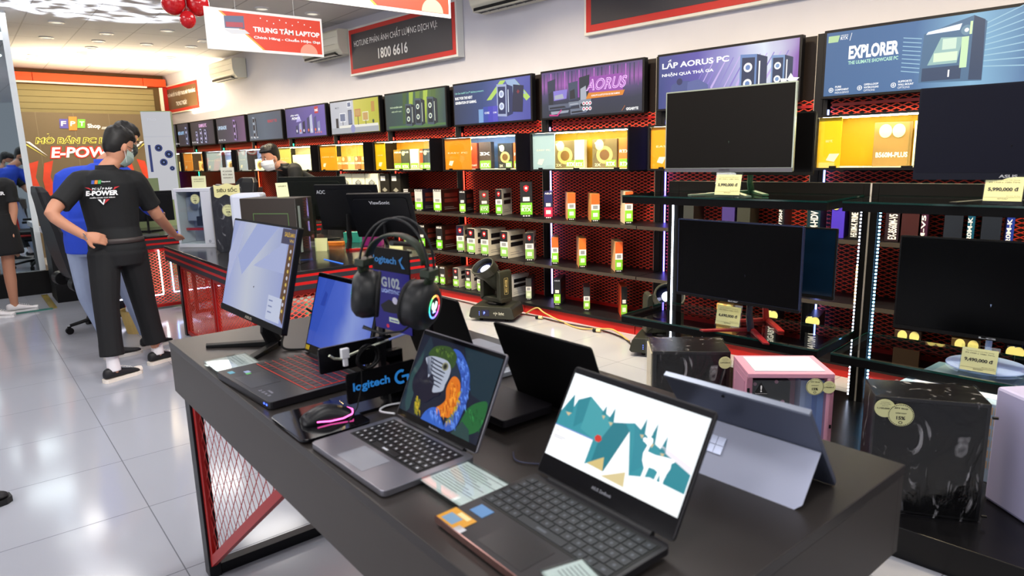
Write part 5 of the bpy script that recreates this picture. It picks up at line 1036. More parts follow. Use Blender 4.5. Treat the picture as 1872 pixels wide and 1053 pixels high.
# ---- mouse on dish, cables, branded display ---------------------------------
dish = tag(MB().rbox(.20, .17, .02, 0, .006, mat('#0c0c10', .08), 0, Matrix.Translation((0, .085, 0)) @ Matrix.Rotation(pi/2, 4, 'X')).build('mouse_tray', loc=(1.455, -.59, TZ+.006), rz=pi, bevel=.001), 'glossy black tray under the glowing gaming mouse', 'tray')
ms = thing('gaming_mouse', 'black gaming mouse with pink glowing rim on black tray', 'mouse', (1.442, -.602, TZ+.007), pi-.18)
def mouse_rings(k=1.0, dz=0):
    rs = []
    for j in range(13):
        s = j/12; y = -.06+.12*s; w = .030*(.72+.38*abs(s-.45)*1.2) if 0 < j < 12 else .018; hgt = .036*sin(pi*min(1, max(.04, .12+s*.80)))*.98+.004
        w = .031*(1-.35*(1-abs(2*s-1))*.35) if 0 < j < 12 else .020
        rs.append([(k*w*cos(a)*(1 if sin(a) > 0 else .92), y*k, dz+max(0, sin(a))*hgt*k+(0.002 if sin(a) <= 0 else .002)) for a in [2*pi*i/20 for i in range(20)]])
    return rs
b = MB(); b.rings(mouse_rings(), mat('#17181c', .35)); b.build('body', ms, smooth=True)
b = MB(); b.tube([(-.027, -.03, .012), (-.0305, .0, .009), (-.031, .03, .010), (-.024, .054, .014), (0, .0605, .016), (.024, .054, .014), (.031, .03, .010), (.0305, .0, .009), (.027, -.03, .012)], .0016, glow('#ff5ab4', 5), 6); b.build('light_strip', ms)
b = MB(); put_text(b, 'G', -.006, .0, .012, .012, 0, glow('#ffd890', 5), .03, 0, Matrix.Translation((0, .040, .033)) @ Matrix.Rotation(.75, 4, 'X') @ Matrix.Rotation(pi, 4, 'Z')); b.cyl((-.003, -.042, .02), (.003, -.042, .02), .010, mat('#26262a', .5), n=16); b.build('scroll_wheel', ms)
ld_ = thing('brand_display', 'black merchandising display with blue lettered sign beside the parrot laptop', 'display stand', (1.455, -.755, TZ), -pi/2)
b = MB(); b.box(-.09, .10, -.02, .12, 0, .008, M_black2); b.build('base_plate', ld_)
b = MB(); b.box(.035, .075, .02, .045, .008, .13, M_black2); b.build('column', ld_)
b = MB(); b.rbox(.19, .075, .006, -.006, .0, M_black2, .028, Matrix.Translation((.0, 0, 0))); 
BL = mat('#2f8fe6', .35, emit=.55)
put_text(b, 'logitech', -.080, .052, .10, .027, -.0068, BL, .03); b.rings([[(.052+r*cos(a), -.0069, .066+r*sin(a)) for r in (.012, .019)] for a in [R_(60+i*240/14) for i in range(15)]], BL, caps=False, closed=False); flat(b, [(.054, .069), (.075, .069), (.075, .052), (.068, .052), (.068, .063), (.054, .063)], -.0069, BL); b.build('front_sign', ld_)
b = MB(); b.rbox(.20, .065, .006, -.006, 0, M_black2, .095, Matrix.Translation((-.03, .07, 0))); b.box(.035, .075, .02, .075, .10, .115, M_black2); b.build('upper_panel', ld_)
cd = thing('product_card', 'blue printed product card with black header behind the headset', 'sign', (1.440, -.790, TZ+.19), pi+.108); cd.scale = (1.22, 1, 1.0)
b = MB(); b.box(-.062, .062, 0, .004, 0, .205, M_black2); b.build('board', cd)
b = MB(); flat(b, rect(-.062, .0, .124, .148), -.0008, mat('#2a20c0', .4, emit=.25)); put_text(b, 'logitech', -.056, .163, .078, .022, -.001, mat('#3f9cf0', .4, emit=.4), .03); flat(b, [(.03, .18), (.045, .19), (.036, .175), (.05, .16), (.04, .16)], -.001, mat('#3f9cf0', .4, emit=.4))  # faint glow added to the card print to brighten its blue
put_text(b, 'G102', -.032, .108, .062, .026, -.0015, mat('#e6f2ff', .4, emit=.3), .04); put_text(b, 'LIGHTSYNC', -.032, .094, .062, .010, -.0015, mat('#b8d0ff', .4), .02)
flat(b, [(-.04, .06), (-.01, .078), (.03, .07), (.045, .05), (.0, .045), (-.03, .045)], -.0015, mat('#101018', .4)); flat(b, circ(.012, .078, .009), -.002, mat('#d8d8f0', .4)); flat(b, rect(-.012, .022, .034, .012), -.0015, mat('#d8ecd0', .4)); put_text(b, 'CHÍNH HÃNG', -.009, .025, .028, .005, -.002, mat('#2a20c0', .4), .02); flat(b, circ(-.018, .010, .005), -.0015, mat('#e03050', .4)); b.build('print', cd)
b = MB(); b.box(-.060, -.045, .004, .012, -.185, .02, M_black2); b.box(-.075, -.03, -.0, .03, -.189, -.184, M_black2); b.build('card_stem', cd)
# headset on its stand
hs = thing('gaming_headset', 'black over-ear gaming headset with rainbow ring, on a stand', 'headset', (1.307, -.723, 1.145), pi+.56, rot=(0, .13, pi+.56))
M_hs = mat('#17191b', .42); M_hs2 = mat('#23301f', .45); M_pad = mat('#0d0d0f', .6)
for s in (1, -1):
    b = MB(); M = Matrix.Translation((.075 if s > 0 else -.082, 0, 0)) @ Matrix.Rotation(0 if s > 0 else .48, 4, 'Z') @ Matrix.Rotation(s*pi/2, 4, 'Y') @ Matrix.Rotation(R_(90), 4, 'Z')
    b.lathe([(.050, -.036), (.054, -.02), (.056, -.004), (.052, .010), (.040, .020), (.034, .022), (.02, .022)], M_hs, n=32, M=M @ Matrix.Scale(1.12, 4, (1, 0, 0))); b.lathe([(.050, -.040), (.053, -.036), (.050, -.030), (.02, -.028)], M_pad, n=32, M=M @ Matrix.Scale(1.12, 4, (1, 0, 0)))
    cup = b.build('ear_cup', hs, smooth=True)
    b = MB()
    for i in range(48):
        a0, a1 = 2*pi*i/48, 2*pi*(i+1)/48; hue = i/48
        col = [('#ff4030'), ('#ff7a40'), ('#ffd060'), ('#60f090'), ('#40e0c0'), ('#50b0ff'), ('#7080ff'), ('#c070ff'), ('#ff60a0')][int(hue*9)]
        b.add([tuple(M @ Vector((r*cos(a), r*sin(a), .0228))) for r, a in ((.0225, a0), (.0265, a0), (.0265, a1), (.0225, a1))], [(0, 1, 2, 3)], glow(col, 3.0))
    b.build('light_ring', cup)
    b = MB()
    for dx in (-.007, .007): b.add([tuple(M @ Vector((x, y, .0230))) for x, y in ((dx*.2, -.010), (dx*1.7, -.002), (dx*1.9, .008), (dx, .012), (dx*.3, .002))], [(0, 1, 2, 3, 4)], glow('#d8fff0', 3.5))
    b.add([tuple(M @ Vector((x, y, .0232))) for x, y in ((-.008, -.013), (.008, -.013), (.004, -.006), (-.004, -.006))], [(0, 1, 2, 3)], glow('#a0b0ff', 3.5)); b.build('logo_light', cup)
    b = MB(); b.tube([(s*.078, 0, .045), (s*.083, 0, .062), (s*.080, 0, .075)], [(.018, .008), (.022, .009), (.017, .008)], M_hs2, 12); b.box(s*.08-.012, s*.08+.012, -.024, .024, .066, .082, M_hs2); b.build('yoke', hs, bevel=.002)
for dy in (-.016, .016):
    b = MB(); b.tube([(.083*cos(a)*1.0, dy, .072+.110*sin(a)) for a in [pi*i/24 for i in range(25)]], .0028, M_hs, 8); b.build('headband_wire', hs, smooth=True)
b = MB(); b.tube([(.070*cos(a), 0, .080+.066*sin(a)) for a in [pi*(.05+.9*i/16) for i in range(17)]], [(.020, .004)]*17, M_hs2, 10); b.build('headband_pad', hs, smooth=True)
b = MB(); b.tube([(.06, .02, -.035), (.03, -.01, -.066), (-.01, -.03, -.074), (-.05, -.045, -.062)], [.0028, .0026, .0026, .0045], M_hs, 8); b.build('microphone', hs, smooth=True)
hst = thing('headset_stand', 'slim black post standing behind the headset and carrying it', 'stand', (1.400, -.872, TZ), 0)
b = MB(); b.lathe([(.05, 0), (.05, .006), (.012, .010)], M_black2); b.build('foot', hst); b = MB(); b.tube([(0, 0, .008), (0, 0, .20), (0, 0, .34), (-.02, .03, .405), (-.088, .146, .425)], .006, M_black2, 10); b.build('post', hst)
# peg hook with white clip and coiled cable
hk = thing('peg_hook', 'metal peg hook with white clip in front of blue screen', 'hook', (1.452, -.72, 1.0), -pi/2)
b = MB(); b.tube([(.06, .0, .012), (-.02, .0, .0), (-.07, .0, -.010), (-.085, .0, -.006), (-.097, .0, .004)], .0032, mat('#c8ccb8', .25, metal=.8), 8); b.tube([(.06, 0, .012), (.12, .0, .02)], .003, mat('#8fa0f0', .3), 8); b.build('peg', hk)
b = MB(); b.box(-.068, -.048, -.006, .006, -.010, .014, M_white); b.box(-.064, -.052, -.004, .004, -.030, -.008, M_white); b.build('white_clip', hk, bevel=.002)
b = MB(); b.box(.035, .05, .0, .015, -.14, .02, M_black2); b.build('hook_bracket', hk)
b = MB(); pts = []
for i in range(100): a = 2*pi*i/20; rr = .027+.003*sin(i*.7); pts.append((.0+rr*cos(a), -.004+.0025*(i/20)-.004, -.020+rr*1.05*sin(a)))
b.tube(pts, .0021, M_dark, 6); b.tube([(-.02, -.004, -.04), (-.03, -.02, -.08), (-.06, -.05, -.12), (-.10, -.07, -.148)], .0016, M_dark, 6)
tag(b.build('coiled_cable', loc=(1.452, -.72, 1.0), rz=-pi/2), 'coiled black mouse cable hanging on the peg hook', 'cable')
def cable(lab, pts, r, m):
    # smooth through the points
    P = [Vector(p) for p in pts]; out = []
    for i in range(len(P)-1):
        p0 = P[max(i-1, 0)]; p1 = P[i]; p2 = P[i+1]; p3 = P[min(i+2, len(P)-1)]
        for k in range(8):
            t_ = k/8; out.append(.5*((2*p1)+(p2-p0)*t_+(2*p0-5*p1+4*p2-p3)*t_*t_+(3*p1-p0-3*p2+p3)*t_**3))
    out.append(P[-1]); b = MB(); b.tube(out, r, m, 8); o = b.build('cable', smooth=True); return tag(o, lab, 'cable')
cable('white charging cable curling behind the parrot laptop', [(1.36, -.735, TZ+.012), (1.405, -.72, TZ+.010), (1.43, -.76, TZ+.008), (1.40, -.83, TZ+.006), (1.34, -.86, TZ+.005)], .0026, M_white)
cable('black cable running from the lit monitor foot to the gaming laptop', [(2.20, -.80, TZ+.06), (2.14, -.76, TZ+.01), (2.08, -.80, TZ+.006), (2.02, -.84, TZ+.02), (1.98, -.825, TZ+.02)], .004, M_dark)
cable('black cable arching behind the gaming laptop screen', [(2.16, -.86, TZ+.12), (2.08, -.93, TZ+.05), (1.98, -.97, TZ+.006), (1.86, -.98, TZ+.005)], .004, M_dark)
cable('thin black cable lying beside the matt black laptop', [(1.02, -.82, TZ+.004), (.98, -.80, TZ+.004), (.93, -.84, TZ+.004), (.90, -.93, TZ+.004)], .0015, mat('#3a3e58', .4))
# ================================================================== DEMO COUNTERS IN THE MIDDLE
M_dtop = mat('#1b1a1c', .22, coat=.3, name='gloss_black_desktop'); M_stripe = mat('#c01414', .35, emit=0)
def counter(lab, x0, x1, y0, y1, z, sides, meshes, leds):
    """x0<x1, y0<y1 world box; striped edges; sides: list of ('x',x,y0,y1) or ('y',y,x0,x1) frames"""
    t = thing('demo_counter', lab, 'counter', ((x0+x1)/2, (y0+y1)/2, 0), 0); ox, oy = (x0+x1)/2, (y0+y1)/2
    b = MB(); b.box(x0-ox, x1-ox, y0-oy, y1-oy, z-.022, z, M_dtop); b.build('countertop', t, bevel=.002)
    for (ax, s) in ((0, -1), (0, 1), (1, -1), (1, 1)):
        b = MB(); e = .004
        for za, zb_, m in ((-.040, -.0225, M_stripe), (-.072, -.040, M_charc), (-.092, -.072, M_stripe), (-.125, -.092, M_charc)):
            if ax == 0: xx = (x0 if s < 0 else x1)-ox; b.box(min(xx, xx+s*-.02), max(xx, xx-s*.02), y0-oy+e, y1-oy-e, z+za, z+zb_, m)
            else: yy = (y0 if s < 0 else y1)-oy; b.box(x0-ox+e, x1-ox-e, min(yy, yy-s*.02), max(yy, yy-s*.02), z+za, z+zb_, m)
        b.build('striped_edge', t)
    for (lx, ly) in sides: b = MB(); b.box(lx-ox-.03, lx-ox+.03, ly-oy-.03, ly-oy+.03, 0, z-.126, M_black); b.build('leg', t, bevel=.002)
    for kind, c, a0, a1, z0, z1 in meshes:
        w_2 = a1-a0; e_ = expanded(w_2-.06, z1-z0-.06, .05, .03, .0062, M_mesh)
        o = e_.build('mesh_panel', t, loc=((a0+a1)/2-ox, c-oy, z0+.03) if kind == 'y' else (c-ox, (a0+a1)/2-oy, z0+.03), rz=0 if kind == 'y' else pi/2)
        for (p, q, r_, s_) in ((a0, a0+.03, z0, z1), (a1-.03, a1, z0, z1), (a0+.03, a1-.03, z0, z0+.03), (a0+.03, a1-.03, z1-.03, z1)):
            b = MB()
            if kind == 'y': b.box(p-ox, q-ox, c-oy-.012, c-oy+.012, r_, s_, M_red)
            else: b.box(c-ox-.012, c-ox+.012, p-oy, q-oy, r_, s_, M_red)
            b.build('mesh_frame', t)
    for (xa, ya, za, xb, yb, zb_, c_, s_) in leds:
        b = MB(); b.tube([(xa-ox, ya-oy, za), (xb-ox, yb-oy, zb_)], .006, glow(c_, s_), 6); b.build('led_strip', t)
    return t
counter('black demo counter with red striped edges carrying cases and monitors', 4.22, 6.52, -2.70, -1.355, .75,
    [(6.17, -1.40), (4.30, -1.42), (6.17, -2.62), (4.30, -2.62)],
    [('y', -1.39, 4.34, 5.20, .02, .62), ('y', -1.39, 5.24, 6.13, .02, .62), ('x', 4.27, -2.58, -1.46, .02, .62), ('x', 6.30, -2.6, -1.5, .15, .62)],
    [(6.125, -1.40, .03, 6.125, -1.40, .60, '#ff3a5a', 9), (4.34, -1.44, .03, 4.34, -1.44, .60, '#ffb0c8', 8), (4.28, -1.50, .05, 4.28, -1.50, .60, '#c8b0ff', 8)])
counter('second demo counter with red stripes behind the standing men', 7.50, 8.60, -3.30, -1.05, .75,
    [(7.56, -1.12), (7.56, -3.2), (8.5, -1.12), (8.5, -3.2)], [('x', 7.53, -1.95, -1.15, .02, .62), ('x', 7.53, -2.75, -1.99, .02, .62)],
    [(7.48, -1.50, .16, 7.48, -1.50, .61, '#ffffff', 14), (7.48, -1.05, .155, 7.48, -1.50, .155, '#e8e8ff', 10), (7.48, -1.60, .17, 7.48, -1.60, .58, '#8fb0ff', 9), (7.48, -1.60, .165, 7.48, -2.6, .165, '#b0c8ff', 10)])
# blue lit edge and small stickers on counter A
b = MB(); b.box(4.30, 4.60, -2.0, -1.99, .7505, .754, glow('#3a80ff', 1.2)); 
tag(b.build('blue_edge_strip'), 'thin blue strip lying on the black demo counter', 'strip')
# counter farther back with laptops and headsets
fc = thing('far_counter', 'far low counter below the small showcases', 'counter', (10.2, -2.9, 0), 0)
b = MB(); b.box(-1.5, 1.5, -.45, .45, .86, .90, M_charc); b.build('countertop', fc); b = MB(); b.box(-1.45, 1.45, -.42, .42, 0, .86, M_dark); b.build('body', fc)
for x, y, lab in ((8.95, -2.50, 'brown laptop lid on far counter, left of the price slip'), (9.0, -2.95, 'brown laptop lid on far counter behind the bannered PC case')):
    t = thing('laptop', lab, 'laptop', (x, y, .90), -pi/2+pi+.0, 'laptops on the far counter'); b = MB(); b.box(-.17, .17, -.0, .23, 0, .016, M_lapdark); b.build('base', t)
    b = MB(); b.rbox(.34, .22, .01, -.006, 0, mat('#3c302e', .4), 0, Matrix.Translation((0, 0, .016)) @ Matrix.Rotation(-.2, 4, 'X')); b.build('lid', t)

# monitors seen from behind
def back_monitor(lab, loc, rzf, Wd, H, zb, tilt, body, zbase=.75, **k):
    rz = rzf-pi; dx, dy = sin(rz), -cos(rz); d = .03
    return monitor(lab, (loc[0]+dx*d, loc[1]+dy*d), rz, Wd, H, zb, zbase, body=body, tilt=tilt, depth=d, **k)
M_mb1 = mat('#0d0e12', .42, spec=.3); M_mb2 = mat('#161a17', .45, spec=.3)
back_monitor('leaning black monitor seen from behind, nearest the wall shelves', (4.437, -2.435), pi+.762, .466, .385, .894, .56, M_mb1, backlogo=[('ViewSonic', -.075, .305, .15, .030)], foot=.14)
back_monitor('angular backed gaming monitor with red foot, seen from behind', (4.92, -2.38), pi+.407, .62, .368, .905, .20, M_mb1, backlogo=[('AOC', -.28, .30, .09, .03)], standm=M_dark, foot=.17, footm=M_red)
back_monitor('plain dark monitor seen from behind, left of the gaming monitor', (5.78, -2.46), pi+.514, .708, .382, .937, .14, M_mb2, foot=.16)
back_monitor('dark monitor seen from behind on the second counter, left one', (8.05, -1.55), pi+1.35, .52, .32, .86, .1, M_mb1)
back_monitor('dark monitor seen from behind on the second counter, right one', (8.05, -2.12), pi+1.5, .52, .32, .86, .1, M_mb1)
# green grey partition of the second counter
pt = tag(MB().box(-.42, .42, 0, .04, 0, 1.30, mat('#7c8c66', .6)).build('partition_panel', loc=(8.72, -1.42, 0), rz=-pi/2), 'olive green partition panel behind the second demo counter', 'partition')
# red foot piece under gaming monitor, cards on counter
for x, y, rz, c_, w, h, lab in ((5.10, -2.16, .9+pi, '#c8c890', .17, .10, 'folded yellow card, left of the red monitor foot'), (4.50, -2.52, .9+pi, '#c8c890', .12, .08, 'folded yellow card, right of the red monitor foot')):
    t = thing('folded_card', lab, 'card', (x, y, .75), rz); b = MB(); b.add([(-w/2, -.03, 0), (w/2, -.03, 0), (w/2, 0, h), (-w/2, 0, h), (-w/2, .03, 0), (w/2, .03, 0), (w/2, -.0295, .001), (w/2, .002, h), (-w/2, .002, h)], [(0, 1, 2, 3), (5, 4, 8, 7)], mat(c_, .6)); b.build('card_sheet', t)
small = [('mouse_box', 'teal box on the demo counter behind the gaming monitor', (5.35, -2.58), '#2f9a88', .14, .09), ('mouse_box', 'magenta box on the demo counter behind the leaning black monitor', (5.02, -2.60), '#8a2070', .16, .10), ('mouse_box', 'orange box lying flat on the demo counter', (5.30, -2.36), '#e07820', .2, .03)]
for nm, lab, (x, y), c_, w, h in small: tag(MB().box(-w/2, w/2, 0, .08, 0, h, mat(c_, .4)).build(nm, loc=(x, y, .75), rz=pi+.8, bevel=.002), lab, 'box')

# PC cases on the demo counter
w1 = thing('pc_case', 'white PC case with clear window and round yellow tag', 'computer case', (6.117, -1.531, .75), pi+.717)
Wd, H, D = .339, .50, .20; MW1 = mat('#dfe2ea', .35)
b = MB(); fr = .028
b.box(-Wd/2, Wd/2, 0, D, 0, .035, MW1); b.box(-Wd/2, Wd/2, 0, D, H-.03, H, MW1); b.box(-Wd/2, -Wd/2+fr, 0, D, .035, H-.03, MW1); b.box(Wd/2-.095, Wd/2, 0, D, .035, H-.03, MW1); b.box(-Wd/2+fr, Wd/2-.095, D-.01, D, .035, H-.03, mat('#a6a8bc', .5)); b.build('body', w1, bevel=.004)
b = MB(); b.box(-Wd/2+fr, Wd/2-.10, .08, .10, .14, .16, mat('#c03030', .4)); b.box(-.02, .06, .06, .14, .18, .26, mat('#2a2c34', .4)); b.box(-.13, -.02, .10, .14, .22, .42, mat('#a8aec0', .5)); b.lathe([(.0, 0), (.055, 0), (.055, .02), (.04, .02)], mat('#c8ccd8', .4), (0, 0, 0), 24, Matrix.Translation((-.06, .12, .36)) @ Matrix.Rotation(pi/2, 4, 'X')); b.build('internal_parts', w1)
b = MB(); b.box(-Wd/2+fr-.004, Wd/2-.09, -.001, .001, .03, H-.026, M_pane); b.build('clear_window', w1)
sticker(w1, .03, .41, .042, -.003, SALE, True); b = MB(); flat(b, circ(.125, .055, .014, 7), -.0015, mat('#f4f4f8', .15, metal=.6)); b.build('emblem', w1)
w2 = thing('pc_case', 'dark PC case with wavy paper banner and round yellow tag', 'computer case', (5.60, -1.655, .75), pi+1.25); w2.scale = (1, 1, 1.07)
b = MB(); b.prism([(-.11, .02), (-.08, 0), (.11, 0), (.11, .47), (-.07, .50), (-.11, .48)], 0, .29, mat('#20222c', .35)); b.build('body', w2, bevel=.003)
b = MB(); b.box(-.118, .116, -.006, .296, .0, .485, M_wrap); b.build('stretch_film', w2)
b = MB(); pts = [(-.085+.19*i/12, .415-.012*sin(i*.9)) for i in range(13)]+[(.105-.19*i/12, .500-.008*sin(i*.8)) for i in range(13)]; flat(b, pts, -.010, mat('#efe9a8', .5)); put_text(b, 'SIÊU SỐC', -.065, .445, .15, .035, -.012, mat('#3a3a20', .5), .02); b.build('paper_banner', w2)
sticker(w2, .005, .31, .045, -.012, SALE, True)
w3 = thing('pc_case', 'brown black PC case with glass sheet edge, biggest on the counter', 'computer case', (4.66, -1.685, .75), pi+.62)
b = MB(); b.box(-.27, .17, 0, .21, 0, .455, mat('#2c241e', .4)); b.box(-.28, -.27, .01, .2, .01, .45, mat('#c8ccd8', .4)); b.build('body', w3, bevel=.004)
b = MB()
for (xa, za, xb, zb_) in ((-.17, .35, .11, .352), (.105, .06, .11, .352), (-.17, .06, -.165, .352)): b.box(xa, xb, -.003, .0, za if zb_-za > .01 else za-.004, zb_, mat('#4f6a3c', .3))
b.build('panel_groove', w3)
b = MB(); b.box(.18, .184, -.02, .20, .0, .45, M_pane); b.box(.172, .178, .02, .04, .08, .40, mat('#c8c8c0', .3, metal=.5)); b.build('glass_sheet', w3)
w4 = thing('pc_case', 'white PC case standing just behind the brown black one', 'computer case', (5.16, -1.66, .75), pi+1.1)
b = MB(); b.box(-.11, .11, 0, .30, 0, .47, mat('#c9cfe0', .4)); b.build('body', w4, bevel=.02); b = MB(); b.box(-.105, .105, -.002, 0, .14, .145, mat('#8088a0', .4)); b.build('seam', w4)
def slip(lab, loc, rz, w, h, lines, c_='#dcdcae', tilt=.15):
    t = thing('price_card', lab, 'price tag', loc, rz, 'paper price slips on the cases'); T = Matrix.Rotation(-tilt, 4, 'X')
    b = MB(); b.box(-w/2, w/2, 0, .002, 0, h, mat(c_, .6), T)
    for i, s_ in enumerate(lines): put_text(b, s_, -w*.35, h*(.7-.2*i), w*.7, h*.1, -.001, mat('#4a4a34', .6), .02, 0, T)
    b.build('paper_card', t); return t
slip('yellow price slip standing on the white windowed case', (6.12, -1.60, 1.25), pi+1.2, .11, .10, ['GIÁ BÁN', '21,990,000 đ'])
slip('pale price slip on top of the bannered PC case', (5.72, -1.72, 1.288), pi+1.2, .10, .13, ['PC E-POWER', 'RTX 3060', '18,990,000 đ'], '#d8d8c8')
slip('leaning yellow price slip on the biggest brown case', (4.74, -1.79, 1.206), pi+1.7, .09, .10, ['12,990,000 đ'])
# keyboard and mouse on the second counter
kb = thing('keyboard', 'dark keyboard with blue glow on the second demo counter', 'keyboard', (7.72, -1.86, .75), pi+1.4); b = MB(); b.box(-.2, .2, -.07, .07, 0, .02, M_dark); b.build('body', kb); b = MB()
for i in range(14):
    for j in range(5): b.box(-.19+.027*i, -.168+.027*i, -.06+.024*j, -.041+.024*j, .02, .027, mat('#1c1e28', .4))
b.box(-.2, .2, -.072, -.070, .004, .010, glow('#4060ff', 2)); b.build('keyboard_keys', kb)
m2 = thing('computer_mouse', 'silver computer mouse on the second demo counter', 'mouse', (7.62, -1.33, .75), pi+1.3); b = MB(); b.rings(mouse_rings(1.3), mat('#8a8a94', .3, metal=.4)); b.build('body', m2, smooth=True); b = MB(); b.cyl((-.004, -.05, .03), (.004, -.05, .03), .012, M_dark); b.build('scroll_wheel', m2)
pd = tag(MB().box(-.2, .2, -.12, .12, 0, .004, mat('#2e3030', .6)).build('mouse_pad', loc=(7.66, -1.36, .7502), rz=1.4), 'dark mouse pad at the corner of the second counter', 'mouse pad'); m2.location.z = .7545

# phone poster stand
ps = thing('poster_stand', 'tall white phone poster stand with olive green side', 'display stand', (9.70, -2.11, 0), DL-pi/2-.42)
b = MB(); b.box(-.17, .17, 0, .22, 0, 2.12, mat('#8c9c74', .5)); b.build('body', ps)
b = MB(); b.box(-.168, .168, -.006, .0, 1.0, 2.11, mat('#f2f3fb', .4, emit=.55)); b.build('lit_poster', ps); b = MB()
for x, z, rr in ((-.01, 1.66, .045), (.10, 1.58, .05), (.03, 1.48, .045), (.12, 1.40, .03)): flat(b, circ(x, z, rr), -.008, mat('#2a3a7a', .3)); flat(b, circ(x, z, rr*.62), -.009, mat('#101828', .2)); flat(b, circ(x, z, rr*.3), -.010, mat('#5a70b0', .2))
b.box(-.13, -.10, -.009, -.008, 1.36, 1.7, mat('#2a3a7a', .3)); b.box(-.168, .168, -.008, -.0065, 1.80, 1.803, mat('#a0a8c0', .4)); put_text(b, 'PRO', -.1, 2.0, .1, .03, -.008, mat('#c8ccd8', .4)); b.build('poster_print', ps)

# hanging banners
def banner(lab, loc, rz, w, h, pic):
    t = thing('hanging_banner', lab, 'banner', loc, rz, 'red and white hanging banners'); b = MB(); b.box(-w/2, w/2, 0, .012, 0, h, mat('#f5f2ee', .4)); b.build('board', t)
    b = MB(); rd = mat('#e0442c', .45); wt_ = mat('#fbf7f4', .45)
    flat(b, [(-w/2+.30*w, .02), (w/2-.015, .02), (w/2-.015, h-.02), (-w/2+.10*w, h-.02), (-w/2+.32*w, h*.45)], -.001, rd)
    flat(b, [(-w/2+.02, .02), (-w/2+.45*w, .02), (-w/2+.12*w, h-.02), (-w/2+.02, h-.02)], -.002, wt_); flat(b, [(-w/2+.45*w, .02), (-w/2+.47*w, .02), (-w/2+.13*w, h-.02), (-w/2+.11*w, h-.02)], -.0025, mat('#f0b040', .4))
    if pic:
        flat(b, [(-w*.35, h*.53), (-w*.19, h*.55), (-w*.19, h*.86), (-w*.35, h*.82)], -.003, mat('#5a6888', .4)); flat(b, [(-w*.34, h*.56), (-w*.2, h*.58), (-w*.2, h*.70), (-w*.34, h*.68)], -.0035, mat('#b04050', .4)); flat(b, [(-w*.36, h*.5), (-w*.19, h*.53), (-w*.15, h*.44), (-w*.3, h*.4)], -.003, mat('#d8dade', .4))
        put_text(b, 'TRUNG TÂM LAPTOP', -w*.12, h*.50, w*.59, h*.16, -.003, wt_, .045); put_text(b, 'Chính Hãng - Chuẩn Hiện Đại', -w*.12, h*.32, w*.59, h*.10, -.003, wt_, .035)
    for i in range(9): flat(b, circ(-w*.05+w*.055*i, h*(.85-.05*(i % 3)), .005, 8), -.003, wt_)
    flat(b, [(w*.36+.08*w*cos(a), .02+.08*w*sin(a)) for a in [pi*i/14 for i in range(15)]], -.003, mat('#f4a088', .4)); b.build('print', t)
    for x in (-w*.25, w*.25): o = MB(); o.tube([(x, .006, h), (x, .006, CEIL-loc[2])], .0015, mat('#d0d0d0', .5), 6); o.build('hanging_wire', t)
    return t
banner('red and white hanging banner with laptop picture and full lettering', (5.5, -2.065, 2.29), -pi/2, .915, .30, True)
banner('nearer hanging banner cut off at the picture top', (3.6, -2.02, 2.285), -pi/2+.0, .95, .30, False)
# balloons
for i, (x, y, z, r) in enumerate(((6.5, -1.655, 2.80, .095), (6.5, -1.850, 2.81, .095), (6.45, -1.745, 2.66, .065), (6.70, -1.75, 2.83, .075))):
    t = thing('balloon', ['red balloon, left one of the ceiling bunch', 'red balloon, right one of the ceiling bunch', 'small red balloon lowest in the ceiling bunch', 'red balloon at the back of the ceiling bunch'][i], 'balloon', (x, y, z), 0, 'red balloons at the ceiling'); b = MB(); b.ell((0, 0, 0), (r, r, r*1.12), mat('#c8141e', .18, coat=.5), 24, 16); b.build('balloon_skin', t, smooth=True)
    b = MB(); b.cyl((0, 0, r*1.1), (0, 0, r*1.1+.015), .004, mat('#a01018', .4), .010, 10); b.tube([(0, 0, r*1.12), (0, 0, CEIL-z)], .001, mat('#d0d0d0', .5), 5); b.build('knot_and_string', t)

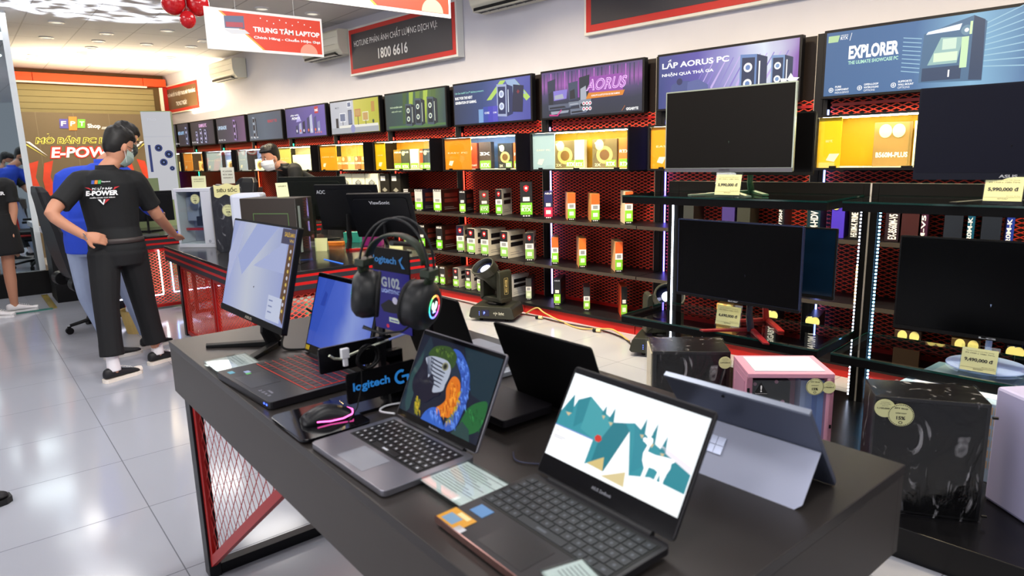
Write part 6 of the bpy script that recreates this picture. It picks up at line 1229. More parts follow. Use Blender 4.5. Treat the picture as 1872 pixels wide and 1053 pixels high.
# ================================================================== MOVING HEAD SPOTLIGHTS
def spot(lab, loc, rz, pan, tilt, lit):
    t = thing('moving_head_light', lab, 'stage light', loc, rz, 'moving head lights on the floor'); MG = mat('#262820', .45)
    b = MB(); b.prism([(-.20, .03), (-.215, .045), (-.195, .12), (-.175, .14), (.175, .14), (.195, .12), (.215, .045), (.20, .03)], -.15, .15, MG); bs = b.build('base', t, bevel=.006)
    b = MB()
    for x in (-.12, .12):
        for y in (-.08, .08): b.cyl((x, y, 0), (x, y, .032), .016, M_dark, n=12)
    b.build('rubber_feet', t)
    b = MB(); b.box(-.09, -.02, -.153, -.150, .055, .11, mat('#1a1c3c', .2)); put_text(b, 'P', -.07, .07, .014, .024, -.1545, glow('#6a80ff', 4), .03)
    for i in range(3): b.box(-.115, -.110, -.1525, -.150, .06+.014*i, .064+.014*i, glow('#5a78ff', 4))
    put_text(b, '+|+ light', .02, .06, .10, .035, -.1525, mat('#c8c8b8', .4), .02); b.build('control_panel', bs)
    P_ = Matrix.Translation((0, 0, .14)) @ Matrix.Rotation(pan, 4, 'Z') @ Matrix.Diagonal((1.05, 1.15, .92, 1))
    b = MB(); b.lathe([(.075, 0), (.075, .02), (.06, .03)], M_dark, n=24, M=P_)
    b.box(-.13, .13, -.055, .055, .03, .075, MG, P_)
    for s in (-1, 1): b.prism([(s*.128, .04), (s*.128, .30), (s*.118, .335), (s*.095, .345), (s*.08, .33), (s*.085, .07)], -.065, .065, MG, P_)
    yk = b.build('yoke', t, bevel=.006)
    b = MB(); Ml = P_ @ Matrix.Translation((.1285, 0, .19)) @ Matrix.Rotation(pi/2, 4, 'Z') @ Matrix.Rotation(-pi/2, 4, 'Y') if 0 else P_ @ Matrix.Translation((.1292, 0, .19)) @ Matrix.Rotation(pi/2, 4, 'Z') @ Matrix.Rotation(pi/2, 4, 'Y')
    gc = mat('#cdb878', .35); b.rings([[tuple(Ml @ Vector((a_*sx_, 0, c_*sx_))) for sx_ in (1, .9)] for a_, c_ in [(.085 if k in (0, 3) else -.085, 0) for k in range(0)]] or [[(0, 0, 0)]*2]*2, gc, caps=False, closed=False) if 0 else None
    put_text(b, 'BEAM 230', -.062, -.010, .124, .020, -.0005, gc, .03, 0, Ml)
    for (xa, xb, za, zb_) in ((-.078, .078, .018, .021), (-.078, .078, -.021, -.018), (-.081, -.078, -.018, .018), (.078, .081, -.018, .018)): flat(b, [(xa, za), (xb, za), (xb, zb_), (xa, zb_)], -.0004, gc, Ml)
    b.build('yoke_lettering', yk)
    Hh = P_ @ Matrix.Translation((0, 0, .245)) @ Matrix.Rotation(tilt, 4, 'X')
    b = MB(); b.lathe([(.02, -.17), (.055, -.165), (.072, -.13), (.078, -.06), (.078, .05), (.084, .09), (.098, .12), (.104, .20), (.100, .205), (.092, .204), (.088, .15), (.06, .13)], MG, n=32, M=Hh); b.build('lamp_head', t, smooth=False)
    autosmooth(t.children[-1])
    b = MB(); b.lathe([(.085, .150), (.05, .158), (.01, .162)], mat('#20264a', .05, metal=.3), n=32, M=Hh); b.lathe([(.045, .160), (.02, .165), (.005, .1655)], glow('#dfe8ff', lit), n=24, M=Hh @ Matrix.Translation((0, 0, .001))); b.build('lens', t)
    return t, Hh
spot('black moving head light tilted up left, in front of the low shelf', (4.74, -3.66, 0), pi+.58, -.50, .72, 6)
spot('black moving head light partly behind the glass rack post', (3.02, -3.86, 0), pi+.5, .40, .95, 6)
# unseen spot at the left, not the heads, throws the ceiling light patch
def thrower(name, loc, to, power, ang, blend, col):
    l = bpy.data.lights.new(name, 'SPOT'); l.energy = power; l.spot_size = R_(ang); l.spot_blend = blend; l.color = col; l.shadow_soft_size = .03
    l.use_nodes = True; nt = l.node_tree; em = nt.nodes['Emission']; tc = nt.nodes.new('ShaderNodeTexCoord'); vo = nt.nodes.new('ShaderNodeTexNoise'); vo.inputs['Scale'].default_value = 26; vo.inputs['Detail'].default_value = 2
    mr = nt.nodes.new('ShaderNodeMapRange'); mr.inputs['From Min'].default_value = .45; mr.inputs['From Max'].default_value = .58; nt.links.new(tc.outputs['Normal'], vo.inputs['Vector']); nt.links.new(vo.outputs['Fac'], mr.inputs['Value']); nt.links.new(mr.outputs['Result'], em.inputs['Strength'])
    o = bpy.data.objects.new(name, l); COL.objects.link(o); o.location = loc; o.rotation_euler = (Vector(to)-Vector(loc)).to_track_quat('-Z', 'Y').to_euler(); return o
thrower('beam_lamp', (8.6, 1.2, .3), (8.9, -1.25, 3.15), 3500, 24, .3, (.9, .95, 1.0))
# cables along the kick board
def fcab(lab, pts, r, c_): return cable(lab, [W(*p) for p in pts], r, mat(c_, .5))
fcab('black power cable lying along the red kick board', [(5.6, -4.36, .012), (5.2, -4.33, .010), (4.9, -4.30, .012), (4.55, -4.25, .012), (4.2, -4.34, .010), (3.8, -4.31, .010), (3.4, -4.33, .010), (3.1, -4.25, .010), (2.9, -4.1, .012)], .006, '#23221f')
fcab('tan extension cable looping along the red kick board', [(4.25, -4.33, .02), (4.12, -4.34, .09), (4.02, -4.33, .06), (3.8, -4.32, .014), (3.55, -4.26, .008), (3.35, -4.30, .03), (3.2, -4.27, .05), (3.0, -4.2, .010)], .007, '#b89a58')
for (u, n, lab) in ((4.06, -4.30, 'tan and black plug coupling near the cable loop'), (3.38, -4.27, 'tan and black plug coupling nearer the glass rack'), (4.50, -4.22, 'pale plug beside the left moving head light')):
    t = thing('cable_plug', lab, 'plug', W(u, n, .018), WR+.3, 'plug couplings on the floor'); b = MB(); b.cyl((-.03, 0, 0), (.0, 0, 0), .016, M_dark, n=12); b.build('plug_body', t); b = MB(); b.cyl((.0, 0, 0), (.035, 0, .0), .015, mat('#d8c890', .5), n=12); b.build('socket_body', t)

# ================================================================== GAMING CHAIRS
def gaming_chair(lab, loc, rz, red=True):
    t = thing('gaming_chair', lab, 'chair', loc, rz, 'gaming chairs'); ML = mat('#17171b', .45, name='chair_leatherette'); MR = mat('#b01c1c', .45)
    b = MB()
    for i in range(5):
        a = 2*pi*i/5+.3; c_, s_ = cos(a), sin(a); b.tube([(.02*c_, .02*s_, .115), (.16*c_, .16*s_, .105), (.31*c_, .31*s_, .075)], [(.030, .020), (.026, .017), (.018, .014)], M_dark, 8)
    b.build('base_star', t, smooth=True)
    for i in range(5):
        a = 2*pi*i/5+.3; c_, s_ = cos(a), sin(a); b = MB()
        for k in (-1, 1): b.cyl((.32*c_-s_*.018*k, .32*s_+c_*.018*k, .03), (.32*c_-s_*.005*k, .32*s_+c_*.005*k, .03), .030, M_dark, n=16)
        b.box(.32*c_-.012, .32*c_+.012, .32*s_-.012, .32*s_+.012, .045, .07, M_dark); b.build('caster', t)
    b = MB(); b.cyl((0, 0, .10), (0, 0, .28), .035, M_dark); b.cyl((0, 0, .28), (0, 0, .42), .018, M_chrome); b.box(-.12, .12, -.14, .14, .40, .44, M_dark); b.build('gas_lift', t)
    b = MB(); rs = []
    for y, w, z0_, z1_ in ((-.27, .23, .46, .52), (-.22, .27, .44, .545), (0, .28, .44, .535), (.2, .26, .44, .54), (.25, .22, .45, .53)): rs.append([(-w, y, z0_+.02), (-w*.9, y, z0_), (w*.9, y, z0_), (w, y, z0_+.02), (w, y, z1_+.02), (w*.85, y, z1_+.03), (w*.6, y, z1_), (-w*.6, y, z1_), (-w*.85, y, z1_+.03), (-w, y, z1_+.02)])
    b.rings(rs, ML); b.build('seat', t, bevel=.012)
    b = MB(); rs = []
    for z, w, y, d in ((.50, .19, .25, .07), (.60, .23, .27, .10), (.75, .26, .30, .11), (.92, .27, .33, .10), (1.05, .21, .36, .08), (1.15, .16, .38, .07), (1.25, .15, .40, .06), (1.30, .10, .41, .04)): rs.append([(-w, y-d*.9, z), (-w*.7, y-d*.35, z), (w*.7, y-d*.35, z), (w, y-d*.9, z), (w*1.02, y, z), (w*.8, y+d*.4, z), (-w*.8, y+d*.4, z), (-w*1.02, y, z)])
    b.rings(rs, ML); b.build('backrest', t, bevel=.012)
    if red:
        b = MB()
        for s in (-1, 1): b.tube([(s*.19, .19, .52), (s*.235, .19, .62), (s*.262, .20, .75), (s*.27, .24, .90), (s*.22, .30, 1.03)], .012, MR, 8)
        b.tube([(-.24, -.23, .50), (-.29, 0, .50), (-.27, .2, .50)], .014, MR, 8); b.tube([(.24, -.23, .50), (.29, 0, .50), (.27, .2, .50)], .014, MR, 8); b.build('red_piping', t)
    for s in (-1, 1):
        b = MB(); b.tube([(s*.30, .02, .46), (s*.34, .02, .52), (s*.34, .0, .68)], [(.02, .03)]*3, M_dark, 8); b.box(s*.34-.045, s*.34+.045, -.13, .13, .68, .71, M_dark); b.build('armrest', t, bevel=.008)
    for s in (-1, 1): b = MB(); b.cyl((s*.20, .27, .47), (s*.34, .27, .47), .06, M_dark, n=20); b.build('recliner_cover', t, bevel=.006)
    return t
gaming_chair('black and red gaming chair turned away beside the black shirted man', (7.0, -.93, 0), .12)
gaming_chair('gaming chair whose headrest shows below the bending man', (7.07, -1.98, 0), pi+.3, red=False)
for i, c_ in enumerate(()): pass
# wicker bin with white bag between the legs
wb = thing('wicker_basket', 'tan wicker basket with a white bag inside, behind the legs', 'basket', (6.62, -1.10, 0), 0); b = MB(); b.lathe([(.10, 0), (.12, .10), (.135, .20), (.14, .21), (.13, .205), (.10, .05)], mat('#b59a5c', .7, noise=.35), n=24); b.build('woven_body', wb); b = MB()
b.ell((.0, .0, .21), (.10, .09, .07), mat('#d8dcec', .6), 16, 10); b.build('white_bag', wb, smooth=True)
# ================================================================== PEOPLE
M_skin = mat('#c98f72', .5, name='skin'); M_hair = mat('#0c0a0a', .5, name='black_hair', noise=.3)
def V(p): return Vector(p)
def frame(f, up=(0, 0, 1)):
    f = V(f).normalized(); s = f.cross(V(up)).normalized(); u = s.cross(f).normalized(); return s, f, u      # s = the person's right
def oval(c, s, f, rx, ry, n=20, ry2=None):
    return [tuple(c+s*rx*cos(2*pi*i/n)+f*((ry if sin(2*pi*i/n) > 0 else (ry2 or ry))*sin(2*pi*i/n))) for i in range(n)]
def limb(b, pts, rad, m, n=14):
    """smooth tapered limb through joints"""
    P = [V(p) for p in pts]; out = []; rr = []
    for i in range(len(P)-1):
        p0 = P[max(i-1, 0)]; p1 = P[i]; p2 = P[i+1]; p3 = P[min(i+2, len(P)-1)]
        for k in range(6):
            t = k/6; q = p1.lerp(p2, t); cr = .5*((2*p1)+(p2-p0)*t+(2*p0-5*p1+4*p2-p3)*t*t+(3*p1-p0-3*p2+p3)*t**3); out.append(q.lerp(cr, .5)); rr.append(rad[i]*(1-t)+rad[i+1]*t)
    out.append(P[-1]); rr.append(rad[-1]); b.tube(out, rr, m, n)
def hand(b, wrist, d, nrm, side, curl, m, k=1.0):
    """palm, four unequal bent fingers and a thumb; d = along the hand, nrm = out of the back of the hand"""
    d = V(d).normalized(); nrm = (V(nrm)-d*V(nrm).dot(d)).normalized(); s = d.cross(nrm).normalized()*side; w = V(wrist)
    b.rings([oval(w+d*t*k, s, nrm, rx*k, ry*k, 14) for t, rx, ry in ((-.01, .024, .019), (.02, .032, .017), (.05, .040, .016), (.08, .041, .014), (.092, .036, .010))], m)
    for i, (off, ln) in enumerate(((-.030, .070), (-.010, .080), (.010, .075), (.029, .058))):
        p = w+d*.082*k+s*off*k; pts = [p]; dd = d.copy()
        for j, sg in enumerate((.45, .32, .23)):
            dd = (dd-nrm*curl*(1+.15*j)).normalized(); p = p+dd*ln*sg*k; pts.append(p)
        b.tube(pts, [.0095*k, .0088*k, .0080*k, .0066*k], m, 8)
    p = w+d*.025*k-s*.030*k; td = (d*.65-s*.75-nrm*.2).normalized(); q = p+td*.035*k; r_ = q+(td*.6+d*.6-nrm*curl*.3).normalized()*.028*k
    b.tube([p-td*.012, p, q, r_], [.013*k, .0125*k, .0110*k, .0085*k], m, 8)
def remesh(o, vox, sm=3):
    r = o.modifiers.new('merge', 'REMESH'); r.mode = 'VOXEL'; r.voxel_size = vox; r.use_smooth_shade = True
    if sm: q = o.modifiers.new('smooth', 'SMOOTH'); q.factor = .5; q.iterations = sm
    return o
def head(b, c, hf, m, k=1.0, up=(0, 0, 1)):
    s, f, u = frame(hf, up); c = V(c)
    prof = ((-.118, .020, .062, .020, .02), (-.108, .034, .072, .030, .03), (-.085, .048, .082, .045, .0), (-.055, .057, .086, .07, -.0), (-.02, .066, .088, .088, 0), (.02, .072, .090, .096, 0), (.06, .072, .085, .096, 0), (.092, .060, .065, .080, 0), (.113, .036, .035, .05, 0), (.120, .012, .01, .02, 0))
    b.rings([oval(c+u*z*k, s, f, w*k, fr*k, 24, bk*k) for z, w, fr, bk, _ in prof], m)
    b.rings([oval(c+u*z*k+f*(.084+y)*k, s, f, w*k, .014*k, 10) for z, y, w in ((-.042, .008, .016), (-.032, .018, .014), (-.015, .012, .010), (.012, .002, .007))], m)   # nose
    for sg in (-1, 1):
        b.rings([oval(c+u*(z-.012)*k+s*sg*.073*k-f*.004*k, f, u, w*k, w*k*1.2, 10) if 0 else [tuple(c+u*(-.012+.032*sin(a)*q)*k+s*sg*(.070+dx)*k+f*(-.006+.017*cos(a)*q)*k) for a in [2*pi*i/12 for i in range(12)]] for q, dx, z, w in ((.6, 0, 0, 0), (.9, .008, 0, 0), (1.0, .014, 0, 0), (.75, .017, 0, 0))], m)   # ears
    return s, f, u, c
def hair_cap(parent, c, hf, k=1.0, up=(0, 0, 1), fade=True, bun=0, name='hair'):
    s, f, u = frame(hf, up); c = V(c); b = MB()
    prof = ((-.062, .050, -.03, .080, 0), (-.040, .060, -.02, .092, 0), (-.015, .069, -.004, .100, 0), (.02, .0755, .008, .104, 0), (.045, .077, .045, .106, 0), (.070, .078, .086, .106, 0), (.098, .072, .090, .098, 0), (.124, .056, .074, .078, 0), (.138, .030, .045, .045, 0))
    b.rings([[tuple(c+u*z*k+s*w*k*cos(a)+f*((fr if sin(a) > 0 else bk)*k*sin(a))*(1) + u*(.006*sin(a*9+j)*k if j > 3 else 0)) for a in [2*pi*i/40 for i in range(40)]] for j, (z, w, fr, bk, _) in enumerate(prof)], M_hair)
    # tufts over the brow
    for i in range(13): a = -pi/2*.9+pi*.9*i/12; p = c+u*.080*k+s*.066*k*sin(a)+f*.084*k*cos(a); b.tube([p+u*.03-f*.02, p+f*.008+s*.006*sin(a), p-u*.014+f*.012*k], [.010, .010, .003], M_hair, 6)
    o = b.build(name, parent); remesh(o, .0055, 2); return o
def face_bits(parent, c, hf, k=1.0, up=(0, 0, 1), mask='#c8d8d4', glasses=False):
    s, f, u = frame(hf, up); c = V(c)
    b = MB()
    for sg in (-1, 1):
        p = c+u*.006*k+s*sg*.030*k+f*.078*k; b.ell((0, 0, 0), (.012, .008, .007), mat('#e8e4e0', .3), 12, 8, Matrix.Translation(p) @ Matrix((s.to_4d(), f.to_4d(), u.to_4d(), (0, 0, 0, 1))).transposed().to_3x3().to_4x4())
        b.ell((0, .006, 0), (.006, .004, .006), mat('#120c0a', .2), 10, 6, Matrix.Translation(p) @ Matrix((s.to_4d(), f.to_4d(), u.to_4d(), (0, 0, 0, 1))).transposed().to_3x3().to_4x4())
        b.tube([p+u*.020-s*.018+f*.002, p+u*.026+f*.006, p+u*.020+s*.018+f*.002], .0035, M_hair, 6)
    b.build('eyes_and_brows', parent)
    if mask:
        b = MB(); mm = mat(mask, .7)
        b.rings([[tuple(c+u*z*k+s*(w*k*sin(a))+f*(fr*k*cos(a))) for a in [-pi*.44+pi*.88*i/16 for i in range(17)]] for z, w, fr in ((-.006, .058, .098), (-.02, .070, .116), (-.05, .074, .122), (-.085, .066, .108), (-.112, .050, .084), (-.118, .044, .070))], mm, caps=False, closed=False)
        o = b.build('face_mask', parent); sl_ = o.modifiers.new('thick', 'SOLIDIFY'); sl_.thickness = .002
        b = MB()
        for sg in (-1, 1):
            for z0 in (-.018, -.095): b.tube([c+u*z0*k+s*sg*.062*k+f*.045*k, c+u*(z0*.6)*k+s*sg*.074*k+f*.015*k, c+u*(-.005 if z0 > -.05 else -.03)*k+s*sg*.086*k-f*.008*k], .0018, mat('#e8ecec', .6), 6)
        b.build('mask_straps', parent)
    if glasses:
        b = MB(); gm = mat('#101012', .3)
        for sg in (-1, 1):
            q = c+u*.004*k+s*sg*.033*k+f*.100*k; b.tube([q+s*.024*cos(a)+u*.017*sin(a) for a in [2*pi*i/20 for i in range(21)]], .0016, gm, 6); b.tube([q+s*sg*.026, q+s*sg*.044-f*.04, c+s*sg*.080*k+u*.006*k-f*.006*k], .0018, gm, 6)
        b.tube([c+f*.104*k+s*.010, c+f*.104*k-s*.010], .0016, gm, 6); b.build('glasses', parent)
def sneaker(parent, ankle, d, up_c, sole_c, k=1.0, name='shoe', lace=True, zf=0.0):
    d = V((d[0], d[1], 0)).normalized(); s = V((d.y, -d.x, 0)); a = V((ankle[0], ankle[1], zf)); b = MB(); m = mat(up_c, .55)
    def ring(t, w, z0, z1): c = a+d*t*k; return [tuple(c+s*w*k*x+V((0, 0, 1))*(z0+(z1-z0)*zz)*k) for x, zz in ((-1, .0), (-1.02, .4), (-.8, .8), (-.35, 1), (.35, 1), (.8, .8), (1.02, .4), (1, 0))]
    b.rings([ring(-.075, .018, .025, .075), ring(-.065, .032, .025, .095), ring(-.02, .036, .025, .100), ring(.03, .037, .025, .088), ring(.08, .041, .025, .065), ring(.13, .046, .025, .052), ring(.165, .040, .025, .044), ring(.185, .022, .025, .034)], m)
    o = b.build(name, parent); ss = o.modifiers.new('sub', 'SUBSURF'); ss.levels = 1; ss.render_levels = 1; 
    for p in o.data.polygons: p.use_smooth = True
    b = MB(); sm_ = mat(sole_c, .5); pr = [(-.082, .016), (-.07, .034), (-.02, .037), (.03, .036), (.08, .043), (.13, .048), (.17, .042), (.192, .022)]
    out = [(t, w) for t, w in pr]+[(t, -w) for t, w in pr[::-1]]; n = len(out)
    b.add([tuple(a+d*t*k+s*w*k+V((0, 0, .0))) for t, w in out]+[tuple(a+d*t*k+s*w*k+V((0, 0, .024*k))) for t, w in out], [tuple(range(n)), tuple(range(n, 2*n))[::-1]]+[((i+1) % n, i, n+i, n+(i+1) % n) for i in range(n)], sm_)
    if lace: b.rings([oval(a+d*(.172)*k+V((0, 0, z))*k, s, d, w*k, .026*k, 12) for z, w in ((.027, .042), (.038, .038), (.046, .022))], sm_)
    b.build('sole', o)
    if lace:
        b = MB()
        for i in range(5): c = a+d*(.045+.018*i)*k+V((0, 0, .090-.007*i))*k; b.tube([c-s*.022, c+V((0, 0, .004)), c+s*.022], .0028, mat('#d8d8d8', .6), 6)
        b.build('laces', o)
    return o
def person(lab, J, tf, hf, skin=M_skin, shirt='#101214', trouser='#0e0f12', sleeve=.55, build=1.0, shirt_name='shirt', collar=True, legs=True, sock=None, shoe=None, mask='#c8d8d4', glasses=False, skirt=False, long_sleeve=False, hair_k=1.0, up=(0, 0, 1), belt=False, handn=None, curl=(.35, .35), ankles_bare=False):
    root = thing('person', lab, 'person', (J['root'][0], J['root'][1], 0)); o0 = V((J['root'][0], J['root'][1], 0)); L = {k_: V(v)-o0 for k_, v in J.items() if k_ != 'root'}
    s, f, _ = frame((tf[0], tf[1], 0)); B = build
    pel, wai, che, nec = L['pelvis'], L['waist'], L['chest'], L['neck']
    hc = L['head']
    def torso(b, g, m, top=True):
        pts = [(pel-V((0, 0, .09)), .150, .105), (pel, .165, .115), (wai, .145, .100), (che, .165, .115), (che.lerp(nec, .5), .170, .105)]
        if top: pts += [(che.lerp(nec, .82), .13, .085), (nec, .068, .062)]
        b.rings([oval(c, s, f, (rx*B+g), (ry*B+g), 24) for c, rx, ry in pts], m)
    # one continuous body
    b = MB(); torso(b, -.006, skin); limb(b, [nec-V((0, 0, .05)), nec, hc-V((0, 0, .06))], [.062, .055, .052], skin)
    head(b, hc, hf, skin, up=up)
    for sd, q in ((1, 'R'), (-1, 'L')):
        sh, el, wr = L['sh'+q], L['el'+q], L['wr'+q]
        limb(b, [che.lerp(nec, .6)+s*sd*.06, sh, el, wr], [.055, .056*B, .041, .027], skin)
        hd = V(J['hd'+q]); hn = V((handn or {}).get(q, (0, 0, 1))); hand(b, wr, hd, hn, sd, curl[0 if q == 'R' else 1], skin)
        hp, kn, an = L['hip'+q], L['kn'+q], L['an'+q]
        if legs: limb(b, [hp, kn, kn.lerp(an, .35), an, an-V((0, 0, .05))], [.078*B, .052, .052, .034, .036], skin)
    body = b.build('body', root); remesh(body, .0065, 2)
    # upper garment
    ms = mat(shirt, .75, noise=.10); b = MB(); torso(b, .012, ms)
    for sd, q in ((1, 'R'), (-1, 'L')):
        sh, el, wr = L['sh'+q], L['el'+q], L['wr'+q]
        if long_sleeve: limb(b, [che.lerp(nec, .6)+s*sd*.06, sh, el, el.lerp(wr, .92)], [.072, .074, .058, .040], ms)
        else: limb(b, [che.lerp(nec, .6)+s*sd*.06, sh, sh.lerp(el, sleeve), sh.lerp(el, sleeve+.18)], [.070, .073, .066, .068], ms)
    if long_sleeve: b.rings([oval(c, s, f, rx, ry, 24) for c, rx, ry in ((pel-V((0, 0, .10)), .178*B, .135*B), (pel, .182*B, .135*B), (wai, .172*B, .128*B))], ms)
    sg = b.build(shirt_name, root); remesh(sg, .008, 3)
    if collar:
        b = MB(); b.rings([oval(nec+V((0, 0, z))+f*.004, s, f, rx, ry, 24) for z, rx, ry in ((-.03, .086, .078), (.0, .070, .066), (.028, .066, .064), (.026, .062, .060), (-.01, .062, .058))], ms, caps=False); b.build('collar', root, smooth=True)
    # lower garment
    mt = mat(trouser, .8, noise=.12); b = MB()
    if skirt:
        b.rings([oval(pel+V((0, 0, z)), s, f, rx, ry, 24) for z, rx, ry in ((.10, .15, .11), (-.05, .18, .14), (-.28, .20, .16), (-.30, .195, .155))], mt); lg = b.build('skirt', root); remesh(lg, .009, 2)
    else:
        b.rings([oval(c, s, f, rx, ry, 24) for c, rx, ry in ((pel-V((0, 0, .12)), .150*B, .115*B), (pel-V((0, 0, .04)), .176*B, .128*B), (pel+V((0, 0, .06)), .160*B, .116*B))], mt)
        for sd, q in ((1, 'R'), (-1, 'L')):
            hp, kn, an = L['hip'+q], L['kn'+q], L['an'+q]; e = kn.lerp(an, .82 if sock else .93)
            limb(b, [hp+V((0, 0, .05)), hp, hp.lerp(kn, .5), kn, kn.lerp(an, .5), e], [.085*B, .102*B, .092*B, .080*B, .074*B, .078*B] if trouser[1] == '0' else [.085, .095, .085, .070, .064, .062], mt)
        lg = b.build('trousers', root); remesh(lg, .008, 3)
    if belt:
        b = MB(); bc = wai.lerp(pel, .62); b.rings([oval(bc+V((0, 0, z)), s, f, rx, ry, 32) for z, rx, ry in ((-.017, .166*B, .124*B), (-.017, .174*B, .130*B), (.017, .172*B, .129*B), (.017, .164*B, .122*B))], mat('#3a3230', .5), caps=False); b.build('belt', root, smooth=True)
    if sock:
        b = MB()
        for q in 'RL': b = MB(); an = L['an'+q]; limb(b, [an+V((0, 0, .14)), an+V((0, 0, .03)), an-V((0, 0, .03))], [.040, .040, .044], mat(sock, .8)); b.build('sock', root, smooth=True)
    if shoe:
        for q in 'RL':
            an = L['an'+q]; sneaker(root, an, J['ft'+q], shoe[0], shoe[1], lace=shoe[2])
    hair_cap(root, hc, hf, hair_k, up); face_bits(root, hc, hf, 1.0, up, mask, glasses)
    return root, o0, (s, f)
# --- man in black shirt, back to the camera
J = dict(root=(5.29, -.83), pelvis=(5.30, -.812, .90), waist=(5.30, -.806, 1.04), chest=(5.28, -.80, 1.24), neck=(5.25, -.805, 1.43), head=(5.26, -.890, 1.575),
 shL=(5.29, -.650, 1.355), elL=(5.16, -.452, 1.165), wrL=(5.145, -.610, 1.010), hdL=(.10, -.80, -.25), shR=(5.25, -.965, 1.345), elR=(5.33, -1.09, 1.10), wrR=(5.60, -1.245, .925), hdR=(.75, -.45, -.25),
 hipL=(5.29, -.725, .86), knL=(5.25, -.690, .50), anL=(5.20, -.675, .10), hipR=(5.31, -.895, .86), knR=(5.39, -.945, .48), anR=(5.44, -1.00, .10), ftL=(.35, -.75, 0), ftR=(.35, -.85, 0))
rt, o0, (s_, f_) = person('man in black printed shirt and black trousers, hand on hip, back turned', J, (.965, -.26), (.42, -.82, -.40), mask='#a9bdb4', glasses=True, sock='#e8e4e8', shoe=('#15151a', '#e8dfd4', True), belt=True, handn=dict(R=(0, 0, 1), L=(-.9, .1, .3)), curl=(.12, .30), up=(0, 0, 1))
# print on the back of the shirt, laid on the cloth a little proud
bk_c = V((5.28, -.80, 0))-o0; bdir = -f_
Mp = Matrix.Translation(V((0, 0, 0))) ; lx_ = s_; 
Mb = Matrix(((s_.x, f_.x, 0, bk_c.x-f_.x*.1345), (s_.y, f_.y, 0, bk_c.y-f_.y*.1345), (0, 0, 1, 0), (0, 0, 0, 1)))
def curved(b, t, x, z, w, h, m, bold=0, shear=0, lift=0):
    vs, fs, asp = text_mesh(t, bold); o = []
    for v in vs: xx = x+v[0]*w+shear*v[1]*h; o.append((xx, (xx*xx)*1.35-lift+.002+ (1.24-(z+v[1]*h))*-.02, z+v[1]*h))
    b.add(o, fs, m, Mb)
b = MB(); wp = mat('#f0f0f0', .6)
curved(b, 'PC LẮP RÁP', -.075, 1.300, .115, .020, wp, .04, .15, .010); curved(b, 'E-POWER', -.115, 1.262, .185, .033, mat('#f4f4f4', .6), .05, .15, .012); curved(b, 'CHIẾN GAME CỰC ĐỈNH', -.095, 1.243, .145, .013, wp, .03, 0, .010); curved(b, 'Shop.com.vn', -.015, 1.345, .05, .012, wp, .03, 0, .008)
for i, c_ in enumerate(('#4a60b0', '#e88a30', '#4ab060')):
    x = -.075+.019*i; b.add([(x, x*x*1.35-.010, 1.338), (x+.017, x*x*1.35-.010, 1.338), (x+.022, x*x*1.35-.010, 1.362), (x+.005, x*x*1.35-.010, 1.362)], [(0, 1, 2, 3)], mat(c_, .5), Mb)
for tri, c_ in (([(-.09, 1.315), (-.115, 1.318), (-.07, 1.295)], '#c02830'), ([(.055, 1.315), (.085, 1.32), (.045, 1.295)], '#c02830'), ([(-.05, 1.238), (-.005, 1.238), (-.02, 1.200)], '#e8e8e8'), ([(-.035, 1.238), (-.015, 1.238), (-.022, 1.212)], '#101214'), ([(.02, 1.238), (.0, 1.238), (-.018, 1.205)], '#c02830')):
    b.add([(x, x*x*1.35-.011, z) for x, z in tri], [(0, 1, 2)], mat(c_, .5), Mb)
b.build('shirt_print', rt)
b = MB(); w_b = V(J['wrL'])-o0; b.tube([w_b+V((.0, .0, 0))+V((cos(a)*.030, sin(a)*.012, sin(a)*.028)) for a in [2*pi*i/20 for i in range(21)]], .004, M_chrome, 6); b.build('wrist_bracelet', rt)
# --- man in blue jacket
J = dict(root=(5.88, -.80), pelvis=(5.90, -.735, .92), waist=(5.90, -.745, 1.07), chest=(5.90, -.775, 1.27), neck=(5.86, -.885, 1.475), head=(5.83, -1.035, 1.635),
 shL=(5.97, -.640, 1.36), elL=(5.95, -.600, 1.09), wrL=(5.87, -.655, .85), hdL=(-.1, -.1, -1), shR=(5.80, -.985, 1.385), elR=(5.95, -1.17, 1.12), wrR=(6.12, -1.27, 1.06), hdR=(.9, -.25, -.05),
 hipL=(5.94, -.665, .88), knL=(5.86, -.665, .50), anL=(5.83, -.78, .10), hipR=(5.84, -.83, .88), knR=(5.94, -.95, .48), anR=(5.96, -1.05, .10), ftL=(.1, -.6, 0), ftR=(.3, -.9, 0))
person('man in blue jacket and pale jeans, half hidden behind the black shirted man', J, (.55, -.83), (.50, -.75, -.42), shirt='#2448c8', trouser='#8f9cb8', long_sleeve=True, shirt_name='jacket', shoe=('#141418', '#c8c4c0', False), mask='#3a4440', glasses=True, handn=dict(R=(0, 0, 1), L=(-1, 0, 0)), build=1.10)
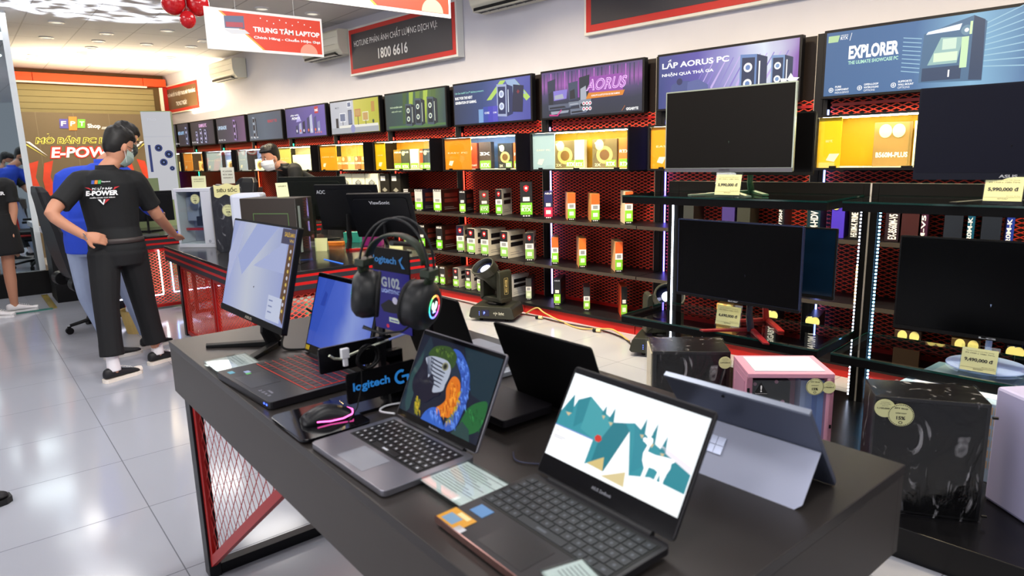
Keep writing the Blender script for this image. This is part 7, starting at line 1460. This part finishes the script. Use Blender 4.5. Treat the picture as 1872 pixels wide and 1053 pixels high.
# --- bending man behind the monitors
J = dict(root=(6.95, -3.0), pelvis=(6.95, -3.18, .92), waist=(6.97, -3.06, 1.10), chest=(6.97, -2.84, 1.29), neck=(6.97, -2.66, 1.405), head=(6.98, -2.54, 1.49),
 shL=(6.82, -2.72, 1.36), elL=(6.78, -2.68, 1.0), wrL=(6.84, -2.60, .80), hdL=(0, .1, -1), shR=(7.12, -2.72, 1.36), elR=(7.15, -2.68, 1.0), wrR=(7.10, -2.60, .80), hdR=(0, .1, -1),
 hipL=(6.87, -3.18, .88), knL=(6.85, -3.10, .5), anL=(6.85, -3.15, .10), hipR=(7.03, -3.18, .88), knR=(7.05, -3.10, .5), anR=(7.05, -3.15, .10), ftL=(0, 1, 0), ftR=(0, 1, 0))
person('man in black shirt and white mask bending forward behind the monitors', J, (-.05, 1.0), (-.18, .95, -.22), mask='#eef2f4', shoe=('#141418', '#c8c4c0', False))
# --- woman at the left edge
J = dict(root=(8.3, -.27), pelvis=(8.3, -.26, .92), waist=(8.3, -.26, 1.05), chest=(8.3, -.27, 1.20), neck=(8.28, -.26, 1.36), head=(8.27, -.22, 1.50),
 shL=(8.30, -.12, 1.29), elL=(8.25, -.08, 1.05), wrL=(8.22, -.10, .85), hdL=(0, 0, -1), shR=(8.30, -.405, 1.29), elR=(8.28, -.42, 1.06), wrR=(8.26, -.38, .86), hdR=(0, .1, -1),
 hipL=(8.3, -.18, .88), knL=(8.3, -.16, .48), anL=(8.32, -.12, .10), hipR=(8.3, -.33, .88), knR=(8.36, -.31, .47), anR=(8.46, -.31, .10), ftL=(-.3, -.6, 0), ftR=(.1, -.9, 0))
person('woman in black printed top and skirt with white sneakers at left edge', J, (.95, .1), (.9, .35, -.1), shirt='#0f1012', trouser='#0d0d10', skirt=True, shoe=('#ece8ea', '#f4f2f2', True), mask='#d8e0e0', build=.88, collar=False)
b = MB(); put_text(b, 'E-POWER', -.10, 1.20, .20, .035, 0, wp, .05, 0, Matrix(((0, 1, 0, -.125), (-1, 0, 0, 0), (0, 0, 1, 0), (0, 0, 0, 1)))); b.build('shirt_print', [o for o in COL.objects if o.get('label', '').startswith('woman')][0])
# --- black shoe at the left picture edge
r2 = thing('shoe', 'black shoe cut by the left picture edge', 'shoe', (3.56, .205, 0)); sneaker(r2, (0, 0, 0), (.15, -.9, 0), '#0e0e12', '#141416', 1.1, 'upper', False)
